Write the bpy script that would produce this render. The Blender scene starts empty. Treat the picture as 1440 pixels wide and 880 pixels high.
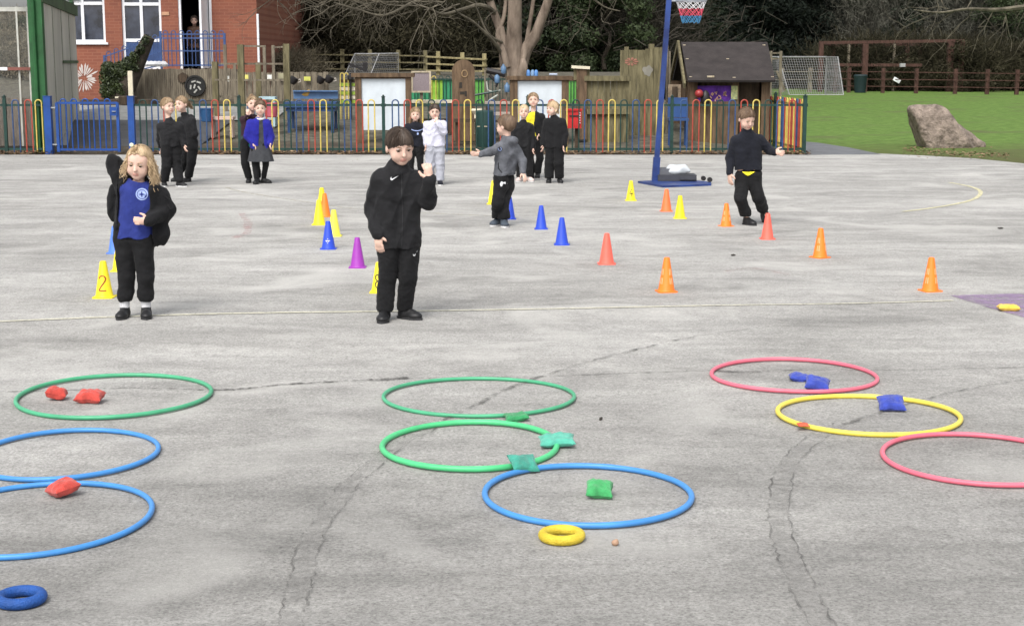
import bpy, math, random, colorsys
import numpy as np
from mathutils import Vector, Matrix, noise as mnoise
from mathutils.bvhtree import BVHTree
R = math.radians
rnd = random.Random(7)
SC = bpy.context.scene
COL = SC.collection

# ------------------------------------------------------------------ camera
CAMH = 1.49; F = 2150.0; TH = math.atan(352.0 / F)
def ray(u, v):
    x = (u - 720) / F; z = -(v - 440) / F
    return Vector((x, math.cos(TH) + z * math.sin(TH), -math.sin(TH) + z * math.cos(TH)))
def G(u, v, z=0.0):                       # photo position -> point on the level z
    d = ray(u, v); t = (z - CAMH) / d.z
    return Vector((d.x * t, d.y * t, z))
def PY(u, v, Y):                          # photo position -> point at distance Y
    d = ray(u, v); t = Y / d.y
    return Vector((d.x * t, Y, CAMH + d.z * t))
cam = bpy.data.objects.new('camera', bpy.data.cameras.new('camera'))
COL.objects.link(cam); SC.camera = cam
cam.location = (0, 0, CAMH); cam.rotation_euler = (R(90) - TH, 0, 0)
cam.data.sensor_width = 36; cam.data.lens = F / 1440 * 36
cam.data.clip_end = 1000; cam.data.clip_start = .05

# ------------------------------------------------------------------ tags
def tag(o, label=None, cat=None, group=None, kind=None):
    if label: o['label'] = label
    if cat: o['category'] = cat
    if group: o['group'] = group
    if kind: o['kind'] = kind
    return o
def empty(name, loc, label=None, cat=None, group=None, rz=0):
    o = bpy.data.objects.new(name, None); COL.objects.link(o)
    o.location = loc; o.rotation_euler = (0, 0, rz); o.empty_display_size = .1
    return tag(o, label, cat, group)
def link(name, me, parent=None, loc=None):
    o = bpy.data.objects.new(name, me); COL.objects.link(o)
    if parent: o.parent = parent
    if loc is not None: o.location = loc
    return o
def copy_tree(o, parent=None):
    c = o.copy(); COL.objects.link(c); c.parent = parent
    for ch in list(o.children): copy_tree(ch, c)
    return c

# ------------------------------------------------------------------ materials
MATS = {}
def mat(name, col, rough=.6, var=.18, scale=6, bump=0, bscale=60, metal=0, col2=None, stretch=(1, 1, 1), det=4, spec=.4, sheen=0, alpha=None, transm=0, b2=0, b2s=8):
    if name in MATS: return MATS[name]
    m = bpy.data.materials.new(name); m.use_nodes = True; nt = m.node_tree; N = nt.nodes; L = nt.links
    b = N['Principled BSDF']
    tc = N.new('ShaderNodeTexCoord'); mp = N.new('ShaderNodeMapping'); mp.inputs['Scale'].default_value = stretch
    L.new(tc.outputs['Object'], mp.inputs['Vector'])
    n = N.new('ShaderNodeTexNoise'); n.inputs['Scale'].default_value = scale; n.inputs['Detail'].default_value = det; n.inputs['Roughness'].default_value = .65
    L.new(mp.outputs[0], n.inputs['Vector'])
    r = N.new('ShaderNodeValToRGB'); L.new(n.outputs['Fac'], r.inputs['Fac'])
    c1 = [max(0, c * (1 - var)) for c in col]; c2 = list(col2) if col2 else [min(1, c * (1 + var)) for c in col]
    r.color_ramp.elements[0].position = .33; r.color_ramp.elements[1].position = .67
    r.color_ramp.elements[0].color = (*c1, 1); r.color_ramp.elements[1].color = (*c2, 1)
    L.new(r.outputs['Color'], b.inputs['Base Color'])
    b.inputs['Roughness'].default_value = rough; b.inputs['Metallic'].default_value = metal
    b.inputs['Specular IOR Level'].default_value = spec
    if sheen: b.inputs['Sheen Weight'].default_value = sheen; b.inputs['Sheen Roughness'].default_value = .6
    if transm: b.inputs['Transmission Weight'].default_value = transm
    if alpha is not None: b.inputs['Alpha'].default_value = alpha
    prev = None
    for (st, sc) in ((bump, bscale), (b2, b2s)):
        if st:
            n2 = N.new('ShaderNodeTexNoise'); n2.inputs['Scale'].default_value = sc; n2.inputs['Detail'].default_value = 5
            L.new(mp.outputs[0], n2.inputs['Vector'])
            bp = N.new('ShaderNodeBump'); bp.inputs['Strength'].default_value = min(1, st); bp.inputs['Distance'].default_value = .02
            L.new(n2.outputs['Fac'], bp.inputs['Height'])
            if prev: L.new(prev.outputs[0], bp.inputs['Normal'])
            prev = bp
    if prev: L.new(prev.outputs[0], b.inputs['Normal'])
    MATS[name] = m; return m
def srgb(r, g, b):
    f = lambda c: ((c / 255 + .055) / 1.055) ** 2.4 if c > 10 else c / 255 / 12.92
    return (f(r), f(g), f(b))

# ------------------------------------------------------------------ mesh builder
def np_mesh(name, V, Fq, mats=(), smooth=False):
    V = np.asarray(V, dtype=np.float32); Fq = np.asarray(Fq, dtype=np.int32); k = Fq.shape[1]
    me = bpy.data.meshes.new(name); me.vertices.add(len(V)); me.vertices.foreach_set('co', V.ravel())
    me.loops.add(Fq.size); me.loops.foreach_set('vertex_index', Fq.ravel())
    me.polygons.add(len(Fq)); me.polygons.foreach_set('loop_start', np.arange(0, Fq.size, k, dtype=np.int32))
    for m in mats: me.materials.append(m)
    me.update(calc_edges=True); me.validate()
    if smooth: me.shade_smooth()
    return me
class MB:
    def __init__(s): s.v = []; s.f = []; s.mi = []; s.cur = 0
    def add(s, vs, fs):
        o = len(s.v); s.v += [tuple(p) for p in vs]
        for f in fs: s.f.append([i + o for i in f]); s.mi.append(s.cur)
    def box(s, c, d, rz=0, rx=0, ry=0, M=None):
        if M is None: M = Matrix.Rotation(rz, 3, 'Z') @ Matrix.Rotation(rx, 3, 'X') @ Matrix.Rotation(ry, 3, 'Y')
        c = Vector(c); vs = []
        for x in (-.5, .5):
            for y in (-.5, .5):
                for z in (-.5, .5): vs.append(c + M @ Vector((x * d[0], y * d[1], z * d[2])))
        s.add(vs, [(0, 1, 3, 2), (4, 6, 7, 5), (0, 4, 5, 1), (2, 3, 7, 6), (0, 2, 6, 4), (1, 5, 7, 3)]); return s
    def b2(s, x0, x1, y0, y1, z0, z1): return s.box(((x0 + x1) / 2, (y0 + y1) / 2, (z0 + z1) / 2), (abs(x1 - x0), abs(y1 - y0), abs(z1 - z0)))
    def bar(s, a, b, w, d=None, roll=0):        # square bar from a to b
        a = Vector(a); b = Vector(b); d = d or w; z = (b - a); L = z.length; z.normalize()
        x = Vector((1, 0, 0)) if abs(z.x) < .9 else Vector((0, 1, 0)); y = z.cross(x).normalized(); x = y.cross(z)
        M = Matrix((x, y, z)).transposed() @ Matrix.Rotation(roll, 3, 'Z')
        return s.box((a + b) / 2, (w, d, L), M=M)
    def tube(s, pts, rad, n=8, closed=False, cap=True):
        pts = [Vector(p) for p in pts]; m = len(pts)
        if not hasattr(rad, '__len__'): rad = [rad] * m
        o = []; prevx = None
        for i, p in enumerate(pts):
            if closed: t = pts[(i + 1) % m] - pts[i - 1]
            else: t = pts[min(i + 1, m - 1)] - pts[max(i - 1, 0)]
            if t.length < 1e-9: t = Vector((0, 0, 1))
            t.normalize()
            if prevx is None:
                a = Vector((0, 0, 1)) if abs(t.z) < .9 else Vector((1, 0, 0)); x = t.cross(a).normalized()
            else:
                x = (prevx - t * prevx.dot(t));
                if x.length < 1e-6: x = t.orthogonal()
                x.normalize()
            prevx = x; y = t.cross(x)
            for k in range(n):
                a = 2 * math.pi * k / n; o.append(p + (x * math.cos(a) + y * math.sin(a)) * rad[i])
        fs = []
        for i in range(m if closed else m - 1):
            j = (i + 1) % m
            for k in range(n):
                l = (k + 1) % n; fs.append((i * n + k, i * n + l, j * n + l, j * n + k))
        if cap and not closed:
            fs.append(tuple(range(n))[::-1]); fs.append(tuple((m - 1) * n + k for k in range(n)))
        s.add(o, fs); return s
    def lathe(s, prof, c=(0, 0, 0), n=24, cap=True):
        vs = []; fs = []; c = Vector(c)
        for r, z in prof:
            for k in range(n):
                a = 2 * math.pi * k / n; vs.append(c + Vector((r * math.cos(a), r * math.sin(a), z)))
        for i in range(len(prof) - 1):
            for k in range(n):
                l = (k + 1) % n; fs.append((i * n + k, i * n + l, (i + 1) * n + l, (i + 1) * n + k))
        if cap:
            fs.append(tuple(range(n))[::-1]); fs.append(tuple((len(prof) - 1) * n + k for k in range(n)))
        s.add(vs, fs); return s
    def prism(s, poly, a, b):      # poly: points (Vectors) ; extrude by vector from a to b offsets
        n = len(poly); a = Vector(a); b = Vector(b)
        vs = [Vector(p) + a for p in poly] + [Vector(p) + b for p in poly]
        fs = [tuple(range(n))[::-1], tuple(range(n, 2 * n))] + [(i, (i + 1) % n, n + (i + 1) % n, n + i) for i in range(n)]
        s.add(vs, fs); return s
    def build(s, name, mats, parent=None, loc=None, smooth=False):
        if not isinstance(mats, (list, tuple)): mats = [mats]
        me = bpy.data.meshes.new(name); me.from_pydata(s.v, [], s.f)
        for m in mats: me.materials.append(m)
        if len(mats) > 1: me.polygons.foreach_set('material_index', s.mi)
        if smooth:
            me.shade_smooth()
            try: me.set_sharp_from_angle(angle=R(40))
            except Exception: pass
        me.update(); return link(name, me, parent, loc)

# ------------------------------------------------------------------ smooth-surface modelling on a grid
class Grid:
    def __init__(s, lo, hi, h):
        s.lo = np.array(lo, float); s.h = h
        s.n = np.maximum(2, np.ceil((np.array(hi, float) - s.lo) / h).astype(int) + 1)
        s.ax = [s.lo[i] + h * np.arange(s.n[i]) for i in range(3)]
        s.F = np.full(s.n, .5, np.float32)
    def reg(s, lo, hi):
        a = np.clip(np.floor((np.array(lo) - s.lo) / s.h).astype(int), 0, s.n); b = np.clip(np.ceil((np.array(hi) - s.lo) / s.h).astype(int) + 1, 0, s.n)
        sl = tuple(slice(a[i], b[i]) for i in range(3))
        P = np.meshgrid(*[s.ax[i][sl[i]] for i in range(3)], indexing='ij')
        return sl, np.stack(P, -1)
    def blend(s, sl, d, k, sub=False):
        f = s.F[sl]
        if f.size == 0: return
        if sub: d = -d; h = np.maximum(k - np.abs(f - d), 0) / k; s.F[sl] = np.maximum(f, d) + h * h * k / 4
        else: h = np.maximum(k - np.abs(f - d), 0) / k; s.F[sl] = np.minimum(f, d) - h * h * k / 4
    def cap(s, a, b, ra, rb=None, k=.01, sub=False):
        rb = ra if rb is None else rb; a = np.array(a, float); b = np.array(b, float); m = max(ra, rb) + k + 2 * s.h
        sl, P = s.reg(np.minimum(a, b) - m, np.maximum(a, b) + m)
        ab = b - a; t = np.clip(((P - a) @ ab) / max(1e-9, ab @ ab), 0, 1)
        d = np.linalg.norm(P - a - t[..., None] * ab, axis=-1) - (ra + (rb - ra) * t)
        s.blend(sl, d, k, sub)
    def ell(s, c, rad, M=None, k=.01, sub=False):
        c = np.array(c, float); rad = np.array(rad, float); m = rad.max() + k + 2 * s.h
        sl, P = s.reg(c - m, c + m); q = P - c
        if M is not None: q = q @ np.array(M)
        a = np.linalg.norm(q / rad, axis=-1); b = np.linalg.norm(q / rad ** 2, axis=-1)
        s.blend(sl, a * (a - 1) / np.maximum(b, 1e-6), k, sub)
    def sclip(s, p, n, k):
        n = np.array(n, float); n /= np.linalg.norm(n); q = [((s.ax[i] - p[i]) * n[i]).astype(np.float32) for i in range(3)]
        d = q[0][:, None, None] + q[1][None, :, None] + q[2][None, None, :]; h = np.maximum(k - np.abs(s.F - d), 0) / k; s.F = np.maximum(s.F, d) + h * h * k / 4
    def clip(s, p, n):             # keep the side the normal points away from
        n = np.array(n, float); n /= np.linalg.norm(n); q = [((s.ax[i] - p[i]) * n[i]).astype(np.float32) for i in range(3)]
        s.F = np.maximum(s.F, q[0][:, None, None] + q[1][None, :, None] + q[2][None, None, :])
    def mesh(s):
        Fv = s.F; S = Fv < 0; n = np.array(Fv.shape) - 1
        corner = [(i, j, k) for i in (0, 1) for j in (0, 1) for k in (0, 1)]
        sb = lambda Z, c: Z[c[0]:c[0] + n[0], c[1]:c[1] + n[1], c[2]:c[2] + n[2]]
        al = sb(S, corner[0]).copy(); an = al.copy()
        for c in corner[1:]: q = sb(S, c); al &= q; an |= q
        act = an & ~al; base = np.stack(np.nonzero(act), -1); idx = np.full(n, -1, np.int64); idx[act] = np.arange(len(base))
        acc = np.zeros((len(base), 3)); cnt = np.zeros(len(base))
        val = {c: Fv[base[:, 0] + c[0], base[:, 1] + c[1], base[:, 2] + c[2]] for c in corner}
        for c in corner:
            for ax in range(3):
                if c[ax] == 1: continue
                e = list(c); e[ax] = 1; fa = val[c]; fb = val[tuple(e)]; x = (fa < 0) != (fb < 0)
                t = np.where(x, fa / np.where(x, fa - fb, 1), 0)
                for i in range(3): acc[:, i] += t if i == ax else c[i] * x
                cnt += x
        V = s.lo + s.h * (base + acc / cnt[:, None])
        faces = []
        for ax in range(3):
            a = [slice(None)] * 3; b = [slice(None)] * 3; a[ax] = slice(0, -1); b[ax] = slice(1, None)
            x = S[tuple(a)] != S[tuple(b)]; u, w = [(1, 2), (2, 0), (0, 1)][ax]
            x = x.copy()
            for q in (u, w):
                sl = [slice(None)] * 3; sl[q] = 0; x[tuple(sl)] = False; sl[q] = -1; x[tuple(sl)] = False
            e = np.stack(np.nonzero(x), -1)
            if len(e) == 0: continue
            eu = np.zeros(3, int); eu[u] = 1; ew = np.zeros(3, int); ew[w] = 1
            g = lambda q: idx[q[:, 0], q[:, 1], q[:, 2]]
            quad = np.stack([g(e - eu - ew), g(e - ew), g(e), g(e - eu)], -1)
            flip = ~S[tuple(a)][tuple(e.T)]; quad[flip] = quad[flip][:, ::-1]; faces.append(quad)
        Q = np.concatenate(faces); Q = Q[(Q >= 0).all(1)]
        return V, Q
def vnormals(V, Q):
    a = V[Q[:, 2]] - V[Q[:, 0]]; b = V[Q[:, 3]] - V[Q[:, 1]]; fn = np.cross(a, b); N = np.zeros_like(V)
    for i in range(4): np.add.at(N, Q[:, i], fn)
    return N / np.maximum(np.linalg.norm(N, axis=1, keepdims=True), 1e-9)
def folds(V, Q, amp, wl=.06, seed=0, zs=1.0):
    r = np.random.RandomState(seed); N = vnormals(V, Q); d = np.zeros(len(V))
    W = V + .35 * wl * np.sin(V[:, [1, 2, 0]] * (2 * np.pi / (wl * 2.3)) + r.rand(3) * 6)
    for i in range(5):
        k = r.randn(3); k[2] *= zs; k /= np.linalg.norm(k); f = 2 * np.pi / (wl * (.6 + 1.2 * r.rand()))
        d += (1 - 1.6 * np.abs(np.sin(W @ k * f * .5 + r.rand() * 6))) * (.5 if i else 1)
    return V + N * (np.maximum(d / 2.2, -.35) * amp)[:, None]
# ------------------------------------------------------------------ people
A = lambda *p: np.array(p, float)
SKIN = mat('skin', (.64, .43, .345), rough=.55, var=.11, scale=26, spec=.3)
LIP = mat('lips', (.54, .27, .22), rough=.45, var=.05)
EYEW = mat('eye_white', (.34, .29, .27), rough=.3, var=.02)
IRIS = mat('iris', (.035, .025, .02), rough=.25, var=.1)
BROW = mat('brow', (.16, .10, .06), rough=.9, var=.2)
BROWF = mat('brow_fair', (.36, .25, .15), rough=.9, var=.2)
SOLE = mat('shoe_sole', (.03, .03, .032), rough=.8)
def hairmat(name, c, c2): return mat(name, c, rough=.55, scale=30, col2=c2, stretch=(1, 1, .25), spec=.3)
H_BROWN = hairmat('hair_brown', (.042, .030, .024), (.10, .074, .058))
H_BLOND = hairmat('hair_blond', (.34, .235, .13), (.66, .50, .32))
H_FAIR = hairmat('hair_fair', (.20, .13, .075), (.40, .29, .18))
H_MID = hairmat('hair_mid', (.10, .062, .04), (.20, .135, .09))
def fabric(name, c, var=.16, sheen=.04, rough=.85, spec=.2): return mat(name, c, rough=rough, var=var, scale=14, bump=.25, bscale=420, spec=spec, sheen=sheen)
BLACK = fabric('black_fabric', (.0075, .0075, .009), rough=.78, spec=.26); BLACK2 = fabric('black_jersey', (.008, .008, .0092)); NAVY = fabric('navy_fabric', (.009, .010, .016))
TROU = fabric('black_trouser', (.0055, .0055, .0065), rough=.8, spec=.22); ROYAL = fabric('royal_blue', (.022, .035, .19)); CARD = fabric('cardigan_blue', (.016, .017, .24))
GREYH = fabric('grey_hoodie', (.105, .11, .125), .3); WHITEF = fabric('white_sweat', (.56, .56, .66), .06); LGREY = fabric('light_grey_jogger', (.36, .37, .42), .12)
PINA = fabric('pinafore_grey', (.045, .047, .053)); YEL = fabric('yellow_shirt', (.70, .60, .03)); MAROON = fabric('dark_plum', (.03, .012, .02)); GREENF = fabric('green_shirt', (.01, .16, .12))
SOCK = fabric('white_sock', (.62, .62, .64), .04); WHITEP = mat('white_print', (.65, .66, .68), var=.04); PALEB = mat('pale_blue_print', (.33, .42, .72), var=.06)
SHOEB = mat('black_shoe', (.010, .010, .011), rough=.5, var=.2); TRAIN = mat('blue_grey_trainer', (.05, .065, .085), rough=.7, var=.3, scale=30); PINKS = mat('pale_shoe', (.6, .48, .45)); WSOLE = mat('white_sole', (.6, .6, .6))

def frame(yaw, pitch=0, roll=0):
    # columns: right-of-face (child's left), forward, up
    M = Matrix.Rotation(yaw, 3, 'Z') @ Matrix.Rotation(pitch, 3, 'X') @ Matrix.Rotation(roll, 3, 'Y')
    B = M @ Matrix(((1, 0, 0), (0, -1, 0), (0, 0, 1)))   # x stays, forward = -Y
    return np.array(B)
def make_hand(g, w, d, s, curl=.5, side=1, sc=1.0, thumb_in=.4):
    d = A(*d); d /= np.linalg.norm(d); s = A(*s); s -= d * (s @ d); s /= np.linalg.norm(s); n = np.cross(d, s) * side
    if n @ n > 0: n /= np.linalg.norm(n)
    w = A(*w)
    M = np.stack([d, s, n], 1)
    g.cap(w - d * .02, w + d * .018, .017 * sc, .017 * sc, k=.006)
    g.ell(w + d * .034 * sc, A(.032, .0235, .0125) * sc, M, k=.006)
    ln = [.040, .045, .042, .032]
    for i in range(4):
        p = w + (d * .056 + s * (1.5 - i) * .0122) * sc; a = 0.15 + curl * .35
        for j, q in enumerate((.46, .31, .23)):
            dd = d * math.cos(a) + n * math.sin(a); e = p + dd * ln[i] * q * sc * 1.05
            r = (.0068 - .0006 * j) * sc; g.cap(p, e, r, r - .0004, k=.0022); p = e; a += curl * .9
    p = w + (d * .012 + s * .017) * sc
    d1 = d * .62 + s * .72 + n * thumb_in * .5; d1 /= np.linalg.norm(d1); e = p + d1 * .026 * sc
    g.cap(p, e, .0095 * sc, .008 * sc, k=.005)
    d2 = d * .85 + s * .3 + n * thumb_in; d2 /= np.linalg.norm(d2); g.cap(e, e + d2 * .022 * sc, .0078 * sc, .0062 * sc, k=.003)
def make_head(g, c, B, sc):
    P = lambda x, y, z: A(*c) + B @ (A(x, y, z) * sc)
    g.ell(P(0, -.012, .022), A(.075, .091, .084) * sc, B, k=.01)
    g.ell(P(0, .022, -.022), A(.062, .062, .078) * sc, B, k=.02)
    g.ell(P(0, .050, -.078), A(.028, .026, .020) * sc, B, k=.02)
    for q in (-1, 1):
        g.ell(P(q * .035, .048, -.042), A(.027, .028, .028) * sc, B, k=.018)
        g.ell(P(q * .030, .088, .004), A(.017, .013, .010) * sc, B, k=.012, sub=True)
        g.ell(P(q * .076, -.004, -.012), A(.009, .017, .026) * sc, B, k=.005)
    g.cap(P(0, .079, .004), P(0, .091, -.022), .006 * sc, .009 * sc, k=.008)
    g.ell(P(0, .092, -.026), A(.012, .010, .0085) * sc, B, k=.006)
    g.ell(P(0, .076, -.052), A(.019, .012, .0058) * sc, B, k=.004); g.ell(P(0, .074, -.061), A(.016, .011, .0058) * sc, B, k=.004)
def hair_mesh(style, c, B, sc, seed, hw=1.0):
    r = random.Random(seed); mb = MB(); E = A(.079, .095, .089) * sc; c0 = A(*c) + B @ (A(0, -.012, .022) * sc)
    front = {'bowl': .030, 'short': .050, 'buzz': .052, 'long_curly': .080, 'pony': .056, 'bob': .036, 'long': .05, 'updo': .058}[style]
    longh = style in ('long_curly', 'long', 'bob'); K = Matrix.Rotation(R(-14), 3, 'X'); K = np.array(K)
    def line(f):        # hairline height at forward position f (head units)
        fy = f / sc
        if longh: return (front + (fy - .075) * .2) if fy > .035 else (-.02 if fy > -.005 else -.075)
        return max(-.07, front + (fy - .07) * (.9 if style != 'bowl' else .62))
    # cap
    h = .0055 if sc > .9 else .006
    g = Grid(c0 - .13 * sc, c0 + .13 * sc, h); infl = {'buzz': .003, 'short': .008, 'bowl': .004}.get(style, .007)
    g.ell(c0, E + (infl - .003) * sc, B, k=.002)
    Pm = np.stack(np.meshgrid(*g.ax, indexing='ij'), -1); q = (Pm - A(*c)) @ B / sc
    fy = q[..., 1]; uz = q[..., 2]; ax = np.abs(q[..., 0])
    if longh: ln = np.where(fy > .035, front + (fy - .075) * .2 - ax * .25, np.where(fy > -.005, -.02, -.07))
    else: ln = np.maximum(-.07, front + (fy - .07) * (.9 if style != 'bowl' else .62) - (ax * .1))
    ln = ln + .004 * np.sin(q[..., 0] * 160) + .003 * np.sin(q[..., 0] * 410 + 1)
    g.F = np.maximum(g.F, ((ln - uz) * sc).astype(np.float32))
    V, Q = g.mesh(); 
    if style != 'buzz': V = V + vnormals(V, Q) * (.0016 * np.sin(((V - c0) @ B[:, 0]) * 900 + 3 * np.sin(((V - c0) @ B[:, 2]) * 60)))[:, None] * sc
    mb.add(V.tolist(), Q.tolist())
    # strands
    ns = {'buzz': 0, 'short': 260, 'bowl': 420, 'long_curly': 620, 'pony': 240, 'bob': 420, 'long': 420, 'updo': 240}[style]
    for i in range(ns):
        phi = r.uniform(0, 2 * math.pi); th = r.uniform(.05, 1.0); pts = []; phase = r.uniform(0, 6.28); wob = r.uniform(-.25, .25); lift = r.uniform(.3, 1) * infl
        while th < 2.5:
            u = A(math.sin(th) * math.sin(phi + wob * th * .5), math.sin(th) * math.cos(phi + wob * th * .5), math.cos(th)); u = K @ u
            loc = u * (E / sc + lift); p = c0 + B @ (loc * sc); hq = (p - A(*c)) @ B
            if hq[2] < line(hq[1]) * sc - (.004 * sc if not longh else 0) : break
            pts.append(p); th += .16
        if len(pts) < 2: continue
        if longh:
            hq = (pts[-1] - A(*c)) @ B / sc
            if hq[1] < .045 and (hq[2] < .02):
                Ld = {'long_curly': r.uniform(.05, .12), 'long': r.uniform(.06, .13), 'bob': r.uniform(.0, .05)}[style] * sc
                p = pts[-1].copy(); out = (p - c0); out[2] = 0; out /= max(1e-6, np.linalg.norm(out)); amp = (r.uniform(.008, .016) if style == 'long_curly' else .003) * sc
                n = int(max(2, Ld / .012)); 
                for j in range(1, n + 1):
                    a = phase + j * (1.1 if style == 'long_curly' else .6); t = j / n
                    pts.append(p + A(0, 0, -Ld * t) + out * (.030 * t * hw + amp * math.sin(a)) * 1 + A(amp * math.cos(a), 0, 0))
        rr = r.uniform(.0011, .002) * sc * (1.2 if style == 'long_curly' else 1)
        mb.tube(pts, [rr] * (len(pts) - 1) + [rr * .3], n=3, cap=False)
    if style == 'long_curly':
        for q, cnt, l0, l1 in ((-1, 60, .05, .10), (1, 210, .07, .165)):
            for i in range(cnt):
                p = A(*c) + B @ (A(q * r.uniform(.060, .080), r.uniform(-.06, .035), r.uniform(-.02, .055)) * sc); Ld = r.uniform(l0, l1); ph_ = r.uniform(0, 6.28); n = 12; pts = []; ox_ = q * r.uniform(.006, .042); oy_ = -r.uniform(-.01, .03); am = r.uniform(.004, .010); fr_ = r.uniform(.8, 1.3)
                for j in range(n + 1):
                    t = j / n; pts.append(p + A(ox_ * math.sin(t * 1.5) + am * math.cos(ph_ + j * fr_) * t ** .5, oy_ * t + am * math.sin(ph_ + j * fr_) * t ** .5, -Ld * t))
                w0 = r.uniform(.0013, .0030); mb.tube(pts, [w0 * (1 - .55 * j / n) for j in range(n + 1)], n=4, cap=False)
    if style in ('pony', 'updo'):
        base = c0 + B @ (A(0, -.095, .03) * sc) if style == 'pony' else c0 + B @ (A(0, -.06, .075) * sc)
        for i in range(90):
            if style == 'pony':
                d = B @ A(r.gauss(0, .25), -1, .1); d /= np.linalg.norm(d); L = r.uniform(.10, .15) * sc; pts = []
                for j in range(6):
                    t = j / 5; pts.append(base + d * L * t * .75 + A(0, 0, -L * t * t * .9) + A(r.gauss(0, .003), 0, 0))
            else:
                a0 = r.uniform(0, 6.28); el = r.uniform(-1, 1); pts = [base + B @ (A(math.cos(a0 + k * .6) * .03 * math.cos(el), math.sin(a0 + k * .6) * .03 * math.cos(el), .028 * math.sin(el) + .015) * sc) for k in range(6)]
            mb.tube(pts, r.uniform(.0018, .003) * sc, n=3, cap=False)
    return mb
def make_person(root, s, h=.006):
    """s: spec dictionary; joints are metres from the standing point, x to the right, z up"""
    H = s['H']; f = H / 1.1; yaw = s.get('yaw', 0.0); seed = s.get('seed', 1)
    L = A(math.cos(yaw), math.sin(yaw), 0); FW = A(math.sin(yaw), -math.cos(yaw), 0); sd = 1 if L[0] >= 0 else -1
    # a = image-left side, b = image-right side
    J = {}; pel = A(*s.get('pel', (0, 0, .52 * f))); ch = A(*s.get('ch', (pel[0], pel[1], .80 * f)))
    J['pel'] = pel; J['ch'] = ch
    for n, q in (('a', -sd), ('b', sd)):
        J['s' + n] = ch + L * q * .105 * f + A(0, 0, .02 * f); J['e' + n] = J['s' + n] + L * q * .04 * f + A(0, 0, -.165 * f)
        J['w' + n] = J['e' + n] + FW * .04 * f + A(0, 0, -.14 * f); J['h' + n] = pel + L * q * .058 * f
        J['f' + n] = A(pel[0] * .3, 0, .065) + L * q * .075 * f; J['k' + n] = (J['h' + n] + J['f' + n]) / 2 + FW * .012
    for k, v in s.get('J', {}).items(): J[k] = A(*v)
    hc = A(*s.get('head', ch + A(0, 0, .195 * f))); hs = s.get('hs', f * .97) * .95; B = frame(yaw + s.get('hyaw', 0), s.get('hpitch', 0), s.get('hroll', 0))
    allp = np.array(list(J.values()) + [hc]); lo = allp.min(0) - .16; hi = allp.max(0) + .16; lo[2] = -.01
    # body: one continuous surface
    g = Grid(lo, hi, h)
    nb = hc + B @ (A(0, -.015, -.06) * hs)
    g.cap(ch + A(0, 0, .03), nb, .036 * f, .034 * f, k=.015)
    for n in 'ab':
        si = ch + (J['s' + n] - ch) * .45; g.cap(si, J['h' + n] + A(0, 0, .03), .042 * f, .050 * f, k=.03)
        g.cap(ch + A(0, 0, .02), J['s' + n], .030 * f, .030 * f, k=.02)
        g.cap(J['s' + n], J['e' + n], .031 * f, .025 * f, k=.01); g.cap(J['e' + n], J['w' + n], .025 * f, .0175 * f, k=.008)
        g.cap(J['h' + n], J['k' + n], .050 * f, .031 * f, k=.02); g.cap(J['k' + n], J['f' + n], .031 * f, .022 * f, k=.01)
        td = A(*s.get('t' + n, tuple(FW))); td[2] = 0; td /= np.linalg.norm(td)
        g.cap(J['f' + n] + A(0, 0, -.03), J['f' + n] + td * .07 * f + A(0, 0, -.04), .024 * f, .02 * f, k=.01)
    make_head(g, hc, B, hs)
    for n in 'ab':
        hd = s.get('hand' + n)
        if hd is None: hd = dict(d=tuple((J['w' + n] - J['e' + n])), s=tuple(FW), curl=.45)
        q = 1 if n == ('a' if sd > 0 else 'b') else -1
        make_hand(g, J['w' + n], hd['d'], hd['s'], hd.get('curl', .45), hd.get('side', q), s.get('handsc', 1.0) * f, hd.get('ti', .4))
    V, Q = g.mesh()
    me = np_mesh('body', V, Q, [SKIN, LIP], True)
    ctr = V[Q].mean(1); lq = (ctr - hc) @ B / hs
    lips = ((np.abs(lq[:, 0]) < .019) & (lq[:, 1] > .06) & (lq[:, 2] < -.046) & (lq[:, 2] > -.067)).astype(np.int32)
    me.polygons.foreach_set('material_index', lips)
    body = link('body', me, root)
    # face
    Pm = lambda x, y, z: hc + B @ (A(x, y, z) * hs)
    for q in (-1, 1):
        m = MB(); c = Pm(q * .030, .067, .003); fo = B @ A(q * .12, 1, -.1 + s.get('gaze', -.15)); fo /= np.linalg.norm(fo)
        up = A(0, 0, 1.); x = np.cross(fo, up); x /= np.linalg.norm(x); y = np.cross(x, fo); rr = .0132 * hs
        rings = [(0.02, 1), (.68, 1), (.69, 0), (1.2, 0), (1.7, 0)]; vs = []; fs = []
        for a, _ in rings:
            for k in range(12):
                p = 2 * math.pi * k / 12; vs.append(c + (fo * math.cos(a) + (x * math.cos(p) + y * math.sin(p)) * math.sin(a)) * rr)
        for i in range(4):
            m.cur = 1 if i < 1 else 0
            for k in range(12): m.add([vs[i * 12 + k], vs[i * 12 + (k + 1) % 12], vs[(i + 1) * 12 + (k + 1) % 12], vs[(i + 1) * 12 + k]], [(3, 2, 1, 0)])
        m.cur = 1; m.add([vs[k] for k in range(12)], [tuple(range(12))[::-1]])
        e = m.build('eye', [EYEW, IRIS], root, smooth=True)
        m = MB(); pts = [Pm(q * (.030 + t * .0155), .0835 - abs(t + .2) * .006 - .004 * (t > .5), .0085 - .006 * t * t) for t in (-1, -.5, 0, .5, 1)]
        m.tube(pts, [.0010, .0024, .0028, .0028, .0014], n=5); m.build('eyelash', s.get('brow', BROW), e, smooth=True)
        m = MB(); pts = [Pm(q * (.031 + t * .017), .0865 - abs(t + .3) * .006 - .005 * (t > .5), .0255 + .002 * t - .003 * t * t) for t in (-1, -.5, 0, .5, 1)]
        m.tube(pts, [.0012, .0024, .0024, .002, .001], n=5); m.build('eyebrow', s.get('brow', BROW), root, smooth=True)
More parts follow.
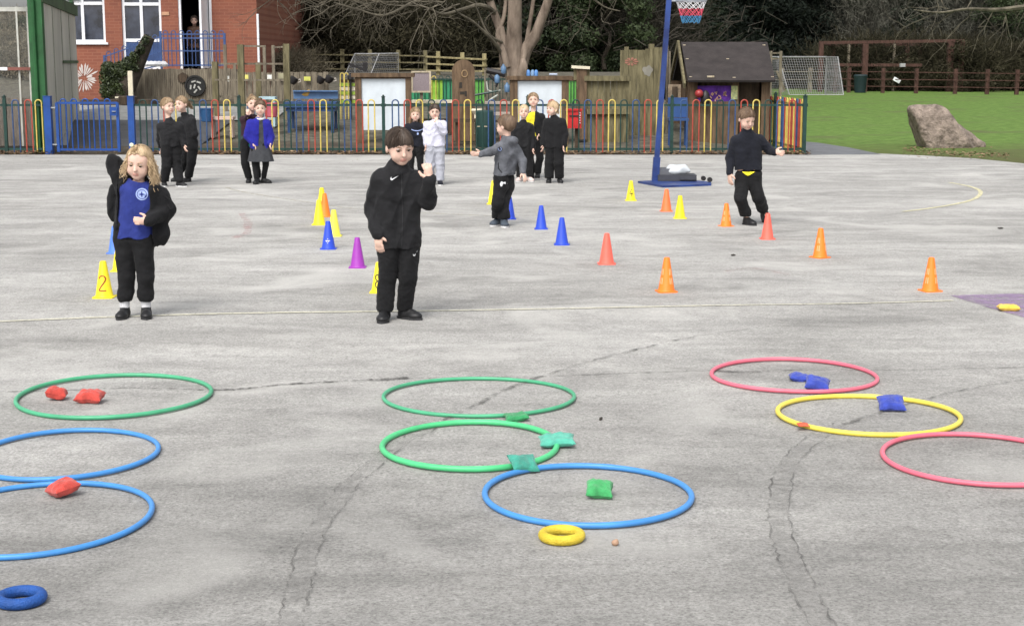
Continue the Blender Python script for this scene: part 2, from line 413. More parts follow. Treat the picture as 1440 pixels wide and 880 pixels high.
    hm = hair_mesh(s['hair'][0], hc, B, hs, seed, s.get('hw', 1.0)); hair = hm.build('hair', s['hair'][1], root, smooth=True)
    # trousers
    kr, cr = s.get('leg', (.052, .044)); lg = s['bottom']
    cz = s.get('cuff', .075)
    ext = .10; lp = np.array([J[k + n] for k in 'hkf' for n in 'ab']); g = Grid(lp.min(0) - ext, lp.max(0) + A(ext, ext, ext + .08), h)
    for n in 'ab':
        g.cap(J['h' + n] + A(0, 0, .08 * f), J['h' + n], .070 * f, .074 * f, k=.03)
        g.cap(J['h' + n], J['k' + n], .068 * f, kr * f, k=.012)
        ft = J['f' + n]; kn = J['k' + n]; u = (ft - kn); end = ft - u / np.linalg.norm(u) * (cz - .065)
        g.cap(kn, end, kr * f, cr * f, k=.01)
        if s.get('jog'): g.cap(end + (kn - end) * .25, end + (kn - end) * .12, cr * f * 1.18, cr * f * 1.18, k=.012)
    if s.get('fclip', True):
        zmin = min(J['fa'][2], J['fb'][2]) + cz - .065 - .018; g.clip(A(0, 0, zmin), A(0, 0, -1))
    V, Q = g.mesh(); tg = .25 if s.get('tights') else 1.0; V = folds(V, Q, .008 * tg, .10, seed, .8); V = folds(V, Q, .0022 * tg, .035, seed + 1, 1.5)
    V[:, 2] = V[:, 2]
    tr = link('trousers' if not s.get('tights') else 'tights', np_mesh('trousers', V, Q, [lg], True), root)
    # shoes
    for n in 'ab':
        ft = J['f' + n]; td = A(*s.get('t' + n, tuple(FW))); td[2] = 0; td /= np.linalg.norm(td); z0 = ft[2] - .065; ssc = s.get('shoe_sc', 1.0) * f
        pitch = s.get('tp' + n, 0.0); d3 = A(td[0] * math.cos(pitch), td[1] * math.cos(pitch), -math.sin(pitch)); sdv = np.cross(d3, A(0, 0, 1)); sdv /= np.linalg.norm(sdv); up = np.cross(sdv, d3)
        Bm = np.stack([sdv, d3, up], 1); c = A(ft[0], ft[1], z0) + d3 * .03 * ssc
        fl = lambda x, y, z: c + Bm @ (A(x, y, z) * ssc)
        g = Grid(c - .16, c + .16, min(h, .005))
        g.ell(fl(0, -.03, .028), A(.031, .042, .034) * ssc, Bm, k=.01); g.ell(fl(0, .035, .022), A(.037, .052, .026) * ssc, Bm, k=.02)
        g.cap(fl(0, -.035, .03), fl(0, -.033, .062), .032 * ssc, .031 * ssc, k=.012); g.cap(fl(0, -.02, .05), fl(0, .03, .035), .022 * ssc, k=.012)
        g.clip(fl(0, 0, .010), -up); g.clip(fl(0, 0, .07), up) 
        V, Q = g.mesh(); sh = link('shoe', np_mesh('shoe', V, Q, [s['shoe']], True), root)
        m = MB(); ol = []
        for k in range(20):
            a = 2 * math.pi * k / 20; yy = .005 + .088 * math.sin(a); w = .030 + .008 * (yy > .0) * math.sin(min(math.pi, max(0, yy) / .09 * math.pi)); ol.append(Vector(fl(w * math.cos(a), yy, 0)))
        m.prism(ol, Vector((0, 0, 0)), Vector(up * .013 * ssc)); m.build('sole', s.get('sole', SOLE), sh)
    if s.get('socks'):
        for n in 'ab':
            m = MB(); ft = J['f' + n]; m.tube([ft + A(0, 0, -.012), ft + A(0, 0, .02), ft + A(0, 0, .05)], [.029 * f, .032 * f, .030 * f], n=14); m.build('sock', SOCK, root, smooth=True)
    # tops
    for k, t in enumerate(s['tops']):
        e = t.get('e', .0); hem = t['hem']; lo2 = lo.copy(); lo2[2] = min([hem - .12] + [J['w' + n][2] - .06 for n in 'ab'] + [c0[2] - r0[2] - .04 for c0, r0 in t.get('flaps', [])]); hi2 = hi.copy(); hi2[2] = max(max(J[k + n][2] for k in 'sew' for n in 'ab'), ch[2]) + .12; g = Grid(lo2, hi2, h)
        if not t.get('sleeves_only'):
            for n in 'ab':
                si = ch + (J['s' + n] - ch) * t.get('sw', .58) - A(0, 0, .022); hp = pel + (J['h' + n] - pel) * .85; hp = np.array([hp[0], hp[1], hem - .05]) + (t.get('hemshift', 0) * A(1, 0, 0))
                g.cap(si, hp, (.066 + e) * f, (t.get('hr', .074) + e) * f, k=.03)
                if J['s' + n][2] > ch[2] - .05: g.cap(ch + A(0, 0, .050 * f), ch + (J['s' + n] - ch) * .92 - A(0, 0, .008), (.034 + e) * f, (.040 + e) * f, k=.03)
            if t.get('belly'): g.ell(pel + A(0, 0, .1) + FW * .02, A(.10, .085, .12) * f, k=.03)
        if not t.get('sleeves_only'): g.cap(ch + A(0, 0, .035 * f), ch - A(0, 0, .09), (.058 + e) * f, (.062 + e) * f, k=.03)
        if t.get('sleeves', True):
            for n in 'ab':
                sr = t.get('sr', (.046, .041, .030)); w = J['w' + n]; el = J['e' + n]
                if t.get('short'): g.cap(J['s' + n], J['s' + n] + (el - J['s' + n]) * .45, (.042 + e) * f, (.045 + e) * f, k=.02); continue
                g.cap(J['s' + n], el, (sr[0] + e) * f, (sr[1] + e) * f, k=.025)
                g.cap(el, w - (w - el) * .04, (sr[1] + e) * f, (sr[2] + e) * f, k=.012)
        if t.get('hood'):
            hb = ch - FW * .062 * f + A(0, 0, .055 * f)
            g.ell(hb, A(.075, .048, .042) * f, frame(yaw), k=.03); g.cap(ch + A(0, 0, .05 * f), ch + (hc - ch) * .42, .046 * f, .044 * f, k=.02)
        if t.get('collar'):
            cp = ch + A(0, 0, .07 * f); dv = (hc - ch); dv /= np.linalg.norm(dv); g.cap(ch + A(0, 0, .055 * f), ch + dv * .085 * f, .047 * f, .046 * f, k=.012)
        if t.get('neckcut'): g.cap(hc + B @ (A(0, .015, -.11) * hs), hc + FW * .03, .05 * f, k=.01, sub=True)
        if not t.get('sleeves_only'): 
            P = np.stack(np.meshgrid(*g.ax, indexing='ij'), -1)
            # hem: cut only around the trunk, never the arms
            dx = (P - pel) @ L; near = np.ones(dx.shape, bool)
            for n in 'ab':
                for p0, p1 in ((J['e' + n], J['w' + n]), (J['s' + n], J['e' + n])):
                    ab = p1 - p0; tt = np.clip(((P - p0) @ ab) / (ab @ ab), 0, 1); near &= np.linalg.norm(P - p0 - tt[..., None] * ab, axis=-1) > .048 * f
            wav = .006 * np.sin(dx * 50 + seed)
            g.F = np.where(near, np.maximum(g.F, (hem + wav - P[..., 2]).astype(np.float32)), g.F)
        if t.get('open'):
            P = np.stack(np.meshgrid(*g.ax, indexing='ij'), -1); q = P - ch; fx = q @ L; fy = q @ FW; ow = t['open']
            z = P[..., 2]; d = np.maximum(np.abs(fx - t.get('oc', 0)) - (ow + (ch[2] - z) * t.get('flare', 0)), -(fy - .0))
            near = np.ones(fx.shape, bool)
            for n in 'ab':
                for p0, p1 in ((J['e' + n], J['w' + n]), (J['s' + n], J['e' + n])):
                    ab = p1 - p0; tt = np.clip(((P - p0) @ ab) / (ab @ ab), 0, 1); near &= np.linalg.norm(P - p0 - tt[..., None] * ab, axis=-1) > .05 * f
            g.F = np.where(near, np.maximum(g.F, -d.astype(np.float32)), g.F)
        if t.get('cutleft'):
            P = np.stack(np.meshgrid(*g.ax, indexing='ij'), -1); cx_, cz_ = t['cutleft']; d = np.minimum(cx_ - P[..., 0], cz_ + .02 * np.sin(P[..., 0] * 30) - P[..., 2]); g.F = np.maximum(g.F, d.astype(np.float32))
        for (c, r3) in t.get('flaps', []):
            g.ell(A(*c), A(*r3), k=.03)
        if t.get('cutcaps'):
            for (p0, p1, r) in t['cutcaps']: g.cap(p0, p1, r, k=.01, sub=True)
        # open cuffs flat
        V, Q = g.mesh(); V = folds(V, Q, t.get('fold', .0055) * 1.35, t.get('wl', .06) * 1.6, seed + 5 * k, 1.1); V = folds(V, Q, .0018, .035, seed + 9, 1.2)
        o = link(t['name'], np_mesh(t['name'], V, Q, [t['mat']], True), root); t['obj'] = o
        if t.get('rib') and not t.get('short'):
            for n in 'ab':
                w = J['w' + n]; el = J['e' + n]; u = (w - el) / np.linalg.norm(w - el); m = MB(); r0 = (t.get('sr', (.046, .041, .030))[2]) * f
                m.tube([w - u * .035, w - u * .03, w - u * .012, w + u * .002, w + u * .004], [r0 * .9, r0 * 1.0, r0 * .98, r0 * .92, r0 * .6], n=14); m.build('cuff', t['mat'], o, smooth=True)
        if t.get('zip'):
            decal(o, ribbon_poly([(ch[0] + FW[0] * .02, z) for z in np.linspace(ch[2] + .05, hem + .01, 14)], .004), IRIS, 'zip', o)
    if s.get('skirt'):
        z1, z0, r0, r1, m_ = s['skirt']; m = MB(); n = 40; prof = []; vs = []; fs = []
        for i, z in enumerate(np.linspace(z1, z0, 10)):
            t = i / 9; r = r0 + (r1 - r0) * t
            for k in range(n):
                a = 2 * math.pi * k / n; rr = r * (1 + .07 * t * math.sin(a * 9 + .6)); vs.append((pel[0] + rr * math.cos(a), pel[1] + rr * .72 * math.sin(a), z))
        for i in range(9):
            for k in range(n): l = (k + 1) % n; fs.append((i * n + k, (i + 1) * n + k, (i + 1) * n + l, i * n + l))
        m.add(vs, fs); m.build('skirt', m_, root, smooth=True)
    return J
def ribbon_poly(pts, w):
    out = []; fine = [pts[0]]
    for (x0, z0), (x1, z1) in zip(pts[:-1], pts[1:]):
        k = max(1, int(math.hypot(x1 - x0, z1 - z0) / .008)); fine += [(x0 + (x1 - x0) * i / k, z0 + (z1 - z0) * i / k) for i in range(1, k + 1)]
    for (x0, z0), (x1, z1) in zip(fine[:-1], fine[1:]):
        dx, dz = x1 - x0, z1 - z0; L = math.hypot(dx, dz) or 1; nx, nz = -dz / L * w / 2, dx / L * w / 2
        out.append([(x0 - nx, z0 - nz), (x1 - nx, z1 - nz), (x1 + nx, z1 + nz), (x0 + nx, z0 + nz)])
    return out
def decal(obj, polys, material, name, parent, d=(0, 1, 0), off=.0025, thick=.0015):
    """lay small flat shapes (x, z) on the surface of obj as seen from -Y"""
    me = obj.data; bvh = BVHTree.FromPolygons([v.co.copy() for v in me.vertices], [tuple(p.vertices) for p in me.polygons])
    m = MB(); dv = Vector(d)
    for poly in polys:
        vs = []
        for (x, z) in poly:
            loc, nrm, i, dist = bvh.ray_cast(Vector((x, -2, z)) if abs(d[1]) == 1 else Vector((x, z, 2)), dv)
            if loc is None: break
            vs.append(loc - dv * off)
        if len(vs) != len(poly): continue
        m.prism(vs, Vector((0, 0, 0)), dv * thick)
    return m.build(name, material, parent)
# ------------------------------------------------------------------ playground surface
def node_tarmac():
    m = bpy.data.materials.new('playground_tarmac'); m.use_nodes = True; nt = m.node_tree; N = nt.nodes; L = nt.links; b = N['Principled BSDF']
    tc = N.new('ShaderNodeTexCoord')
    def noise(sc, det=5, ro=.6, st=(1, 1, 1), dist=0):
        mp = N.new('ShaderNodeMapping'); mp.inputs['Scale'].default_value = st; L.new(tc.outputs['Object'], mp.inputs['Vector'])
        n = N.new('ShaderNodeTexNoise'); n.inputs['Scale'].default_value = sc; n.inputs['Detail'].default_value = det; n.inputs['Roughness'].default_value = ro; n.inputs['Distortion'].default_value = dist
        L.new(mp.outputs[0], n.inputs['Vector']); return n.outputs['Fac']
    def ramp(x, stops):
        r = N.new('ShaderNodeValToRGB'); L.new(x, r.inputs['Fac'])
        while len(r.color_ramp.elements) < len(stops): r.color_ramp.elements.new(.5)
        for e, (p, c) in zip(r.color_ramp.elements, stops): e.position = p; e.color = (c, c, c, 1) if not hasattr(c, '__len__') else (*c, 1)
        return r.outputs['Color']
    def mix(a, c, mode='MULTIPLY', f=1.0):
        x = N.new('ShaderNodeMix'); x.data_type = 'RGBA'; x.blend_type = mode; x.inputs['Factor'].default_value = f
        L.new(a, x.inputs['A']); L.new(c, x.inputs['B']); return x.outputs['Result']
    base = ramp(noise(.35, 4, .6, (1, 1.6, 1), .6), [(.3, (.276, .269, .254)), (.5, (.328, .320, .303)), (.7, (.370, .362, .345))])
    big = ramp(noise(1.3, 6, .62, (.6, 1.3, 1), .8), [(.28, .68), (.42, .90), (.56, 1.02), (.70, 1.20)])
    streak = ramp(noise(2.2, 5, .6, (.35, 1.9, 1), .5), [(.3, .86), (.5, 1.0), (.72, 1.06)])
    med = ramp(noise(9, 6, .7), [(.3, .83), (.5, 1), (.7, 1.12)])
    fine = ramp(noise(95, 3, .7), [(.34, .62), (.47, .97), (.60, 1.08), (.70, 1.38)])
    fine2 = ramp(noise(42, 4, .75), [(.34, .75), (.5, 1), (.68, 1.20)])
    c = mix(mix(mix(mix(mix(base, big), streak), med), fine), fine2)
    vo = N.new('ShaderNodeTexVoronoi'); vo.inputs['Scale'].default_value = 70; L.new(tc.outputs['Object'], vo.inputs['Vector'])
    sp = ramp(vo.outputs['Distance'], [(.05, 1.7), (.16, 1.0)]); sp2 = N.new('ShaderNodeMix'); sp2.data_type = 'RGBA'; sp2.blend_type = 'MULTIPLY'
    L.new(ramp(noise(30, 2), [(.55, 0.0), (.62, 1.0)]), sp2.inputs['Factor']); L.new(c, sp2.inputs['A']); L.new(sp, sp2.inputs['B'])
    # pale worn patches
    pale = ramp(noise(.9, 4, .5, (1, 1, 1), 1.2), [(.54, 0.0), (.70, .62)])
    x = N.new('ShaderNodeMix'); x.data_type = 'RGBA'; L.new(pale, x.inputs['Factor']); L.new(sp2.outputs['Result'], x.inputs['A']); x.inputs['B'].default_value = (.46, .45, .425, 1)
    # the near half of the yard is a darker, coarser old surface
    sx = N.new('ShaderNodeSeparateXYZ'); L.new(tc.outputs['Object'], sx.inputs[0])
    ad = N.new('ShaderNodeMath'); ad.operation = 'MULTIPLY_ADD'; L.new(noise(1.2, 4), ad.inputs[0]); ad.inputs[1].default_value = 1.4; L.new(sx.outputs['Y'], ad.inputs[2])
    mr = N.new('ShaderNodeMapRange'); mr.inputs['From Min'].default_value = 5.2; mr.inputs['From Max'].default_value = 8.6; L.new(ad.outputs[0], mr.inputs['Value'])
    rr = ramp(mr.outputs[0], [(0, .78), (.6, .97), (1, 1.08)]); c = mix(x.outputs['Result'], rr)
    L.new(c, b.inputs['Base Color']); b.inputs['Roughness'].default_value = .88; b.inputs['Specular IOR Level'].default_value = .25
    bp = N.new('ShaderNodeBump'); bp.inputs['Strength'].default_value = .5; bp.inputs['Distance'].default_value = .006; L.new(noise(110, 3, .7), bp.inputs['Height'])
    bp2 = N.new('ShaderNodeBump'); bp2.inputs['Strength'].default_value = .35; bp2.inputs['Distance'].default_value = .02; L.new(noise(4, 4, .6), bp2.inputs['Height']); L.new(bp.outputs[0], bp2.inputs['Normal'])
    L.new(bp2.outputs[0], b.inputs['Normal']); return m
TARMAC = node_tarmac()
def worn(name, col, lo=.42, hi=.58, scale=9, rough=.85, amax=1.0, bscale=60, col2=None):
    m = mat(name, col, rough=rough, var=.2, scale=12, col2=col2); nt = m.node_tree; N = nt.nodes; L = nt.links
    tc = N.new('ShaderNodeTexCoord'); n = N.new('ShaderNodeTexNoise'); n.inputs['Scale'].default_value = scale; n.inputs['Detail'].default_value = 8; n.inputs['Roughness'].default_value = .75
    L.new(tc.outputs['Object'], n.inputs['Vector']); r = N.new('ShaderNodeMapRange'); r.inputs['From Min'].default_value = lo; r.inputs['From Max'].default_value = hi; r.inputs['To Max'].default_value = amax
    L.new(n.outputs['Fac'], r.inputs['Value']); L.new(r.outputs[0], N['Principled BSDF'].inputs['Alpha']); return m
def catmull(P, n=8):
    P = [Vector(p) for p in P]; o = []
    for i in range(len(P) - 1):
        a, b, c, d = P[max(0, i - 1)], P[i], P[i + 1], P[min(len(P) - 1, i + 2)]
        for k in range(n):
            t = k / n; o.append(.5 * ((2 * b) + (c - a) * t + (2 * a - 5 * b + 4 * c - d) * t * t + (3 * b - a - 3 * c + d) * t ** 3))
    o.append(P[-1]); return o
def strip(name, pts, w, m, z=.004, jit=0, seed=0, n=8, wj=0):
    r = random.Random(seed); P = catmull(pts, n); vs = []; fs = []
    for i, p in enumerate(P):
        t = (P[min(i + 1, len(P) - 1)] - P[max(i - 1, 0)]); t.z = 0; t.normalize(); q = Vector((-t.y, t.x, 0)); j = r.uniform(-jit, jit)
        ww = (w[min(len(w) - 1, int(i / n))] if hasattr(w, '__len__') else w) * (1 + r.uniform(-wj, wj))
        for s_ in (-.5, .5): a = p + q * (s_ * ww + j); vs.append((a.x, a.y, z))
    for i in range(len(P) - 1): fs.append((2 * i, 2 * i + 1, 2 * i + 3, 2 * i + 2))
    mb = MB(); mb.add(vs, fs); o = mb.build(name, m); o['kind'] = 'structure'; return o
# tarmac outline: straight along the fence, curved against the lawn
edge = [G(1133, 217), G(1235, 216), G(1300, 219), G(1370, 223), G(1440, 230), G(1560, 243)]
FY = G(560, 217).y
pg = [Vector((-22, -6, 0)), Vector((22, -6, 0)), Vector((22, 14, 0)), Vector((12, 17.5, 0))] + [Vector((p.x, p.y, 0)) for p in edge[::-1]] + [Vector((4.8, FY + .15, 0)), Vector((-22, FY + .15, 0))]
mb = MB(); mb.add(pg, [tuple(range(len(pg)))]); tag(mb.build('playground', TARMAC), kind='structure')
CRACK = worn('crack_dark', (.06, .057, .052), .40, .60, 11, amax=.85); CRACKT = worn('crack_trench', (.09, .087, .08), .42, .60, 5, amax=.62); CRACKF = worn('crack_faint', (.10, .098, .09), .42, .62, 10, amax=.8)
BAND = worn('trench_band', (.30, .292, .275), .42, .66, 14, col2=(.40, .39, .37), amax=.6); LINEY = worn('faded_yellow_paint', (.60, .56, .36), .30, .50, 20, amax=.9); LINEW = worn('pale_line_paint', (.55, .53, .42), .30, .50, 22, amax=.9)
LINEF = worn('very_faded_paint', (.46, .43, .31), .42, .62, 14, amax=.65); PURP = worn('purple_paint', (.27, .19, .31), .30, .56, 7, amax=.75); PINKL = worn('pink_paint', (.55, .25, .25), .45, .7, 9, amax=.5)
g2 = lambda L: [G(u, v) for u, v in L]
strip('tarmac_crack', g2([(-60, 553), (100, 549), (200, 546), (300, 549), (345, 547), (400, 541), (475, 537)]), [.010, .014, .012, .03, .02, .022], CRACK, .004, .006, 1, 14, .5)
strip('tarmac_crack', g2([(475, 537), (524, 535), (560, 533), (575, 532)]), [.012, .05, .045, .02], CRACK, .005, .006, 2, 8, .3)
strip('tarmac_crack', g2([(575, 532), (680, 531), (760, 530), (840, 527), (920, 524), (1000, 522), (1070, 523), (1120, 521), (1250, 521), (1500, 516)]), [.008, .008, .01, .018, .01, .012, .022, .01, .01], CRACKF, .004, .006, 3, 12, .5)
strip('tarmac_crack', g2([(1000, 522), (1035, 524), (1070, 524)]), .018, CRACK, .005, .006, 4, 8, .4)
tr1 = [(395, 960), (408, 880), (422, 820), (438, 760), (470, 710), (500, 675), (555, 630), (612, 598)]
strip('tarmac_repair', g2(tr1), [.065, .065, .07, .07, .07, .06, .05], BAND, .004, .006, 5, 8, .15)
for off, sd in ((-.034, 6), (.034, 7)):
    P = catmull(g2(tr1), 4); q = []
    for i, p in enumerate(P):
        t = (P[min(i + 1, len(P) - 1)] - P[max(i - 1, 0)]).normalized(); q.append(p + Vector((-t.y, t.x, 0)) * off)
    strip('tarmac_crack', q, .0065, CRACKT, .006, .007, sd, 3, .6)
tr1b = [(612, 598), (665, 572), (720, 545), (780, 524), (840, 506), (905, 490), (980, 474), (1065, 462)]
strip('tarmac_crack', g2(tr1b), [.02, .022, .02, .02, .025, .02, .015], CRACKF, .006, .008, 8, 10, .5)
tr2 = [(1210, 960), (1150, 870), (1118, 800), (1098, 750), (1096, 700), (1108, 655), (1140, 622), (1185, 598)]
strip('tarmac_repair', g2(tr2), [.07, .07, .07, .07, .065, .06, .05], BAND, .004, .006, 9, 8, .15)
for off, sd in ((-.035, 10), (.035, 11)):
    P = catmull(g2(tr2), 4); q = []
    for i, p in enumerate(P):
        t = (P[min(i + 1, len(P) - 1)] - P[max(i - 1, 0)]).normalized(); q.append(p + Vector((-t.y, t.x, 0)) * off)
    strip('tarmac_crack', q, .0065, CRACKT, .006, .007, sd, 3, .6)
strip('tarmac_crack', g2([(1185, 598), (1250, 577), (1310, 560), (1370, 546), (1460, 532)]), [.02, .015, .015, .012], CRACKF, .006, .008, 12, 10, .5)
strip('painted_line', g2([(-60, 455), (160, 446), (340, 441), (560, 438), (760, 435), (1000, 430), (1200, 427), (1340, 423)]), [.045, .045, .045, .04, .035, .03, .03], LINEW, .004, .003, 13, 8, .1)
strip('painted_line', g2([(318, 264), (345, 271), (420, 283), (500, 294), (600, 300), (720, 305)]), .05, LINEF, .004, .003, 14, 8, .1)
strip('painted_line', g2([(1270, 298), (1310, 293), (1350, 286), (1372, 279), (1379, 270), (1365, 263), (1335, 257)]), .05, LINEY, .004, .003, 15, 8, .1)
strip('painted_line', g2([(1020, 382), (1060, 378), (1110, 387)]), .04, PINKL, .004, .003, 16, 6, .2)
strip('painted_line', g2([(338, 300), (348, 312), (346, 328), (330, 335)]), .07, PINKL, .004, .01, 17, 6, .2)
mb = MB(); P = g2([(1336, 416), (1410, 414), (1500, 412), (1500, 450), (1440, 447), (1390, 433)]); mb.add([(p.x, p.y, .004) for p in P], [tuple(range(6))]); tag(mb.build('painted_patch', PURP), kind='structure')
for (u, v, r_) in ((1031, 360, .015), (1407, 322, .02), (845, 591, .008), (865, 764, .012)):
    p = G(u, v)
    if r_ == .012: continue
    g = Grid((-.06,) * 3, (.06,) * 3, .006); g.ell((0, 0, .006), (r_ * 1.4, r_ * .7, .008), k=.002); V, Q = g.mesh(); V = folds(V, Q, .004, .02, 3)
    tag(link('dead_leaf', np_mesh('dead_leaf', V, Q, [mat('leaf_dark', (.04, .035, .03))], True), loc=p + Vector((0, 0, .002))), {1031: 'dark curled leaf on the tarmac behind the two orange cones', 1407: 'dark scrap of leaf on the pale tarmac at far right', 845: 'small dark leaf on the tarmac between the hoops'}[u], 'leaf', 'dead leaves on the tarmac')
g = Grid((-.04,) * 3, (.04,) * 3, .003); g.ell((0, 0, .010), (.012, .010, .010), k=.002); g.ell((.004, 0, .018), (.006, .006, .005), k=.003); V, Q = g.mesh()
tag(link('pebble', np_mesh('pebble', V, Q, [mat('pebble_tan', (.38, .24, .16))], True), loc=G(865, 767)), 'tiny tan pebble on the tarmac right of the yellow rubber ring', 'pebble')

# ------------------------------------------------------------------ hoops, rings, bags
def plastic(name, c, rough=.4): return mat(name, c, rough=rough, var=.12, scale=5, bump=.06, bscale=120, spec=.4)
HG = plastic('hoop_green', (.07, .36, .19)); HG2 = plastic('hoop_light_green', (.08, .52, .21)); HB = plastic('hoop_blue', (.06, .25, .60)); HR = plastic('hoop_pink', (.72, .15, .21)); HY = plastic('hoop_yellow', (.78, .63, .09))
TAPE = plastic('hoop_join', (.5, .5, .5))
def hoop(cu, v0, v1, wu, m, r, lab, squash=1.0, tilt=0, join=None, c2=None):
    a = G(cu, v0, r); b = G(cu, v1, r); c = (a + b) / 2; vm = 88 + 3203 / c.y; ry = (a - b).length / 2; rx = wu / 2 / F * math.hypot(c.y, CAMH) * .98
    r *= .93; o = empty('hula_hoop', (c.x, c.y, r), lab, 'hoop', 'hula hoops laid out on the tarmac')
    pts = []; n = 96; rr = random.Random(int(cu)); ph = rr.uniform(0, 6)
    for k in range(n):
        t = 2 * math.pi * k / n; w = 1 + .006 * math.sin(2 * t + ph) + .004 * math.sin(3 * t + ph * 2); pts.append((rx * w * math.cos(t), ry * w * math.sin(t), .002 * math.sin(2 * t + ph) + .002))
    mb = MB(); mb.tube(pts, r, n=12, closed=True); mb.build('ring', m, o, smooth=True)
    k = join if join is not None else 20
    mb = MB(); mb.tube([pts[(k + i) % n] for i in range(-1, 2)], r * 1.07, n=12); mb.build('joint', m if c2 is None else c2, o, smooth=True); return o
hoop(161.5, 528, 586.5, 271, HG, .0105, 'dark green hoop around the two red bean bags')
hoop(94, 606, 673, 254, HB, .0105, 'blue hoop between the green hoop and the nearest blue hoop at left')
hoop(49, 681, 781, 320, HB, .0105, 'blue hoop at lower left with a red bean bag on its far rim')
hoop(674, 532, 585, 272, HG, .0095, 'thin dark green hoop behind the bright green hoop')
hoop(661, 594, 660, 250, HG2, .0125, 'bright green thick hoop touching two turquoise bean bags')
hoop(826.5, 655, 739, 294, HB, .0115, 'blue hoop with a green bean bag lying inside it')
hoop(1116, 506, 551, 235, HR, .0105, 'pink hoop around the pair of blue bean bags')
hoop(1220.5, 557, 610.5, 254, HY, .0115, 'yellow hoop with a blue bean bag on its far rim')
hoop(1382, 612.5, 681, 280, HR, .0105, 'pink hoop cut by the right edge in front of the yellow hoop')
RY = mat('ring_yellow', (.62, .46, .03), rough=.6, var=.15, scale=20, bump=.4, bscale=150, col2=(.7, .54, .05)); RB = mat('ring_blue', (.012, .07, .28), rough=.6, var=.2, scale=20, bump=.4, bscale=150)
for cu, v0, v1, w, m, lab in ((790, 741, 764, 66, RY, 'yellow rubber throwing ring beside the blue hoop'), (29, 826.5, 854, 72, RB, 'dark blue rubber throwing ring at bottom left')):
    rr = .0165; a = G(cu, v0 + 2, rr); b = G(cu, v1 - 3, rr); c = (a + b) / 2; rx = w / 2 / F * math.hypot(c.y, CAMH) - rr; ry = rx
    mb = MB(); mb.tube([(rx * math.cos(t), ry * math.sin(t), 0) for t in np.linspace(0, 2 * math.pi, 49)[:-1]], rr, n=14, closed=True)
    tag(mb.build('rubber_ring', m, None, (c.x, c.y, rr), True), lab, 'ring', 'rubber rings')
def bag(u, v, w, d, rz, m, lab, tx=0, ty=0, z=0, seed=0, th=.022, grp='bean bags', lift=.0):
    th = th * 1.12 if th > .01 else th; w *= .98; r = random.Random(seed); n = 22; vs = []; fs = []; top = []; 
    def pt(i, j, sgn):
        a = i / n * 2 - 1; b = j / n * 2 - 1; k = (1 - abs(a) ** 3) * (1 - abs(b) ** 3); pin = 1 - .10 * (1 - abs(a)) * abs(b) ** 3 ; pin2 = 1 - .10 * (1 - abs(b)) * abs(a) ** 3
        x = a * w / 2 * pin2; y = b * d / 2 * pin; q = Vector((x * 38 + seed * 9, y * 38, sgn * 2))
        z_ = sgn * th * max(0, k) ** .5 * (1 + .35 * mnoise.noise(q)) + .008 * mnoise.noise(Vector((x * 16 + seed * 5, y * 16, 1.3))) + .0025 * mnoise.noise(q * 3) * (k > .02)
        return Vector((x + .004 * mnoise.noise(q + Vector((5, 0, 0))), y + .004 * mnoise.noise(q + Vector((0, 7, 0))), z_))
    for sgn in (1, -1):
        for i in range(n + 1):
            for j in range(n + 1): p = pt(i, j, sgn); p.z = max(p.z, -th * .75 - (0)); vs.append(p)
    N1 = (n + 1) ** 2
    for i in range(n):
        for j in range(n):
            a = i * (n + 1) + j; fs.append((a, a + n + 1, a + n + 2, a + 1)); fs.append((N1 + a, N1 + a + 1, N1 + a + n + 2, N1 + a + n + 1))
    mb = MB(); mb.add(vs, fs); c = G(u, v, z); Mz = Matrix.Rotation(rz, 4, 'Z') @ Matrix.Rotation(tx, 4, 'X') @ Matrix.Rotation(ty, 4, 'Y')
    mb.v = [tuple(Mz @ Vector(p)) for p in mb.v]; zm = min(p[2] for p in mb.v); mb.v = [(p[0], p[1], p[2] - zm) for p in mb.v]
    o = mb.build('bean_bag', m, None, (c.x, c.y, z + .001 + lift), True); return tag(o, lab, 'bean bag', grp)
def cotton(name, c): return mat(name, c, rough=.85, var=.2, scale=25, bump=.35, bscale=300, sheen=.2)
CR = cotton('bag_red', (.50, .05, .035)); CG = cotton('bag_green', (.04, .33, .10)); CDG = cotton('bag_dark_green', (.02, .24, .08)); CT = cotton('bag_turquoise', (.07, .38, .28)); CTD = cotton('bag_teal', (.03, .27, .20)); CB = cotton('bag_blue', (.025, .05, .34)); CY = cotton('bag_yellow', (.72, .48, .06))
bag(80, 562, .095, .07, .15, CR, 'smaller red bean bag, left one in the green hoop', seed=1, ty=.25, th=.026)
bag(127, 566, .125, .085, -.12, CR, 'larger red bean bag beside the smaller one in the green hoop', seed=2, tx=.25, th=.026)
bag(89, 697, .10, .095, .75, CR, 'red bean bag resting on the rim of the lower left blue hoop', seed=3, tx=-.1, ty=-.2, th=.024)
bag(726, 591, .105, .08, .2, CDG, 'dark green bean bag under the rims of the two green hoops', seed=4, th=.016)
bag(783, 628, .145, .095, .05, CT, 'light turquoise bean bag on the right rim of the bright green hoop', seed=5, ty=-.06, th=.018, lift=.004, tx=.15)
bag(736, 664, .11, .085, .35, CTD, 'dark teal bean bag between the bright green and blue hoops', seed=6, tx=.55, ty=.12, th=.018, lift=.003)
bag(843, 699, .095, .085, -.1, CG, 'green bean bag in the middle of the blue hoop', seed=7, tx=.30, th=.024)
bag(1124, 535, .10, .085, -.1, CB, 'blue bean bag farther back of the pair in the pink hoop', seed=8, th=.017)
bag(1149, 551, .115, .09, -.25, CB, 'blue bean bag nearer of the pair in the pink hoop', seed=9, tx=.5, ty=.15, th=.024)
bag(1253, 577, .12, .10, -.05, CB, 'blue bean bag on the far rim of the yellow hoop', seed=10, tx=.40, th=.02, lift=.003)
